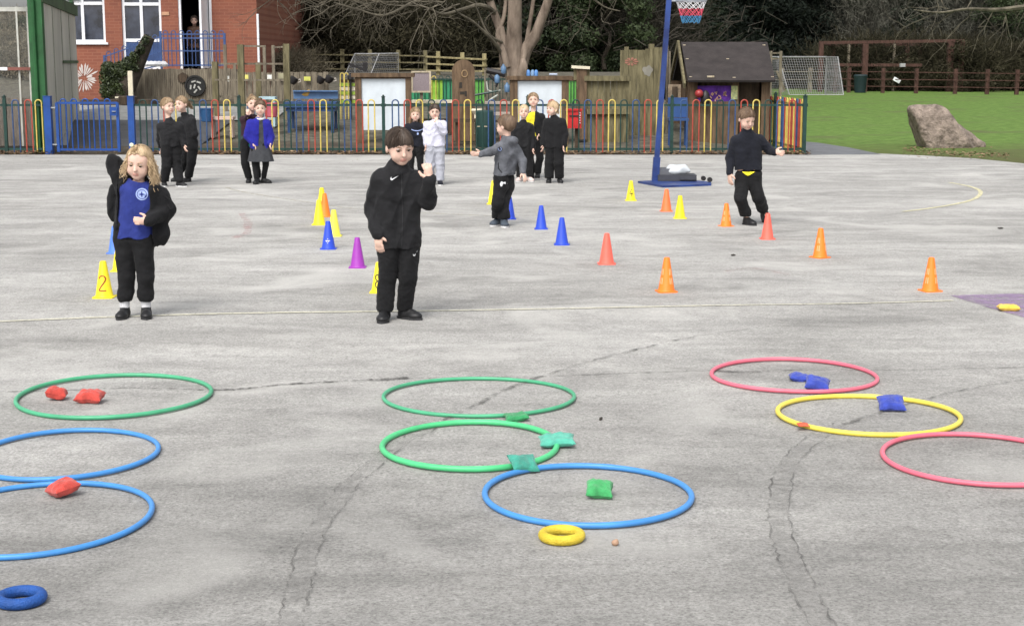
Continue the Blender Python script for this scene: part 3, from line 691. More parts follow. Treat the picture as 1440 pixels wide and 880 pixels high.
bag(1418, 437, .135, .09, -.1, CY, 'yellow bean bag on the purple painted patch', seed=11, th=.02)
bag(1129, 604.5, .050, .035, .1, mat('red_tag', (.62, .10, .05)), 'tiny red scrap on the near left rim of the yellow hoop', seed=12, th=.006, lift=.018, grp=None)['category'] = 'scrap'

# ------------------------------------------------------------------ cones
def coneplastic(n, c): return mat(n, c, rough=.45, var=.08, scale=9, bump=.05, bscale=90)
KY = coneplastic('cone_yellow', (.84, .68, .02)); KY2 = coneplastic('cone_pale_yellow', (.84, .76, .08)); KB = coneplastic('cone_blue', (.022, .065, .52)); KLB = coneplastic('cone_light_blue', (.08, .20, .66)); KP = coneplastic('cone_purple', (.30, .035, .36)); KO = coneplastic('cone_orange', (.86, .20, .02)); KS = coneplastic('cone_salmon', (.86, .13, .09)); KO2 = coneplastic('cone_red_orange', (.88, .17, .05))
KW = mat('cone_slot', (.82, .42, .22), var=.05); NUMR = mat('number_red', (.35, .06, .02)); NUMK = mat('number_black', (.02, .02, .02))
DIG = {'2': [[(-.014, .020), (-.010, .028), (-.002, .032), (.008, .030), (.013, .022), (.012, .012), (.005, .002), (-.006, -.012), (-.014, -.026), (-.004, -.028), (.016, -.027)]],
       '8': [[(0, .032), (-.011, .026), (-.013, .015), (-.006, .004), (0, .001), (.009, -.006), (.013, -.017), (.008, -.028), (0, -.031), (-.009, -.028), (-.014, -.017), (-.009, -.006), (0, .001), (.007, .006), (.012, .016), (.010, .026), (0, .032)]],
       '4': [[(.003, .028), (-.012, -.006), (.014, -.006)], [(.006, .006), (.005, -.028)]],
       '1': [[(-.008, .018), (0, .028), (0, -.028)]]}
def cone(u, v, top, m, lab, num=None, slots=False, rz=0, nm=None, mark=False, nz=0):
    p = G(u, v); hh = (PY(u, top, p.y).z); hh = max(.2, min(.25, hh)); k = hh / .228
    o = empty('marker_cone', (p.x, p.y, 0), lab, 'cone', 'marker cones set out on the playground', rz=rz)
    mb = MB(); prof = [(.060, .006), (.056, .010), (.054, .014), (.020, .222), (.0175, .2275), (.013, .2285), (.012, .223)]
    mb.lathe([(r * k, z * k) for r, z in prof], n=36); bd = mb.build('cone_body', m, o, smooth=True)
    mb = MB(); n = 40; s = .066 * k; pts = []
    for i in range(n):
        a = 2 * math.pi * i / n; q = (abs(math.cos(a)) ** 8 + abs(math.sin(a)) ** 8) ** (-1 / 8); pts.append(Vector((s * q * math.cos(a), s * q * math.sin(a), 0)))
    mb.prism(pts, (0, 0, 0), (0, 0, .007 * k)); mb.build('base_plate', m, o)
    if slots:
        for a in range(4):
            for (z0, z1) in ((.055, .095), (.115, .155)):
                mb = MB(); a0 = a * math.pi / 2 + .45
                f = lambda z: (.054 + (.020 - .054) * (z - .014) / .208) * k
                for q in (-.16, .16):
                    vs = [Vector((math.cos(a0 + q + e) * (f(z) + .0012), math.sin(a0 + q + e) * (f(z) + .0012), z * k)) for (e, z) in ((-.07, z0), (.07, z0), (.07, z1), (-.07, z1))]
                    c = Vector((math.cos(a0 + q), math.sin(a0 + q), 0)); mb.prism(vs, (0, 0, 0), -c * .002)
                mb.build('slot', KW, bd)
    if num:
        polys = []
        for st in DIG[num]:
            pts = [(x * 1.5 * k + nz, (z * 1.55 + .090) * k) for x, z in st]; polys += ribbon_poly(pts, .0075 * k)
        decal(bd, polys, nm, 'number', bd, off=.0018, thick=.0012)
    if mark:
        ps = ribbon_poly([(-.019, .071), (.019, .071)], .006) + [[(-.002, .068), (.002, .068), (.002, .074), (-.002, .074)], [(-.012, .062), (.010, .062), (.010, .066), (-.012, .066)], [(-.003, .082), (.003, .082), (.003, .088), (-.003, .088)], [(-.003, .050), (.003, .050), (.003, .056), (-.003, .056)]]
        decal(bd, ps, WHITEP, 'logo', bd, off=.0012, thick=.001)
    return o
cone(147, 418, 367, KY, 'yellow cone with a red number 2 left of the blonde girl', '2', nm=NUMR)
cone(168, 381, 341, KY, 'yellow cone mostly hidden behind the left leg of the blonde girl', '1', nm=NUMK)
cone(162, 356, 318, KLB, 'light blue cone half hidden behind the blonde girl')
cone(449, 316, 281, KY, 'front yellow cone of the overlapping group of three')
cone(457, 304.5, 272, KO, 'orange cone peeping out between two yellow cones')
cone(453, 296, 264, KY, 'rearmost yellow cone of the overlapping group of three')
cone(470, 332, 295, KY2, 'pale yellow cone behind the blue cone with the white mark')
cone(462, 350, 311, KB, 'blue cone with a small white printed mark', mark=True)
cone(503, 376, 334, KP, 'purple cone left of the boy in the black tracksuit')
cone(532.5, 411, 371, KY, 'yellow cone with a black number 8 behind the leg of the tracksuit boy', '8', nm=NUMK, nz=-.001)
cone(694, 287, 254, KY, 'yellow cone hidden behind the legs of the grey hoodie boy')
cone(717, 308, 277, KB, 'blue cone just right of the legs of the grey hoodie boy')
cone(761, 322, 289, KB, 'blue cone, middle one of the three in a slanting row')
cone(790, 344, 306, KB, 'blue cone, nearest one of the three in a slanting row')
cone(853, 371, 328, KS, 'salmon pink cone in front of the nearest solid blue cone')
cone(887, 282, 254, KY, 'yellow cone with a black number 4 by the netball post', '4', nm=NUMK)
cone(937, 297, 266, KO2, 'small red orange cone in front of the netball post base')
cone(956, 307, 275, KY, 'plain yellow cone in front of the netball post base')
cone(1021, 318, 286, KO, 'orange cone left of the feet of the running boy', slots=True, rz=-1.2)
cone(1079, 336, 300, KS, 'salmon pink cone in front of the feet of the running boy')
cone(1153, 362, 321, KO, 'orange slotted cone right of the running boy', slots=True, rz=-1.0)
cone(937, 410, 362, KO, 'largest orange slotted cone near the middle, in front of the salmon cone', slots=True, rz=-1.4)
cone(1308, 409, 362, KO, 'orange slotted cone at far right by the purple patch', slots=True, rz=-1.3)

# ------------------------------------------------------------------ children
def kid(u0, v0, lab, cat='child'):
    p = G(u0, v0); o = empty('person', p, lab, cat)
    c = lambda u, v, y=0.0: tuple(PY(u, v, p.y + y) - p)
    return o, c
def fx(c, u, v0, y=0, z=.065): q = c(u, v0, y); return (q[0], y, z)
# 1: boy in black tracksuit
o, c = kid(562, 449, 'boy in black tracksuit standing with one hand raised')
s = dict(H=1.12, yaw=.22, seed=3, pel=(-.005, 0, .50), ch=c(559, 248), head=c(562, 206, -.02), hs=1.03, hyaw=.18, hpitch=.30, hroll=-.05, gaze=-.55, hair=('bowl', H_BROWN),
    J=dict(sa=c(534, 253, -.01), ea=c(524, 291, .03), wa=c(531, 330, -.07), sb=c(586, 254, .02), eb=c(601, 283, -.03), wb=c(604, 252, -.11),
           ha=(-.058, -.01, .47), hb=(.055, .012, .47), ka=c(545, 390, -.02), kb=c(574, 390, -.01), fa=fx(c, 541, 450, -.04), fb=fx(c, 569, 450, .03)),
    ta=(-.08, -1, 0), tb=(.95, -.6, 0), handa=dict(d=(.12, -.05, -1), s=(.9, -.35, .1), curl=.35, side=-1), handb=dict(d=(-.15, -.15, 1), s=(-.9, -.3, 0), curl=1.15, side=-1, ti=.8), handsc=1.12,
    bottom=TROU, leg=(.054, .049), cuff=.072, shoe=SHOEB, shoe_sc=1.02,
    tops=[dict(name='tracksuit_top', mat=BLACK, hem=.425, e=.004, hr=.076, sw=.60, collar=True, rib=True, fold=.008, wl=.05, sr=(.050, .047, .034))])
make_person(o, s, .0045); tp = s['tops'][0]['obj']
def swoosh(cx, cz, k, tilt):
    up = [(-.030, -.004), (-.026, -.012), (-.019, -.013), (-.008, -.009), (.008, -.001), (.030, .012)]; lo_ = [(-.030, -.004), (-.030, .003), (-.024, .014), (-.025, .003), (-.021, -.004), (-.012, -.005)]
    P = [(-.0300, .000), (-.0285, -.009), (-.023, -.014), (-.016, -.0135), (.032, .013), (-.012, -.003), (-.019, -.004), (-.0225, -.001), (-.022, .004), (-.018, .012)]
    ct, st = math.cos(tilt), math.sin(tilt); f_ = lambda x, z: (cx + (x * ct - z * st) * k, cz + (x * st + z * ct) * k)
    q = [f_(*p) for p in P]; return [[q[0], q[1], q[7], q[8]], [q[0], q[8], q[9]], [q[1], q[2], q[6], q[7]], [q[2], q[3], q[5], q[6]], [q[3], q[4], q[5]]]
cc = c(556, 249); decal(tp, swoosh(cc[0] + .0, cc[2], .80, .12), WHITEP, 'logo', tp)
trs = [x for x in o.children if x.name.startswith('trousers')][0]
cc = c(586, 355); decal(trs, swoosh(cc[0] - .003, cc[2], .62, .6), WHITEP, 'logo', trs)
cc = c(562, 250); decal(tp, ribbon_poly([(c(566, 240)[0], .865), (c(566, 262)[0], .77), (c(567, 300)[0], .60), (c(566, 343)[0], .44)], .003), mat('zip_dark', (.02, .02, .022), rough=.4), 'zip', tp)
# 2: blonde girl
o, c = kid(192, 446, 'blonde curly haired girl in royal blue T-shirt with slipped black jacket')
EJ = c(160, 226, .02)
s = dict(H=1.02, yaw=-.02, seed=8, pel=(-.005, 0, .475), ch=c(195, 268), head=c(196, 229, -.01), hs=.95, hyaw=-.08, hpitch=.22, hroll=.10, gaze=-.5, hair=('long_curly', H_BLOND), brow=BROWF, hw=1.5,
    J=dict(sa=c(175, 264, .0), ea=c(161, 230, .03), wa=c(180, 243, .09), sb=c(214, 268, .0), eb=c(236, 294, .03), wb=c(209, 311, -.10),
           ha=(-.052, 0, .46), hb=(.052, 0, .46), ka=c(178, 390, -.015), kb=c(205, 390, -.015), fa=fx(c, 176, 446, -.01), fb=fx(c, 206, 446, 0)),
    ta=(-.12, -1, 0), tb=(.22, -1, 0), handa=dict(d=(.6, .3, .1), s=(0, -.5, .8), curl=.5, side=-1), handb=dict(d=(-.85, -.35, .05), s=(.1, .0, 1), curl=.75, side=1), handsc=1.05,
    bottom=TROU, leg=(.054, .043), jog=True, cuff=.115, shoe=SHOEB, socks=True, shoe_sc=1.0, fclip=True,
    tops=[dict(name='t_shirt', mat=ROYAL, hem=.475, e=.0, hr=.082, sw=.52, neckcut=True, short=True, fold=.0055, wl=.09),
          dict(name='jacket', mat=BLACK2, hem=.415, e=.010, hr=.088, sw=.66, open=.095, oc=-.018, flare=.03, cutleft=(-.02, .55), rib=False, sr=(.046, .044, .033), fold=.009, wl=.06,
               flaps=[(c(228, 326, .02), (.042, .05, .085)), (c(158, 286, .04), (.030, .05, .115)), (c(228, 274, .03), (.045, .05, .05)), (c(233, 300, .03), (.040, .05, .05))])])
make_person(o, s, .0045); ts = s['tops'][0]['obj']
cc = c(203, 272); bx, bz = cc[0], cc[2]; ring = [(bx + .030 * math.cos(t), bz + .030 * math.sin(t)) for t in np.linspace(0, 2 * math.pi, 33)]
ring2 = [(bx + .026 * math.cos(t), bz + .026 * math.sin(t)) for t in np.linspace(0, 2 * math.pi, 25)]; decal(ts, [[(bx, bz), (bx + .035 * math.cos(t), bz + .035 * math.sin(t)), (bx + .035 * math.cos(t + .27), bz + .035 * math.sin(t + .27))] for t in np.arange(0, 6.28, .2618)], PALEB, 'badge_disc', ts, off=.002, thick=.001); polys = ribbon_poly(ring2, .003); 
for a in range(4):
    t = a * math.pi / 2 + math.pi / 2; tip = (bx + .019 * math.cos(t), bz + .019 * math.sin(t)); l = (bx + .006 * math.cos(t + .8), bz + .006 * math.sin(t + .8)); r_ = (bx + .006 * math.cos(t - .8), bz + .006 * math.sin(t - .8)); polys.append([(bx, bz), r_, tip, l])
decal(ts, polys, ROYAL, 'school_badge', ts, off=.0042, thick=.001)
hp = Vector(c(185, 204, -.055)); m = MB(); m.tube([hp + Vector((.007 * math.cos(t), .0, .006 * math.sin(t))) for t in np.linspace(0, 6.28, 14)[:-1]], .006, n=8, closed=True); m.build('hair_bobble', mat('bobble', (.7, .72, .5)), o, smooth=True)
m = MB(); q = [c(232, 276, -.02), c(240, 282, -.03), c(244, 290, -.03), c(240, 294, -.03), c(236, 288, -.02)]; m.tube(catmull(q, 5), .0035, n=6); m.build('drawcord', BLACK2, s['tops'][1]['obj'], smooth=True)
# 3: boy in grey hoodie
o, c = kid(704, 318, 'boy in grey hoodie seen from behind walking with arm stretched left')
s = dict(H=1.05, yaw=-1.9, seed=5, pel=c(709, 256, .02), ch=c(713, 206), head=c(711, 177, -.0), hs=.95, hyaw=-.12, hpitch=.05, hair=('short', H_MID), pelz=0,
    J=dict(sa=c(702, 208, -.05), ea=c(690, 214, -.13), wa=c(676, 217, -.21), sb=c(724, 209, .045), eb=c(735, 226, .05), wb=c(735, 243, .0),
           ha=c(704, 262, -.03), hb=c(713, 262, .05), ka=c(699, 286, -.08), kb=c(708, 284, -.02), fa=fx(c, 700, 312, .06), fb=fx(c, 709, 317, -.03)),
    ta=(-.35, -.6, 0), tb=(.1, -1, 0), handa=dict(d=(-1, -.3, .05), s=(0, -.4, .9), curl=.3, side=1), handb=dict(d=(.3, -.4, -.6), s=(-.6, -.6, 0), curl=.5), bottom=TROU, leg=(.056, .050), shoe=TRAIN, sole=WSOLE, shoe_sc=1.1, cuff=.09, jog=True,
    tops=[dict(name='hoodie', mat=GREYH, hem=c(709, 246)[2], e=.002, hr=.076, hood=True, rib=True, sw=.6)])
make_person(o, s, .0055); tp = s['tops'][0]['obj']
cc = c(703, 209); decal(tp, [[(cc[0] + .022 * math.cos(t), cc[2] + .022 * math.sin(t)) for t in np.linspace(0, 6.28, 15)[:-1]]], NAVY, 'badge', tp)
decal(tp, ribbon_poly([(cc[0] + .015 * math.cos(t), cc[2] + .015 * math.sin(t)) for t in np.linspace(0, 6.28, 15)], .004), PALEB, 'badge_ring', tp)
cc = c(702, 234); decal(tp, ribbon_poly([c(701, 228)[::2], c(701, 236)[::2], c(706, 242)[::2]], .008), BLACK, 'pocket', tp)
trs = [x for x in o.children if x.name.startswith('trousers')][0]; P = [c(u, v)[::2] for u, v in ((703, 257), (705, 254), (711, 255), (714, 258), (711, 258), (708, 257), (706, 261), (704, 261))]
decal(trs, [[P[0], P[1], P[5], P[6]], [P[1], P[2], P[4], P[5]], [P[2], P[3], P[4]], [P[0], P[6], P[7]]], WHITEP, 'logo', trs)
# 4: running boy
o, c = kid(1054, 316, 'boy in dark navy jumper running with yellow shirt showing at his waist')
s = dict(H=1.07, yaw=.15, seed=6, pel=c(1053, 250), ch=c(1050, 195), head=c(1050, 167, -.03), hs=.96, hyaw=.25, hpitch=.42, gaze=-.4, hair=('short', H_MID), brow=BROWF,
    J=dict(sa=c(1034, 198), ea=c(1027, 222, .03), wa=c(1026, 244, -.03), sb=c(1068, 197, .02), eb=c(1083, 212, .02), wb=c(1090, 214, -.09),
           ha=c(1044, 258), hb=c(1061, 258), ka=c(1041, 279, -.09), kb=c(1067, 278, -.05), fa=fx(c, 1050, 316, -.02), fb=fx(c, 1073, 316, .26, .11)),
    ta=(.75, -1, 0), tb=(.3, -1, 0), tpb=.7, handa=dict(d=(.05, -.15, -1), s=(.6, -.8, 0), curl=.35, side=-1), handb=dict(d=(.7, -.7, -.1), s=(0, 0, 1), curl=1.2), handsc=1.15, bottom=TROU, leg=(.060, .048), cuff=.10, jog=True, shoe=SHOEB, shoe_sc=1.05,
    tops=[dict(name='jumper', mat=NAVY, hem=c(1051, 239)[2], e=.003, hr=.074, rib=True, collar=True, sw=.6)])
make_person(o, s, .0055); trs = [x for x in o.children if x.name.startswith('trousers')][0]; P = [c(u, v)[::2] for u, v in ((1042, 241), (1046, 241), (1051, 241), (1056, 241), (1060, 241), (1056, 243.5), (1053, 245.5), (1050, 246.5), (1046, 244.5))]
decal(trs, [[P[0], P[1], P[8]], [P[1], P[2], P[7], P[8]], [P[2], P[3], P[5], P[6]], [P[2], P[6], P[7]], [P[3], P[4], P[5]]], YEL, 'shirt_tail', trs, off=.010, thick=.008)
# ------------------------------------------------------------------ the children by the fence
# 5
o, c = kid(241, 262, 'fair haired boy in black standing in front of the ponytail girl')
s = dict(H=1.08, yaw=.45, seed=11, pel=c(241, 214), ch=c(239, 179), head=c(236, 149.5), hs=.98, hyaw=.35, hair=('short', H_FAIR), brow=BROWF, J=dict(sa=c(226, 178), ea=c(225, 196, .08), wa=c(226, 206, .12), sb=c(253, 178), eb=c(257, 195), wb=c(259, 204, -.03), fa=fx(c, 231, 262), fb=fx(c, 252, 262, -.06)),
    ta=(.3, -1, 0), tb=(1, -.5, 0), bottom=TROU, leg=(.062, .056), shoe=SHOEB, sole=WSOLE, tops=[dict(name='jumper', mat=BLACK, hem=c(0, 206)[2], e=.006, collar=True)])
make_person(o, s)
# 6
o, c = kid(262, 256, 'smiling girl with ponytail in black tracksuit behind the fair haired boy')
s = dict(H=1.10, yaw=-.6, seed=12, pel=c(266, 208), ch=c(262, 172), head=c(255, 147, -.02), hs=.97, hyaw=.1, hroll=-.1, hair=('pony', H_FAIR), brow=BROWF, J=dict(fa=fx(c, 250, 256, .1), fb=fx(c, 265, 256), wb=c(272, 200)),
    ta=(-.6, -1, 0), tb=(-.6, -1, 0), bottom=TROU, leg=(.056, .050), shoe=SHOEB, tops=[dict(name='hoodie', mat=BLACK, hem=c(0, 204)[2], e=.0, hood=True)])
make_person(o, s)
# 7
o, c = kid(351, 257, 'girl in dark plum top half hidden behind the cardigan girl')
s = dict(H=1.06, yaw=.3, seed=13, pel=c(352, 208), ch=c(353, 170, .02), head=c(355, 146), hs=.93, hair=('updo', H_FAIR), brow=BROWF, J=dict(fa=fx(c, 350, 257), fb=fx(c, 362, 257, .05), ea=c(344, 172), wa=c(348, 163, -.09)),
    ta=(.1, -1, 0), handa=dict(d=(.1, -.2, 1), s=(1, 0, 0), curl=.9), bottom=TROU, leg=(.052, .048), shoe=SHOEB, tops=[dict(name='shirt', mat=GREENF, hem=c(0, 207)[2], e=-.003, sleeves=False), dict(name='jumper', mat=MAROON, hem=c(0, 198)[2], e=.0)])
make_person(o, s)
# 8
o, c = kid(367, 258.5, 'girl in royal blue cardigan, grey pinafore dress and black tights')
s = dict(H=1.06, yaw=.1, seed=14, pel=c(366, 212, -.0), ch=c(364, 176), head=c(366, 152), hs=.91, hyaw=.05, hpitch=.1, hair=('updo', H_MID), brow=BROWF, J=dict(fa=fx(c, 361, 259, -.03), fb=fx(c, 371, 259, .08), wa=c(356, 202, -.05), wb=c(380, 202, -.05)),
    ta=(-.05, -1, 0), tb=(1, -.45, 0), bottom=TROU, tights=True, leg=(.040, .032), cuff=.07, shoe=SHOEB, skirt=(c(0, 205)[2], c(0, 227)[2], .12, .16, PINA),
    tops=[dict(name='pinafore_bodice', mat=PINA, hem=c(0, 208)[2], sleeves=False, e=-.002, sw=.5), dict(name='cardigan', mat=CARD, hem=c(0, 209)[2], e=.006, open=.022, oc=.03, flare=.06, rib=True, sr=(.05, .047, .032))])
make_person(o, s)
m = MB(); cc = c(366, 165, -.0); m.tube([(cc[0] + .048 * math.cos(t), .01 + cc[1] - .0 + .055 * math.sin(t), cc[2] - .012 * (1 - math.sin(t))) for t in np.linspace(0, 6.28, 25)[:-1]], .014, n=8, closed=True); m.build('collar', SOCK, o, smooth=True)
# 9
o, c = kid(585, 252, 'long haired girl in navy sweatshirt behind the tracksuit boy')
s = dict(H=.97, yaw=.1, seed=15, pel=c(584, 212), ch=c(584, 180), head=c(584, 161), hs=.85, hpitch=.05, hair=('long', H_FAIR), brow=BROWF, hw=.8, bottom=TROU, leg=(.048, .044), shoe=SHOEB, tops=[dict(name='sweatshirt', mat=NAVY, hem=c(0, 206)[2], e=.0, rib=True)])
make_person(o, s); tp = s['tops'][0]['obj']; P = [(c(u, 0)[0], c(0, v)[2]) for u, v in ((577, 182), (581, 183.5), (586, 184), (590, 183), (593, 181.5))]
decal(tp, ribbon_poly(P, .010), PALEB, 'print', tp, thick=.001); x, z = c(586, 0)[0], c(0, 188)[2]; decal(tp, [[(x + .012 * math.cos(t), z + .015 * math.sin(t)) for t in np.linspace(0, 6.28, 11)[:-1]]], PALEB, 'print_badge', tp)
# 10
o, c = kid(611, 260, 'boy in white sweatshirt and pale grey joggers with hand at his mouth')
s = dict(H=1.02, yaw=.1, seed=16, pel=c(612, 212), ch=c(612, 178), head=c(611, 157), hs=.88, hpitch=.12, hair=('short', H_BROWN), J=dict(ea=c(599, 190), wa=c(599, 203, -.02), sb=c(623, 175), eb=c(624, 186, -.08), wb=c(615, 173, -.13), fa=fx(c, 605, 258, .05), fb=fx(c, 619, 261, -.02)),
    handb=dict(d=(-.25, .1, 1), s=(-1, 0, 0), curl=.9), tb=(.1, -1, 0), bottom=LGREY, leg=(.062, .054), shoe=NAVY, sole=WSOLE, tops=[dict(name='sweatshirt', mat=WHITEF, hem=c(0, 206)[2], e=.006, rib=True, collar=False)])
make_person(o, s)
# 11
o, c = kid(737, 255, 'small fair haired child in black with pale shoes beside the grey hoodie boy')
s = dict(H=.98, yaw=.05, seed=17, pel=c(737, 212), ch=c(735, 180), head=c(737, 157), hs=.86, hyaw=-.1, hair=('buzz', H_BLOND), brow=BROWF, J=dict(fa=fx(c, 731, 255), fb=fx(c, 745, 255, -.02)), ta=(-.4, -1, 0), tb=(.4, -1, 0), bottom=TROU, leg=(.054, .05), shoe=PINKS, sole=WSOLE, tops=[dict(name='jumper', mat=BLACK, hem=c(0, 207)[2], e=.004, collar=True)])
make_person(o, s)
# 12
o, c = kid(753, 250, 'taller girl in yellow shirt with black jacket off one shoulder')
s = dict(H=1.08, yaw=-.05, seed=18, pel=c(752, 200), ch=c(750, 167), head=c(750, 141), hs=.92, hroll=-.08, hpitch=-.05, hair=('pony', H_FAIR), brow=BROWF, J=dict(eb=c(764, 175), wb=c(758, 188, -.05), fa=fx(c, 748, 250), fb=fx(c, 756, 250)), bottom=TROU, leg=(.050, .045), shoe=SHOEB,
    tops=[dict(name='shirt', mat=YEL, hem=c(0, 192)[2], e=.0, short=True), dict(name='jacket', mat=BLACK2, hem=c(0, 186)[2], e=.008, open=.062, oc=-.045, flare=-.06)])
make_person(o, s)
# 13
o, c = kid(779, 257, 'fair bobbed child in black turned away to the left')
s = dict(H=1.03, yaw=-.35, seed=19, pel=c(780, 210), ch=c(780, 174), head=c(777, 153), hs=.90, hyaw=-.45, hair=('bob', H_BLOND), brow=BROWF, hw=.5, J=dict(fa=fx(c, 772, 257), fb=fx(c, 787, 257)), ta=(-.1, -1, 0), tb=(.2, -1, 0), bottom=TROU, leg=(.068, .060), shoe=SHOEB, tops=[dict(name='coat', mat=BLACK2, hem=c(0, 208)[2], e=.008, collar=True, hr=.082)])
make_person(o, s)
# ------------------------------------------------------------------ terrain
def th(x, y):
    k = lambda a, b, t: (lambda q: q * q * (3 - 2 * q))(max(0, min(1, (t - a) / (b - a))))
    left = 1 - k(3.3, 4.3, x)                      # the nursery side climbs, the field stays level
    return left * (.60 * max(0, min(1, (y - 26.0) / 6.0)) + .45 * k(33, 38, y) * k(-6.8, -5.2, x)) + .9 * k(36, 50, y) * left * (1 - k(-8, -14, x) * 0) * .35 + 2.6 * k(40, 56, y) * k(-11.5, -16, x)
def terrain(name, x0, x1, y0, y1, st, m, dz=0.0, z_of=th):
    xs = np.arange(x0, x1 + st * .5, st); ys = np.arange(y0, y1 + st * .5, st); V = [(x, y, z_of(x, y) + dz) for x in xs for y in ys]; ny = len(ys)
    Q = [(i * ny + j, (i + 1) * ny + j, (i + 1) * ny + j + 1, i * ny + j + 1) for i in range(len(xs) - 1) for j in range(ny - 1)]
    return tag(link(name, np_mesh(name, V, Q, [m], True)), kind='structure')
def grassmat():
    m = mat('grass', (.085, .165, .030), rough=.9, var=.3, scale=4, col2=(.15, .235, .055), bump=.8, bscale=35, det=8, spec=.15); nt = m.node_tree; N = nt.nodes; L = nt.links
    b = N['Principled BSDF']; src = b.inputs['Base Color'].links[0].from_socket; tc = N.new('ShaderNodeTexCoord')
    def nz(sc, lo, hi):
        n = N.new('ShaderNodeTexNoise'); n.inputs['Scale'].default_value = sc; n.inputs['Detail'].default_value = 6; L.new(tc.outputs['Object'], n.inputs['Vector']); r = N.new('ShaderNodeMapRange'); r.inputs['From Min'].default_value = lo; r.inputs['From Max'].default_value = hi; L.new(n.outputs['Fac'], r.inputs['Value']); return r.outputs[0]
    x = N.new('ShaderNodeMix'); x.data_type = 'RGBA'; L.new(nz(.55, .54, .70), x.inputs['Factor']); L.new(src, x.inputs['A']); x.inputs['B'].default_value = (.10, .115, .045, 1)
    # trodden, muddy margin by the tarmac
    sx = N.new('ShaderNodeSeparateXYZ'); L.new(tc.outputs['Object'], sx.inputs[0]); ad = N.new('ShaderNodeMath'); ad.operation = 'MULTIPLY_ADD'
    n = N.new('ShaderNodeTexNoise'); n.inputs['Scale'].default_value = 1.5; n.inputs['Detail'].default_value = 6; L.new(tc.outputs['Object'], n.inputs['Vector']); L.new(n.outputs['Fac'], ad.inputs[0]); ad.inputs[1].default_value = 7; L.new(sx.outputs['Y'], ad.inputs[2])
    mr = N.new('ShaderNodeMapRange'); mr.inputs['From Min'].default_value = 27.6; mr.inputs['From Max'].default_value = 33.5; mr.inputs['To Min'].default_value = .9; mr.inputs['To Max'].default_value = 0; L.new(ad.outputs[0], mr.inputs['Value'])
    y = N.new('ShaderNodeMix'); y.data_type = 'RGBA'; L.new(mr.outputs[0], y.inputs['Factor']); L.new(x.outputs['Result'], y.inputs['A']); y.inputs['B'].default_value = (.085, .085, .035, 1)
    L.new(y.outputs['Result'], b.inputs['Base Color']); return m
GRASS = grassmat(); EARTH = mat('woodland_earth', (.06, .048, .032), rough=.95, var=.5, scale=2, bump=.7, bscale=20)
YARD = mat('nursery_tarmac', (.055, .057, .062), rough=.85, var=.3, scale=1.5, bump=.4, bscale=80); PAVE = mat('light_paving', (.26, .26, .25), rough=.85, var=.2, scale=4)
BARK = mat('bark_chip', (.085, .075, .055), rough=.95, var=.5, scale=6, bump=.8, bscale=30, col2=(.13, .12, .09))
terrain('field_ground', 4.35, 130, 8, 90, 3.0, GRASS, -.01, lambda x, y: 0)
terrain('woodland_ground', -120, 130, 20, 200, 4.0, EARTH, -.06, lambda x, y: th(x, y) - (.05 if x > 3 else 0))
terrain('nursery_yard', -16, 4.55, FY + .16, 44, .6, BARK, -.02)
mb = MB(); mb.add([(-10.6, FY - .17, .003), (4.85, FY - .17, .003), (4.85, FY + .2, .003), (-10.6, FY + .2, .003)], [(0, 1, 2, 3)]); tag(mb.build('soil_edge', worn('edge_soil', (.045, .035, .025), .30, .5, 9, col2=(.09, .07, .05))), kind='structure')
terrain('paved_strip', -13.0, -4.6, 29.8, 33.4, .4, PAVE, .01)
terrain('side_paving', -9.75, -7.0, FY + .17, 29.9, .25, PAVE, .006)
ysr = np.linspace(FY + .17, 29.8, 20); vs = []
for y in ysr:
    xl_ = -7.35 - 1.15 * (y - FY) / 4.6
    for q in np.linspace(0, 1, 8): x = xl_ + (-5.4 - xl_) * q; vs.append((x, y, th(x, y) + .014))
mb = MB(); mb.add(vs, [(i * 8 + j, i * 8 + j + 1, (i + 1) * 8 + j + 1, (i + 1) * 8 + j) for i in range(19) for j in range(7)]); tag(mb.build('nursery_path', YARD, smooth=True), kind='structure')
# tarmac path behind the corner of the fence
mb = MB(); P = [G(1131, 218), G(1128, 199), G(1150, 201), G(1195, 208), G(1240, 217.5)]; mb.add([(p.x, p.y, .003) for p in P], [tuple(range(5))]); tag(mb.build('tarmac_path', mat('path_tarmac', (.13, .135, .145), rough=.85, var=.2, scale=3)), kind='structure')

# ------------------------------------------------------------------ bow-top fences
FG = mat('fence_green', (.006, .030, .024), rough=.45, var=.3, scale=7, col2=(.011, .050, .040)); FB = mat('fence_blue', (.02, .055, .16), rough=.45, var=.3, scale=6, col2=(.04, .09, .21)); FR = mat('fence_red', (.34, .045, .03), rough=.45, var=.25, scale=6, col2=(.43, .08, .05)); FYL = mat('fence_yellow', (.55, .42, .08), rough=.45, var=.2, scale=6, col2=(.66, .52, .14))
GB = mat('gate_blue', (.010, .055, .235), rough=.4, var=.2, scale=5)
SEQ = [FB, FR, FYL, FG]
HT = .885; RT = .80; RBm = .085
def bow(mb, w, r, z0, z1, n=10, seg=8):
    pts = [Vector((-w / 2, 0, z0)), Vector((-w / 2, 0, (z0 + z1) / 2)), Vector((-w / 2, 0, z1 - w / 2))] + [Vector((-w / 2 * math.cos(math.pi * k / seg), 0, z1 - w / 2 + w / 2 * math.sin(math.pi * k / seg))) for k in range(1, seg)] + [Vector((w / 2, 0, z1 - w / 2)), Vector((w / 2, 0, (z0 + z1) / 2)), Vector((w / 2, 0, z0))]
    mb.tube(pts, r, n=n); return mb
HOOPME = {}
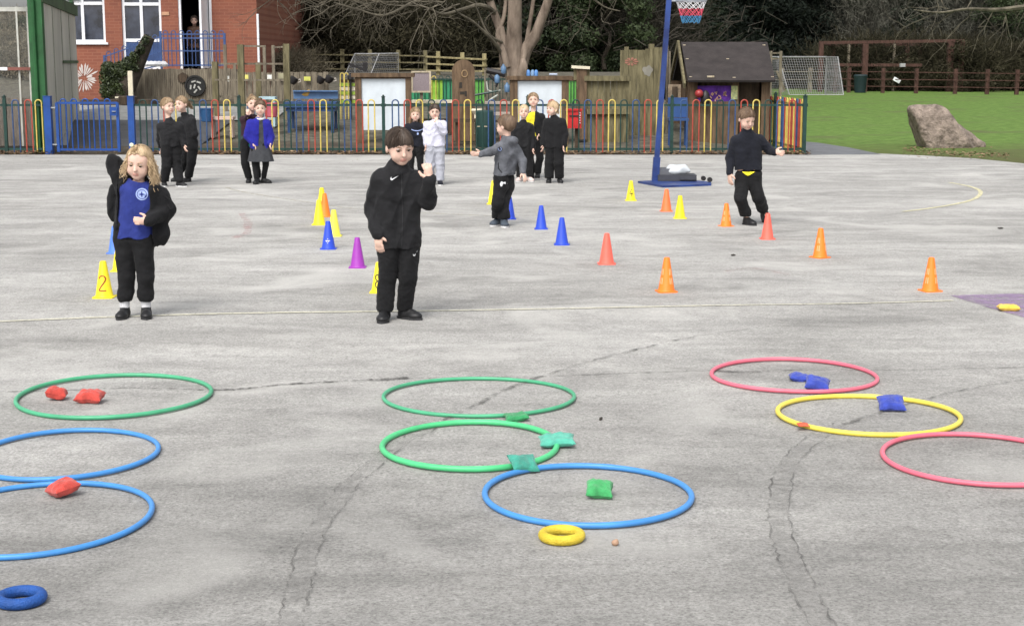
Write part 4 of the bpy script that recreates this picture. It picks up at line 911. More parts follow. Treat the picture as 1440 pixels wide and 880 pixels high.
def hoop_part(parent, x, m, y=0, rz=0, w=.105, z1=HT, r=.0115, z0=.03, key='a'):
    k = (m.name, key)
    if k not in HOOPME:
        o = bow(MB(), w, r, z0, z1).build('bow', m, parent, (x, y, 0), True); HOOPME[k] = o.data
    else: o = link('bow', HOOPME[k], parent, (x, y, 0))
    o.rotation_euler = (0, 0, rz); return o
def post(parent, x, m, y=0, h=.93, w=.05):
    mb = MB(); mb.box((0, 0, h / 2), (w, w, h)); mb.box((0, 0, h + .006), (w + .012, w + .012, .012)); mb.lathe([(.016, h + .012), (.02, h + .022), (.012, h + .036), (.001, h + .04)], n=10)
    mb.box((0, 0, RT), (w + .03, .03, .05)); return mb.build('post', m, parent, (x, y, 0))
xs = lambda u: PY(u, 217, FY).x
pitch = (xs(540) - xs(338)) / 12
fe = empty('bow_top_fence', (0, FY, 0), 'multicoloured bow top metal fence running across behind the playground', 'fence')
x338 = xs(338); x0 = xs(197); x1 = xs(1130)
for z in (RT, RBm): mb = MB(); mb.box(((x0 + x1) / 2 - .05, 0, z), (x1 - x0 + .1, .012, .034)); mb.build('rail', FG, fe)
i = -8
while True:
    x = x338 + i * pitch
    if x > x1 - .05: break
    if i % 12 == 0: post(fe, x, FG)
    elif x > x0: hoop_part(fe, x, SEQ[(i % 12 - 1) % 4])
    i += 1
post(fe, x1, FG, w=.06, h=.94)
# left run
fl = empty('bow_top_fence', (0, FY, 0), 'short multicoloured bow top fence left of the blue gate', 'fence')
xl1 = xs(64)
for z in (RT, RBm): mb = MB(); mb.box(((xl1 - 10.5) / 2, 0, z), (xl1 + 10.5, .012, .034)); mb.build('rail', FG, fl)
hoop_part(fl, xs(57.5), FYL)
for u, m in ((43, FR), (25, FB), (-6, FYL), (-22, FR), (-38, FB), (-54, FG)): hoop_part(fl, xs(u), m)
post(fl, xs(10), FG); post(fl, xs(-90), FG)
# side run going back from the corner
fs_ = empty('bow_top_fence', (x1, FY, 0), 'multicoloured bow top fence going back from the right corner by the playhouse', 'fence', rz=math.pi / 2 + .035)
Ls = 7.2
for z in (RT, RBm): mb = MB(); mb.box((Ls / 2, 0, z), (Ls, .012, .034)); mb.build('rail', FG, fs_)
for i in range(1, int(Ls / pitch)):
    if i % 12 == 0: post(fs_, i * pitch, FG)
    else: hoop_part(fs_, i * pitch, [FYL, FYL, FR, FB, FYL, FR][i % 6])
# gate
ga = empty('metal_gate', (xs(128), FY, 0), 'blue bow top metal gate between two thick blue posts', 'gate')
xo = xs(128)
for u, w in ((70.5, .115), (187, .10)): mb = MB(); mb.box((xs(u) - xo, 0, .47), (w, w, .94)); mb.box((xs(u) - xo, 0, .945), (w + .01, w + .01, .01)); mb.build('gate_post', GB, ga)
mb = MB(); gl, gr = xs(83) - xo, xs(168) - xo
for x in (gl, gr): mb.box((x, 0, .44), (.045, .045, .80))
for z in (.835, .075): mb.box(((gl + gr) / 2, 0, z), (gr - gl, .03, .035))
mb.build('gate_frame', GB, ga)
for u in (92, 107, 123, 138, 154): hoop_part(ga, xs(u) - xo, GB, w=.092, z1=.90, z0=.08, key='g')
mb = MB(); mb.box((gr - .06, -.03, .70), (.13, .02, .14)); mb.box((gr - .06, -.045, .70), (.05, .02, .03)); mb.build('latch_box', GB, ga); mb = MB(); mb.box((gr - .05, -.055, .70), (.06, .012, .012)); mb.box((gl - .06, -.03, .76), (.09, .02, .02)); mb.box((gl - .06, -.03, .16), (.09, .02, .02)); mb.build('bolt', mat('galvanised', (.4, .42, .44), rough=.4, metal=.6), ga)
# leaf litter along the foot of the fence
r = random.Random(4); vs = []; fs = []
LEAF = mat('dead_leaves', (.15, .07, .035), rough=.9, var=.6, scale=3, col2=(.32, .22, .13)); m0 = MB()
def leaf(x, y, z, s):
    a = r.uniform(0, 6.28); t = r.uniform(-.6, .6); M = Matrix.Rotation(a, 3, 'Z') @ Matrix.Rotation(t, 3, 'X'); q = [M @ Vector(p) * s for p in ((-1, 0, 0), (-.2, -.55, .12), (1, 0, 0), (-.2, .55, .12))]; zz = -min(p.z for p in q); m0.add([(x + p.x, y + p.y, z + zz + .003 + p.z) for p in q], [(0, 1, 2, 3)])
for i in range(9000):
    x = r.uniform(-10.4, 4.9); 
    if xs(75) < x < xs(180) and r.random() < .9: continue
    y = FY + min(.16, max(-.22, r.gauss(0, .08))); k = .5 + .5 * mnoise.noise(Vector((x * 1.3, 0, 3)))
    if r.random() > .35 + k * .7: continue
    leaf(x, y, r.uniform(0, .05), r.uniform(.014, .036))
for i in range(480): u = r.uniform(1270, 1420); v = 212 + (u - 1270) * .045 + r.gauss(0, 3.5); p = G(u, v); leaf(p.x, p.y, 0, r.uniform(.015, .035))
for i in range(160): p = Vector((r.uniform(-10, 9), FY - abs(r.gauss(0, .9)) - .1, 0)); leaf(p.x, p.y, 0, r.uniform(.008, .018))
tag(m0.build('fallen_leaves', LEAF), kind='stuff')
# ------------------------------------------------------------------ school building
WB = 38.0
def brickmat():
    m = bpy.data.materials.new('red_brick'); m.use_nodes = True; nt = m.node_tree; N = nt.nodes; L = nt.links; b = N['Principled BSDF']; tc = N.new('ShaderNodeTexCoord')
    mp = N.new('ShaderNodeMapping'); mp.inputs['Rotation'].default_value = (R(90), 0, 0); L.new(tc.outputs['Object'], mp.inputs['Vector'])
    br = N.new('ShaderNodeTexBrick'); br.inputs['Scale'].default_value = 1; br.inputs['Brick Width'].default_value = .225; br.inputs['Row Height'].default_value = .075; br.inputs['Mortar Size'].default_value = .007; br.inputs['Bias'].default_value = -.1
    br.inputs['Color1'].default_value = (.245, .085, .050, 1); br.inputs['Color2'].default_value = (.20, .066, .042, 1); br.inputs['Mortar'].default_value = (.27, .11, .07, 1)
    L.new(mp.outputs[0], br.inputs['Vector']); n = N.new('ShaderNodeTexNoise'); n.inputs['Scale'].default_value = 1.3; n.inputs['Detail'].default_value = 6; L.new(tc.outputs['Object'], n.inputs['Vector'])
    r = N.new('ShaderNodeValToRGB'); r.color_ramp.elements[0].color = (.75, .75, .75, 1); r.color_ramp.elements[1].color = (1.2, 1.15, 1.1, 1); L.new(n.outputs['Fac'], r.inputs['Fac']); x = N.new('ShaderNodeMix'); x.data_type = 'RGBA'; x.blend_type = 'MULTIPLY'; x.inputs['Factor'].default_value = 1
    L.new(br.outputs['Color'], x.inputs['A']); L.new(r.outputs['Color'], x.inputs['B']); L.new(x.outputs['Result'], b.inputs['Base Color']); b.inputs['Roughness'].default_value = .85
    bp = N.new('ShaderNodeBump'); bp.inputs['Strength'].default_value = .4; bp.inputs['Distance'].default_value = .01; L.new(br.outputs['Fac'], bp.inputs['Height']); bp.invert = True; L.new(bp.outputs[0], b.inputs['Normal']); return m
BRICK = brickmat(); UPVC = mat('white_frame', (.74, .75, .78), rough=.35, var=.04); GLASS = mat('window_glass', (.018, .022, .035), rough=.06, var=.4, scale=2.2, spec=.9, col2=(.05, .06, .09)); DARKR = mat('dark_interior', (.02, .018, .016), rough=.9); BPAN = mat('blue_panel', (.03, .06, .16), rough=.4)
X = lambda u, Y=WB: PY(u, 60, Y).x
Z = lambda v, Y=WB, u=720: PY(u, v, Y).z
zf = Z(97.5)
bd = empty('school_building', (X(362), WB, .6), 'red brick school building with white framed windows and open door', 'building')
ox, oy, oz = X(362), WB, .6
def bb(x0, x1, y0, y1, z0, z1, name, m, parent=bd): mb = MB(); mb.b2(x0 - ox, x1 - ox, y0 - oy, y1 - oy, z0 - oz, z1 - oz); return mb.build(name, m, parent)
HTOP = 3.9
wl, w1a, w1b, da, db, ea, eb, wr = X(64), X(80), X(149), X(172.5), X(228), X(252), X(299), X(362)
mb = MB()
for (a, b_, z0, z1) in ((wl, w1a, 0, HTOP), (w1a, w1b, 0, Z(60)), (w1a, w1b, 3.35, HTOP), (w1b, da, 0, HTOP), (da, db, 0, zf), (da, db, 3.35, HTOP), (db, ea, 0, HTOP), (ea, eb, 0, zf), (ea, eb, 3.35, HTOP), (eb, wr, 0, HTOP)):
    mb.b2(a - ox, b_ - ox, 0, .3, z0 - oz, z1 - oz)
mb.b2(wr - .3 - ox, wr - ox, .3, 9, 0 - oz, HTOP - oz); mb.b2(wl - ox, wl + .3 - ox, .3, 9, 0 - oz, HTOP - oz); mb.b2(wl + .3 - ox, wr - .3 - ox, 8.7, 9, 0 - oz, HTOP - oz)
mb.build('wall', BRICK, bd)
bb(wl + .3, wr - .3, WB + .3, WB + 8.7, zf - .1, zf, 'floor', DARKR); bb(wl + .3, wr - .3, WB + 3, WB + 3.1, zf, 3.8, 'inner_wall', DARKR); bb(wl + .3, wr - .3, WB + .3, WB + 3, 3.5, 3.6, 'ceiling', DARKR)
mb = MB(); zt = HTOP - oz; vs = [Vector((wl - .4 - ox, -.5, zt)), Vector((wl - .4 - ox, 9.5, zt)), Vector((wl - .4 - ox, 4.5, zt + 2.4))]; mb.prism(vs, (0, 0, 0), (wr - wl + .8, 0, 0)); mb.build('roof', mat('roof_tile', (.10, .07, .06), var=.3, scale=5), bd)
def win(x0, x1, z0, z1, vbars, hbars, name='window', fw=.065, sill=True, low=None):
    mb = MB(); y = WB + .06 - oy
    B = lambda a, b_, c, d_, yy=y: mb.b2(a - ox, b_ - ox, yy, yy + .07, c - oz, d_ - oz)
    B(x0, x0 + fw, z0, z1); B(x1 - fw, x1, z0, z1); B(x0 + fw, x1 - fw, z0, z0 + fw); B(x0 + fw, x1 - fw, z1 - fw, z1)
    for v in vbars: B(v - fw * .55, v + fw * .55, z0 + fw, z1 - fw, y - .012)
    for h_ in hbars: B(x0 + fw, x1 - fw, h_ - fw * .6, h_ + fw * .6, y - .006)
    o = mb.build(name, UPVC, bd); mb = MB(); mb.b2(x0 + fw - ox, x1 - fw - ox, y + .03, y + .04, z0 + fw - oz, z1 - fw - oz); mb.build('pane', GLASS, o)
    if sill: mb = MB(); mb.b2(x0 - .06 - ox, x1 + .06 - ox, -.06, .06, z0 - .05 - oz, z0 + .001 - oz); mb.build('sill', UPVC, o)
    if low: mb = MB(); mb.b2(x0 + fw - ox, x1 - fw - ox, y + .005, y + .028, z0 + fw - oz, low - oz); mb.build('kick_panel', BPAN, o)
    return o
win(w1a, w1b, Z(60), 3.35, [X(117)], [Z(5)])
win(da, db, zf, 3.35, [X(199.5)], [Z(57), Z(6)], sill=False, low=Z(60), name='glazed_door')
mb = MB(); y0 = .03
for a, b_ in ((ea, ea + .06), (eb - .07, eb)): mb.b2(a - ox, b_ - ox, y0, y0 + .1, zf - oz, 3.35 - oz)
mb.b2(ea + .06 - ox, eb - .07 - ox, y0, y0 + .1, 3.28 - oz, 3.35 - oz); fr_ = mb.build('door_frame', UPVC, bd)
mb = MB(); mb.box((X(290.5) - ox, -.22, (zf + 3.25) / 2 - oz), (.05, .55, 3.2 - zf), rz=-.12); dl = mb.build('door', UPVC, bd); mb = MB(); mb.box((X(290) - .03 - ox, -.42, Z(29) - oz), (.03, .03, .14)); mb.build('handle', mat('steel', (.5, .5, .5), rough=.3, metal=.8), dl)
bb(wr + .001, wr + .05, WB - .05, WB + .02, .5, Z(20), 'downpipe', UPVC)
mb = MB(); mb.b2(X(229) - ox, X(239.5) - ox, -.02, -.003, Z(22) - oz, Z(17) - oz); mb.build('wall_plate', mat('plate', (.45, .25, .15)), bd)
# white painted flower on the wall
mb = MB(); cx, cz = X(116), Z(110); r = random.Random(3)
for i in range(26):
    a = i * 2 * math.pi / 26 + r.uniform(-.06, .06); l0 = r.uniform(.06, .12); l1 = r.uniform(.22, .40); wd = r.uniform(.012, .026); p0 = Vector((cx + l0 * math.cos(a), WB - .004, cz + l0 * math.sin(a))); p1 = Vector((cx + l1 * math.cos(a), WB - .004, cz + l1 * math.sin(a))); q = Vector((-math.sin(a), 0, math.cos(a))) * wd
    m_ = p0.lerp(p1, .75); mb.prism([Vector(k) - Vector((ox, oy, oz)) for k in (p0 - q * .3, m_ - q, p1, m_ + q, p0 + q * .3)], (0, 0, 0), (0, -.004, 0))
mb.build('painted_flower', mat('mural_white', (.55, .50, .47), var=.15), bd)
# a person just inside the door
pr = empty('person', (X(266) - .0, WB + .7, zf), 'dim figure in dark clothes standing inside the open school door', 'person')
make_person(pr, dict(H=1.32, yaw=.1, seed=31, hair=('short', H_BROWN), bottom=NAVY, shoe=SHOEB, tops=[dict(name='jumper', mat=mat('brown_top', (.10, .05, .03)), hem=.52, e=.0)]), .010)
# landing with blue railings
RAILB = mat('railing_blue', (.035, .075, .20), rough=.4, var=.25); RY_ = 36.6
CONC = mat('concrete', (.20, .19, .17), var=.2, scale=3, bump=.3, bscale=40)
XR = lambda u: PY(u, 60, RY_).x; ZR = lambda v: PY(720, v, RY_).z
mb = MB(); mb.b2(XR(222), XR(322), RY_ - .1, WB - .01, .5, ZR(98)); tag(mb.build('door_landing', CONC), 'raised concrete landing in front of the open school door', 'landing')
ra = empty('ramp_railing', (XR(225), RY_, .6), 'blue bow top railing on the landing and steps of the school door', 'railing'); o0 = Vector((XR(225), RY_, .6))
def rp(u, v, y=RY_): return Vector((XR(u), y, ZR(v))) - o0
for u, v0, v1 in ((226, 44, 98), (316, 47, 98), (146, 78, 112)): mb = MB(); mb.bar(rp(u, v1), rp(u, v0), .05); mb.build('post', RAILB, ra)
for a, b_ in (((226, 48.5), (316, 48.5)), ((226, 54), (316, 54)), ((226, 72), (316, 72)), ((226, 92), (316, 92)), ((146, 80), (226, 52)), ((146, 98), (226, 72)), ((146, 108), (226, 92))): mb = MB(); mb.bar(rp(*a), rp(*b_), .028); mb.build('rail', RAILB, ra)
for i in range(8):
    u = 233 + i * 11.2; o = bow(MB(), .105, .011, 0, ZR(43.5) - ZR(94), n=5, seg=6).build('bow', RAILB, ra, rp(u, 94), True)
for i in range(7):
    u = 152 + i * 11; vt = 78 - (u - 146) * .35; o = bow(MB(), .10, .011, 0, .55, n=5, seg=6).build('bow', RAILB, ra, rp(u, vt + 30), True)
mb = MB()
for i in range(4): mb.b2(XR(150 + i * 18), XR(150 + (i + 1) * 18), RY_ + .05, WB - .01, .4, ZR(118 - i * 6))
tag(mb.build('entrance_steps', CONC), 'concrete steps up to the landing behind the ivy log', 'steps')
# ------------------------------------------------------------------ timber screens and boards
def wood(n, c, c2=None, s=5): return mat(n, c, rough=.85, var=.3, scale=s, col2=c2, stretch=(3, 3, .5), bump=.4, bscale=30)
WGREY = wood('weathered_wood', (.14, .115, .085), (.24, .205, .15)); WBR = wood('brown_wood', (.085, .052, .03), (.16, .105, .062)); WGRN = wood('algae_wood', (.10, .085, .042), (.19, .165, .09)); WPALE = wood('pale_wood', (.40, .33, .22), (.52, .45, .33)); WDK = wood('dark_wood', (.05, .034, .022), (.09, .062, .04)); WRED = wood('red_brown_timber', (.055, .024, .018), (.095, .046, .034)); CREAM = mat('cream_board', (.60, .55, .42), var=.1)
SY = 35.6
def sx(u, Y): return PY(u, 90, Y).x
def sz(v, Y): return PY(720, v, Y).z
def palisade(u0, u1, vt, vb, Y, m, w, lab, jit=.02, gap=.003, th_=.03, name='board_fence', cat='fence', rails=True, vt2=None):
    x0, x1 = sx(u0, Y), sx(u1, Y); zt, zb = sz(vt, Y), sz(vb, Y); zt2 = sz(vt2, Y) if vt2 is not None else zt; o = empty(name, (x0, Y, zb), lab, cat); n = max(1, round((x1 - x0) / w)); w = (x1 - x0) / n; r = random.Random(int(u0)); mb = MB()
    for i in range(n):
        h = (zt + (zt2 - zt) * i / max(1, n - 1)) - zb + r.uniform(-jit, jit); mb.box(((i + .5) * w, r.uniform(-.004, .004), h / 2), (w - gap * 2, th_, h), ry=r.uniform(-.006, .006))
    mb.build('board', m, o)
    if rails:
        for q in (.2, .8): mb = MB(); mb.box(((x1 - x0) / 2, .04, (zt - zb) * q), (x1 - x0, .05, .07)); mb.build('rail', m, o)
    return o
palisade(168, 332, 97, 141, SY, WGREY, .045, 'grey brushwood screen under the school landing', .012, .003)
palisade(330, 462, 102, 150, 33.6, WGREY, .13, 'grey vertical board fence hung with cups behind the blue table', .012, .006)
mb = MB(); c_ = Vector((sx(190, SY), SY + .1, sz(94, SY)))
for i in range(9): mb.lathe([(.001, .0), (.10, .0), (.12, .05), (.07, .11), (.001, .13)], c_ + Vector((i * .09 - .1, 0, .0)), 8)
tag(mb.build('white_sacks', mat('white_sack', (.6, .6, .62), var=.1), smooth=True), 'white sacks lying on top of the brushwood screen', 'sack')
# black tray with pictures
tr = empty('round_tray', (sx(274, SY), SY - .05, sz(121, SY)), 'black round tray holding pale cutlery shapes on the grey screen', 'tray'); mb = MB(); prof = [(.235, -.02), (.245, .0), (.235, .025), (.20, .025), (.19, .005), (.001, .004)]; mb.lathe(prof, n=32); o = mb.build('tray', mat('black_plastic', (.012, .012, .012), rough=.5), tr, smooth=True); o.rotation_euler = (R(90), 0, 0)
for (x, z, a) in ((-.10, -.03, .1), (.10, -.05, -.6), (-.03, .10, 1.3), (.09, .08, 1.9), (.01, -.12, .7), (-.01, -.01, .3)): mb = MB(); mb.box((x, -.02, z), (.035, .012, .10), ry=a); mb.build('cutlery', mat('pale_grey', (.38, .38, .35)), tr)
mb = MB(); mb.prism([Vector((sx(u, SY), SY - .03, sz(v, SY))) for u, v in ((250, 106), (257, 102), (264, 106), (262, 114), (256, 117), (250, 113))], (0, 0, 0), (0, -.03, 0)); tag(mb.build('wooden_plaque', WDK), 'small dark wooden plaque left of the black round tray', 'plaque')
# ivy-covered leaning log with cream post
def leafmesh(name, centers, n, size, seed, mats, aspect=1.0, up=0.0):
    """many small leaf faces scattered round a list of (centre, radii) clumps"""
    r = np.random.RandomState(seed); wts = np.array([c[1][0] * c[1][1] * c[1][2] for c in centers]) ** .67; wts /= wts.sum(); idx = r.choice(len(centers), n, p=wts)
    C = np.array([c[0] for c in centers])[idx]; Rr = np.array([c[1] for c in centers])[idx]
    d = r.randn(n, 3); d /= np.linalg.norm(d, axis=1, keepdims=True); rad = r.rand(n, 1) ** .45; P = C + d * rad * Rr
    nrm = d + r.randn(n, 3) * .8; nrm /= np.linalg.norm(nrm, axis=1, keepdims=True); t = np.cross(nrm, r.randn(n, 3)); t /= np.linalg.norm(t, axis=1, keepdims=True); b = np.cross(nrm, t)
    s = size * (.5 + r.rand(n, 1)); V = np.stack([P - t * s, P - b * s * .5 * aspect, P + t * s, P + b * s * .5 * aspect], 1).reshape(-1, 3); return V, np.arange(n * 4).reshape(-1, 4)
IVY = mat('ivy_leaf', (.012, .022, .007), rough=.5, var=.5, scale=5, col2=(.05, .07, .02)); BARKD = mat('dark_bark', (.05, .04, .03), rough=.95, var=.4, scale=6, bump=.8, bscale=20)
IYY = 35.0; c_ = lambda u, v: PY(u, v, IYY)
iv = empty('ivy_log', (c_(170, 138).x, IYY, .6), 'leaning log smothered in dark ivy propped by a cream post', 'ivy log'); of = Vector((c_(170, 138).x, IYY, .6))
mb = MB(); mb.tube([c_(165, 145) - of, c_(178, 118) - of, c_(192, 90) - of, c_(210, 52) - of], [.26, .24, .19, .13], n=10); mb.build('trunk', BARKD, iv, smooth=True)
cl = [(tuple(c_(u, v) - of), (a * .0163, .25, b_ * .0163)) for u, v, a, b_ in ((160, 112, 17, 20), (158, 128, 15, 14), (152, 98, 8, 10), (172, 102, 14, 14), (183, 92, 11, 11), (192, 82, 8, 9), (200, 70, 6, 8), (207, 58, 5, 7), (172, 125, 10, 12), (190, 95, 9, 8))]
cl = [(a, (b_[0] * 1.2, b_[1] * 1.3, b_[2] * 1.15)) for a, b_ in cl]; V, Q = leafmesh('ivy', cl, 22000, .028, 5, [IVY]); link('foliage', np_mesh('ivy', V, Q, [IVY]), iv)
mb = MB(); mb.box((sx(182.5, 34.3), 34.3, (sz(100, 34.3) + .5) / 2), (.10, .06, sz(100, 34.3) - .5)); tag(mb.build('cream_post', CREAM), 'upright cream painted post in front of the ivy log', 'post')
mb = MB(); mb.box((sx(172, 33.9), 33.9, sz(137, 33.9)), (.28, .4, .03)); tag(mb.build('cream_shelf', CREAM), 'small cream shelf left of the cream post', 'shelf')
mb = MB(); mb.box((sx(165, 32.5), 32.5, sz(147, 32.5)), (1.5, .5, .2)); mb.lathe([(.18, 0), (.2, .05), (.2, .2), (.15, .22)], (sx(178, 32.3), 32.3, sz(150, 32.3)), 14); tag(mb.build('low_planter', WDK), 'low dark planter behind the gate under the ivy', 'planter')
# ------------------------------------------------------------------ green shelter on the left
GP = mat('shelter_green', (.016, .085, .025), rough=.45, var=.3, scale=4); GP2 = mat('shelter_fascia', (.05, .085, .035), rough=.7, var=.35, scale=3)
def polymat():
    return mat('clouded_sheet', (.42, .405, .34), rough=.5, var=.2, scale=1.2, col2=(.56, .54, .46), stretch=(1, 1, .3), det=8)
PLY = polymat(); SYA = 25.4; xa = PY(60, 140, SYA).x; zt = PY(60, 2, SYA).z
sh = empty('shelter', (xa, SYA, 0), 'green posted shelter with clouded side panels left of the gate', 'shelter'); o0 = Vector((xa, SYA, 0)); pb = Vector((PY(107, 150, 31).x, 31, 0)) - o0
for p in (Vector((0, 0, 0)), Vector((-3.6, 0, 0)), pb, pb + Vector((-3.6, 0, 0))): mb = MB(); mb.box((p.x, p.y, 1.35 + .1), (.14 if p.y < 1 else .07, .12, 2.7 + .1)); mb.build('post', GP, sh)
mb = MB(); mb.box((-.125, -.02, 1.35), (.07, .07, 2.7)); mb.tube([(-.06, -.1, .02), (-.06, -.1, 2.5)], .03, n=8); mb.build('drainpipe', GP, sh, smooth=True)
n_ = 4
for i in range(n_):
    a = pb * (i / n_) + Vector((.05, .05, 0)); b_ = pb * ((i + 1) / n_) + Vector((.05, .05, 0)); q = (b_ - a).normalized() * .012
    mb = MB(); mb.add([a + q + Vector((0, 0, .1)), b_ - q + Vector((0, 0, .1)), b_ - q + Vector((0, 0, 2.47)), a + q + Vector((0, 0, 2.47))], [(0, 1, 2, 3)]); o = mb.build('side_panel', PLY, sh); mo = o.modifiers.new('s', 'SOLIDIFY'); mo.thickness = .02
    if i: mb = MB(); mb.bar(a + Vector((.0, 0, .1)), a + Vector((0, 0, 2.47)), .026); mb.build('joint_strip', mat('joint', (.28, .28, .23)), sh)
mb = MB(); mb.bar(Vector((.06, -.05, 2.56)), pb + Vector((.06, .1, 2.50)), .06, .20); mb.bar(pb * .5 + Vector((.08, 0, 1.5)), pb + Vector((.08, 0, 1.5)), .02, .05); mb.build('fascia', GP2, sh)
mb = MB(); vs = [Vector((-.45, -.2, 2.70)), Vector((.15, -.2, 2.70)), pb + Vector((.15, .2, 2.66)), pb + Vector((-.45, .2, 2.66))]; mb.prism(vs, (0, 0, 0), (0, 0, .05)); mb.build('roof', mat('roof_sheet', (.75, .77, .78), rough=.4, alpha=.35), sh)
gm = mat('clear_sheet', (.35, .36, .34), rough=.3, var=.25, scale=2, alpha=.08); mb = MB()
mb.b2(-3.5, -.17, .48, .5, .1, 2.4); mb.build('front_sheet', gm, sh); mb = MB()
for u in (26, 41): mb.box((PY(u, 60, 25.9).x - xa, .47, 1.25), (.03, .02, 2.3))
mb.box((-1.8, .465, 2.36), (3.3, .02, .07)); mb.box((-1.8, .465, 1.9), (.3, .02, .015)); mb.build('glazing_bar', mat('glazing_bar', (.42, .42, .38)), sh)
mb = MB(); mb.box((PY(26, 97, 25.8).x - xa - .1, .43, PY(26, 97, 25.8).z), (.9, .02, .05)); mb.build('red_rail', mat('rail_red', (.20, .07, .055)), sh); mb = MB(); mb.box((-.75, .42, PY(26, 97, 25.8).z), (.12, .02, .05)); mb.build('white_end', UPVC, sh)
mb = MB(); mb.box((-1.8, .6, .50), (3.4, .04, .8)); mb.build('lower_boarding', wood('shelter_boards', (.10, .07, .05), (.17, .13, .10)), sh)

# ------------------------------------------------------------------ objects of the nursery yard
def gz(x, y): return th(x, y)
def P2(u, v, Y): return PY(u, v, Y)
# timber climbing frame
CY_ = 30.2; cf = empty('climbing_frame', (sx(350, CY_), CY_, gz(-5, CY_)), 'open frame of weathered posts and thin rails left of the blue table', 'timber frame'); o0 = Vector((sx(350, CY_), CY_, gz(-5, CY_)))
for u, vt, dy, w in ((338, 63, 0, .12), (402.5, 62, 0, .12), (363, 88, .9, .10), (371.5, 64, 1.3, .06), (384, 64, 1.3, .06), (316, 63, .9, .06), (302, 87, .0, .11), (330, 90, 1.6, .06)):
    p = P2(u, vt, CY_ + dy); mb = MB(); mb.box((p.x - o0.x, dy, (p.z - o0.z) / 2 - .1), (w, w, p.z - o0.z + .2)); mb.build('post', WGRN if w > .08 else WGREY, cf)
for (ua, va, ub, vb, dy) in ((340, 65, 372, 65.5, .3), (384, 67, 402, 66, .3), (302, 90, 402, 90, .1), (302, 112.5, 402, 113, -.04), (302, 136, 338, 136, .1)):
    a, b_ = P2(ua, va, CY_ + dy), P2(ub, vb, CY_ + dy); mb = MB(); mb.bar(a - o0, b_ - o0, .035); mb.build('rail', WGREY, cf)
# small picture cards
for u, v, w, h, m, lab in ((346, 109, .10, .11, mat('card_yellow', (.6, .55, .15)), 'small yellow card pinned on the grey fence behind the timber frame'), (379, 109, .10, .11, mat('card_white', (.65, .65, .6)), 'small white card pinned on the fence inside the timber frame'), (397, 107, .17, .12, mat('card_olive', (.3, .28, .18)), 'olive round topped card on the grey fence'), (432, 111, .14, .09, mat('card_lime', (.55, .55, .12)), 'lime yellow card between the hanging black cups'), (320, 111, .08, .12, mat('card_grey', (.5, .5, .46)), 'pale card pinned at the left end of the board fence')):
    p = P2(u, v, 33.5); mb = MB(); mb.box(p, (w, .02, h)); mb.box(p + Vector((0, -.012, -.01)), (w * .5, .006, h * .4)); tag(mb.build('picture_card', m), lab, 'card')
BPL = mat('black_plastic2', (.015, .013, .014), rough=.5)
for u, v, lab in ((413, 113, 'leftmost black cup hanging on the grey board fence'), (451, 112.5, 'middle black cup hanging on the grey board fence'), (463, 111.5, 'rightmost black cup hanging on the grey board fence')):
    p = P2(u, v, 33.4); o = empty('hanging_cup', p, lab, 'cup', 'black cups hanging on the board fence'); mb = MB(); mb.lathe([(.05, -.09), (.085, -.03), (.095, .06), (.08, .065), (.04, -.07)], n=14); q = mb.build('cup', BPL, o, smooth=True); q.rotation_euler = (0, .5, 0); mb = MB(); mb.tube([(.08, 0, 0), (.14, 0, .02), (.15, 0, -.03), (.09, 0, -.05)], .012, n=6); mb.build('handle', mat('pale_handle', (.5, .45, .4)), o)
# blue table
TY = 28.6; tb = empty('play_table', (sx(438, TY), TY, gz(-4, TY)), 'long blue play table behind the fence left of the noticeboard', 'table'); o0 = Vector((sx(438, TY), TY, gz(-4, TY))); BLT = mat('table_blue', (.02, .055, .15), rough=.45, var=.2); BLT2 = mat('tray_blue', (.08, .16, .30), rough=.4)
za = P2(438, 147, TY).z - o0.z; mb = MB(); mb.box((0, 0, za), (.95, .7, .10)); mb.box((0, 0, za - .09), (.9, .62, .06)); mb.build('table_top', BLT, tb)
mb = MB(); mb.box((0, .55, za + .16), (.84, .05, .14)); mb.box((0, .5, za + .235), (.84, .12, .02)); mb.build('back_tray', BLT2, tb)
for x in (-.4, .4):
    for y in (-.28, .28): mb = MB(); mb.box((x, y, za / 2 - .05), (.05, .05, za)); mb.build('leg', BLT, tb)
p = P2(430, 133, 29.15); g = Grid(p - Vector((.2, .12, .12)), p + Vector((.2, .12, .16)), .008); g.ell(p, (.075, .04, .045), k=.02); g.ell(p + Vector((.055, 0, .045)), (.04, .04, .04), k=.015); g.ell(p + Vector((-.07, 0, .0)), (.04, .025, .02), k=.015)
for dx in (-.045, .045): g.cap(p + Vector((dx, 0, -.02)), p + Vector((dx, 0, -.075)), .016, k=.01)
V, Q = g.mesh(); tag(link('toy_animal', np_mesh('toy', V, Q, [mat('toy_tan', (.55, .32, .07))], True)), 'tan toy animal standing on the back tray of the blue table', 'toy')
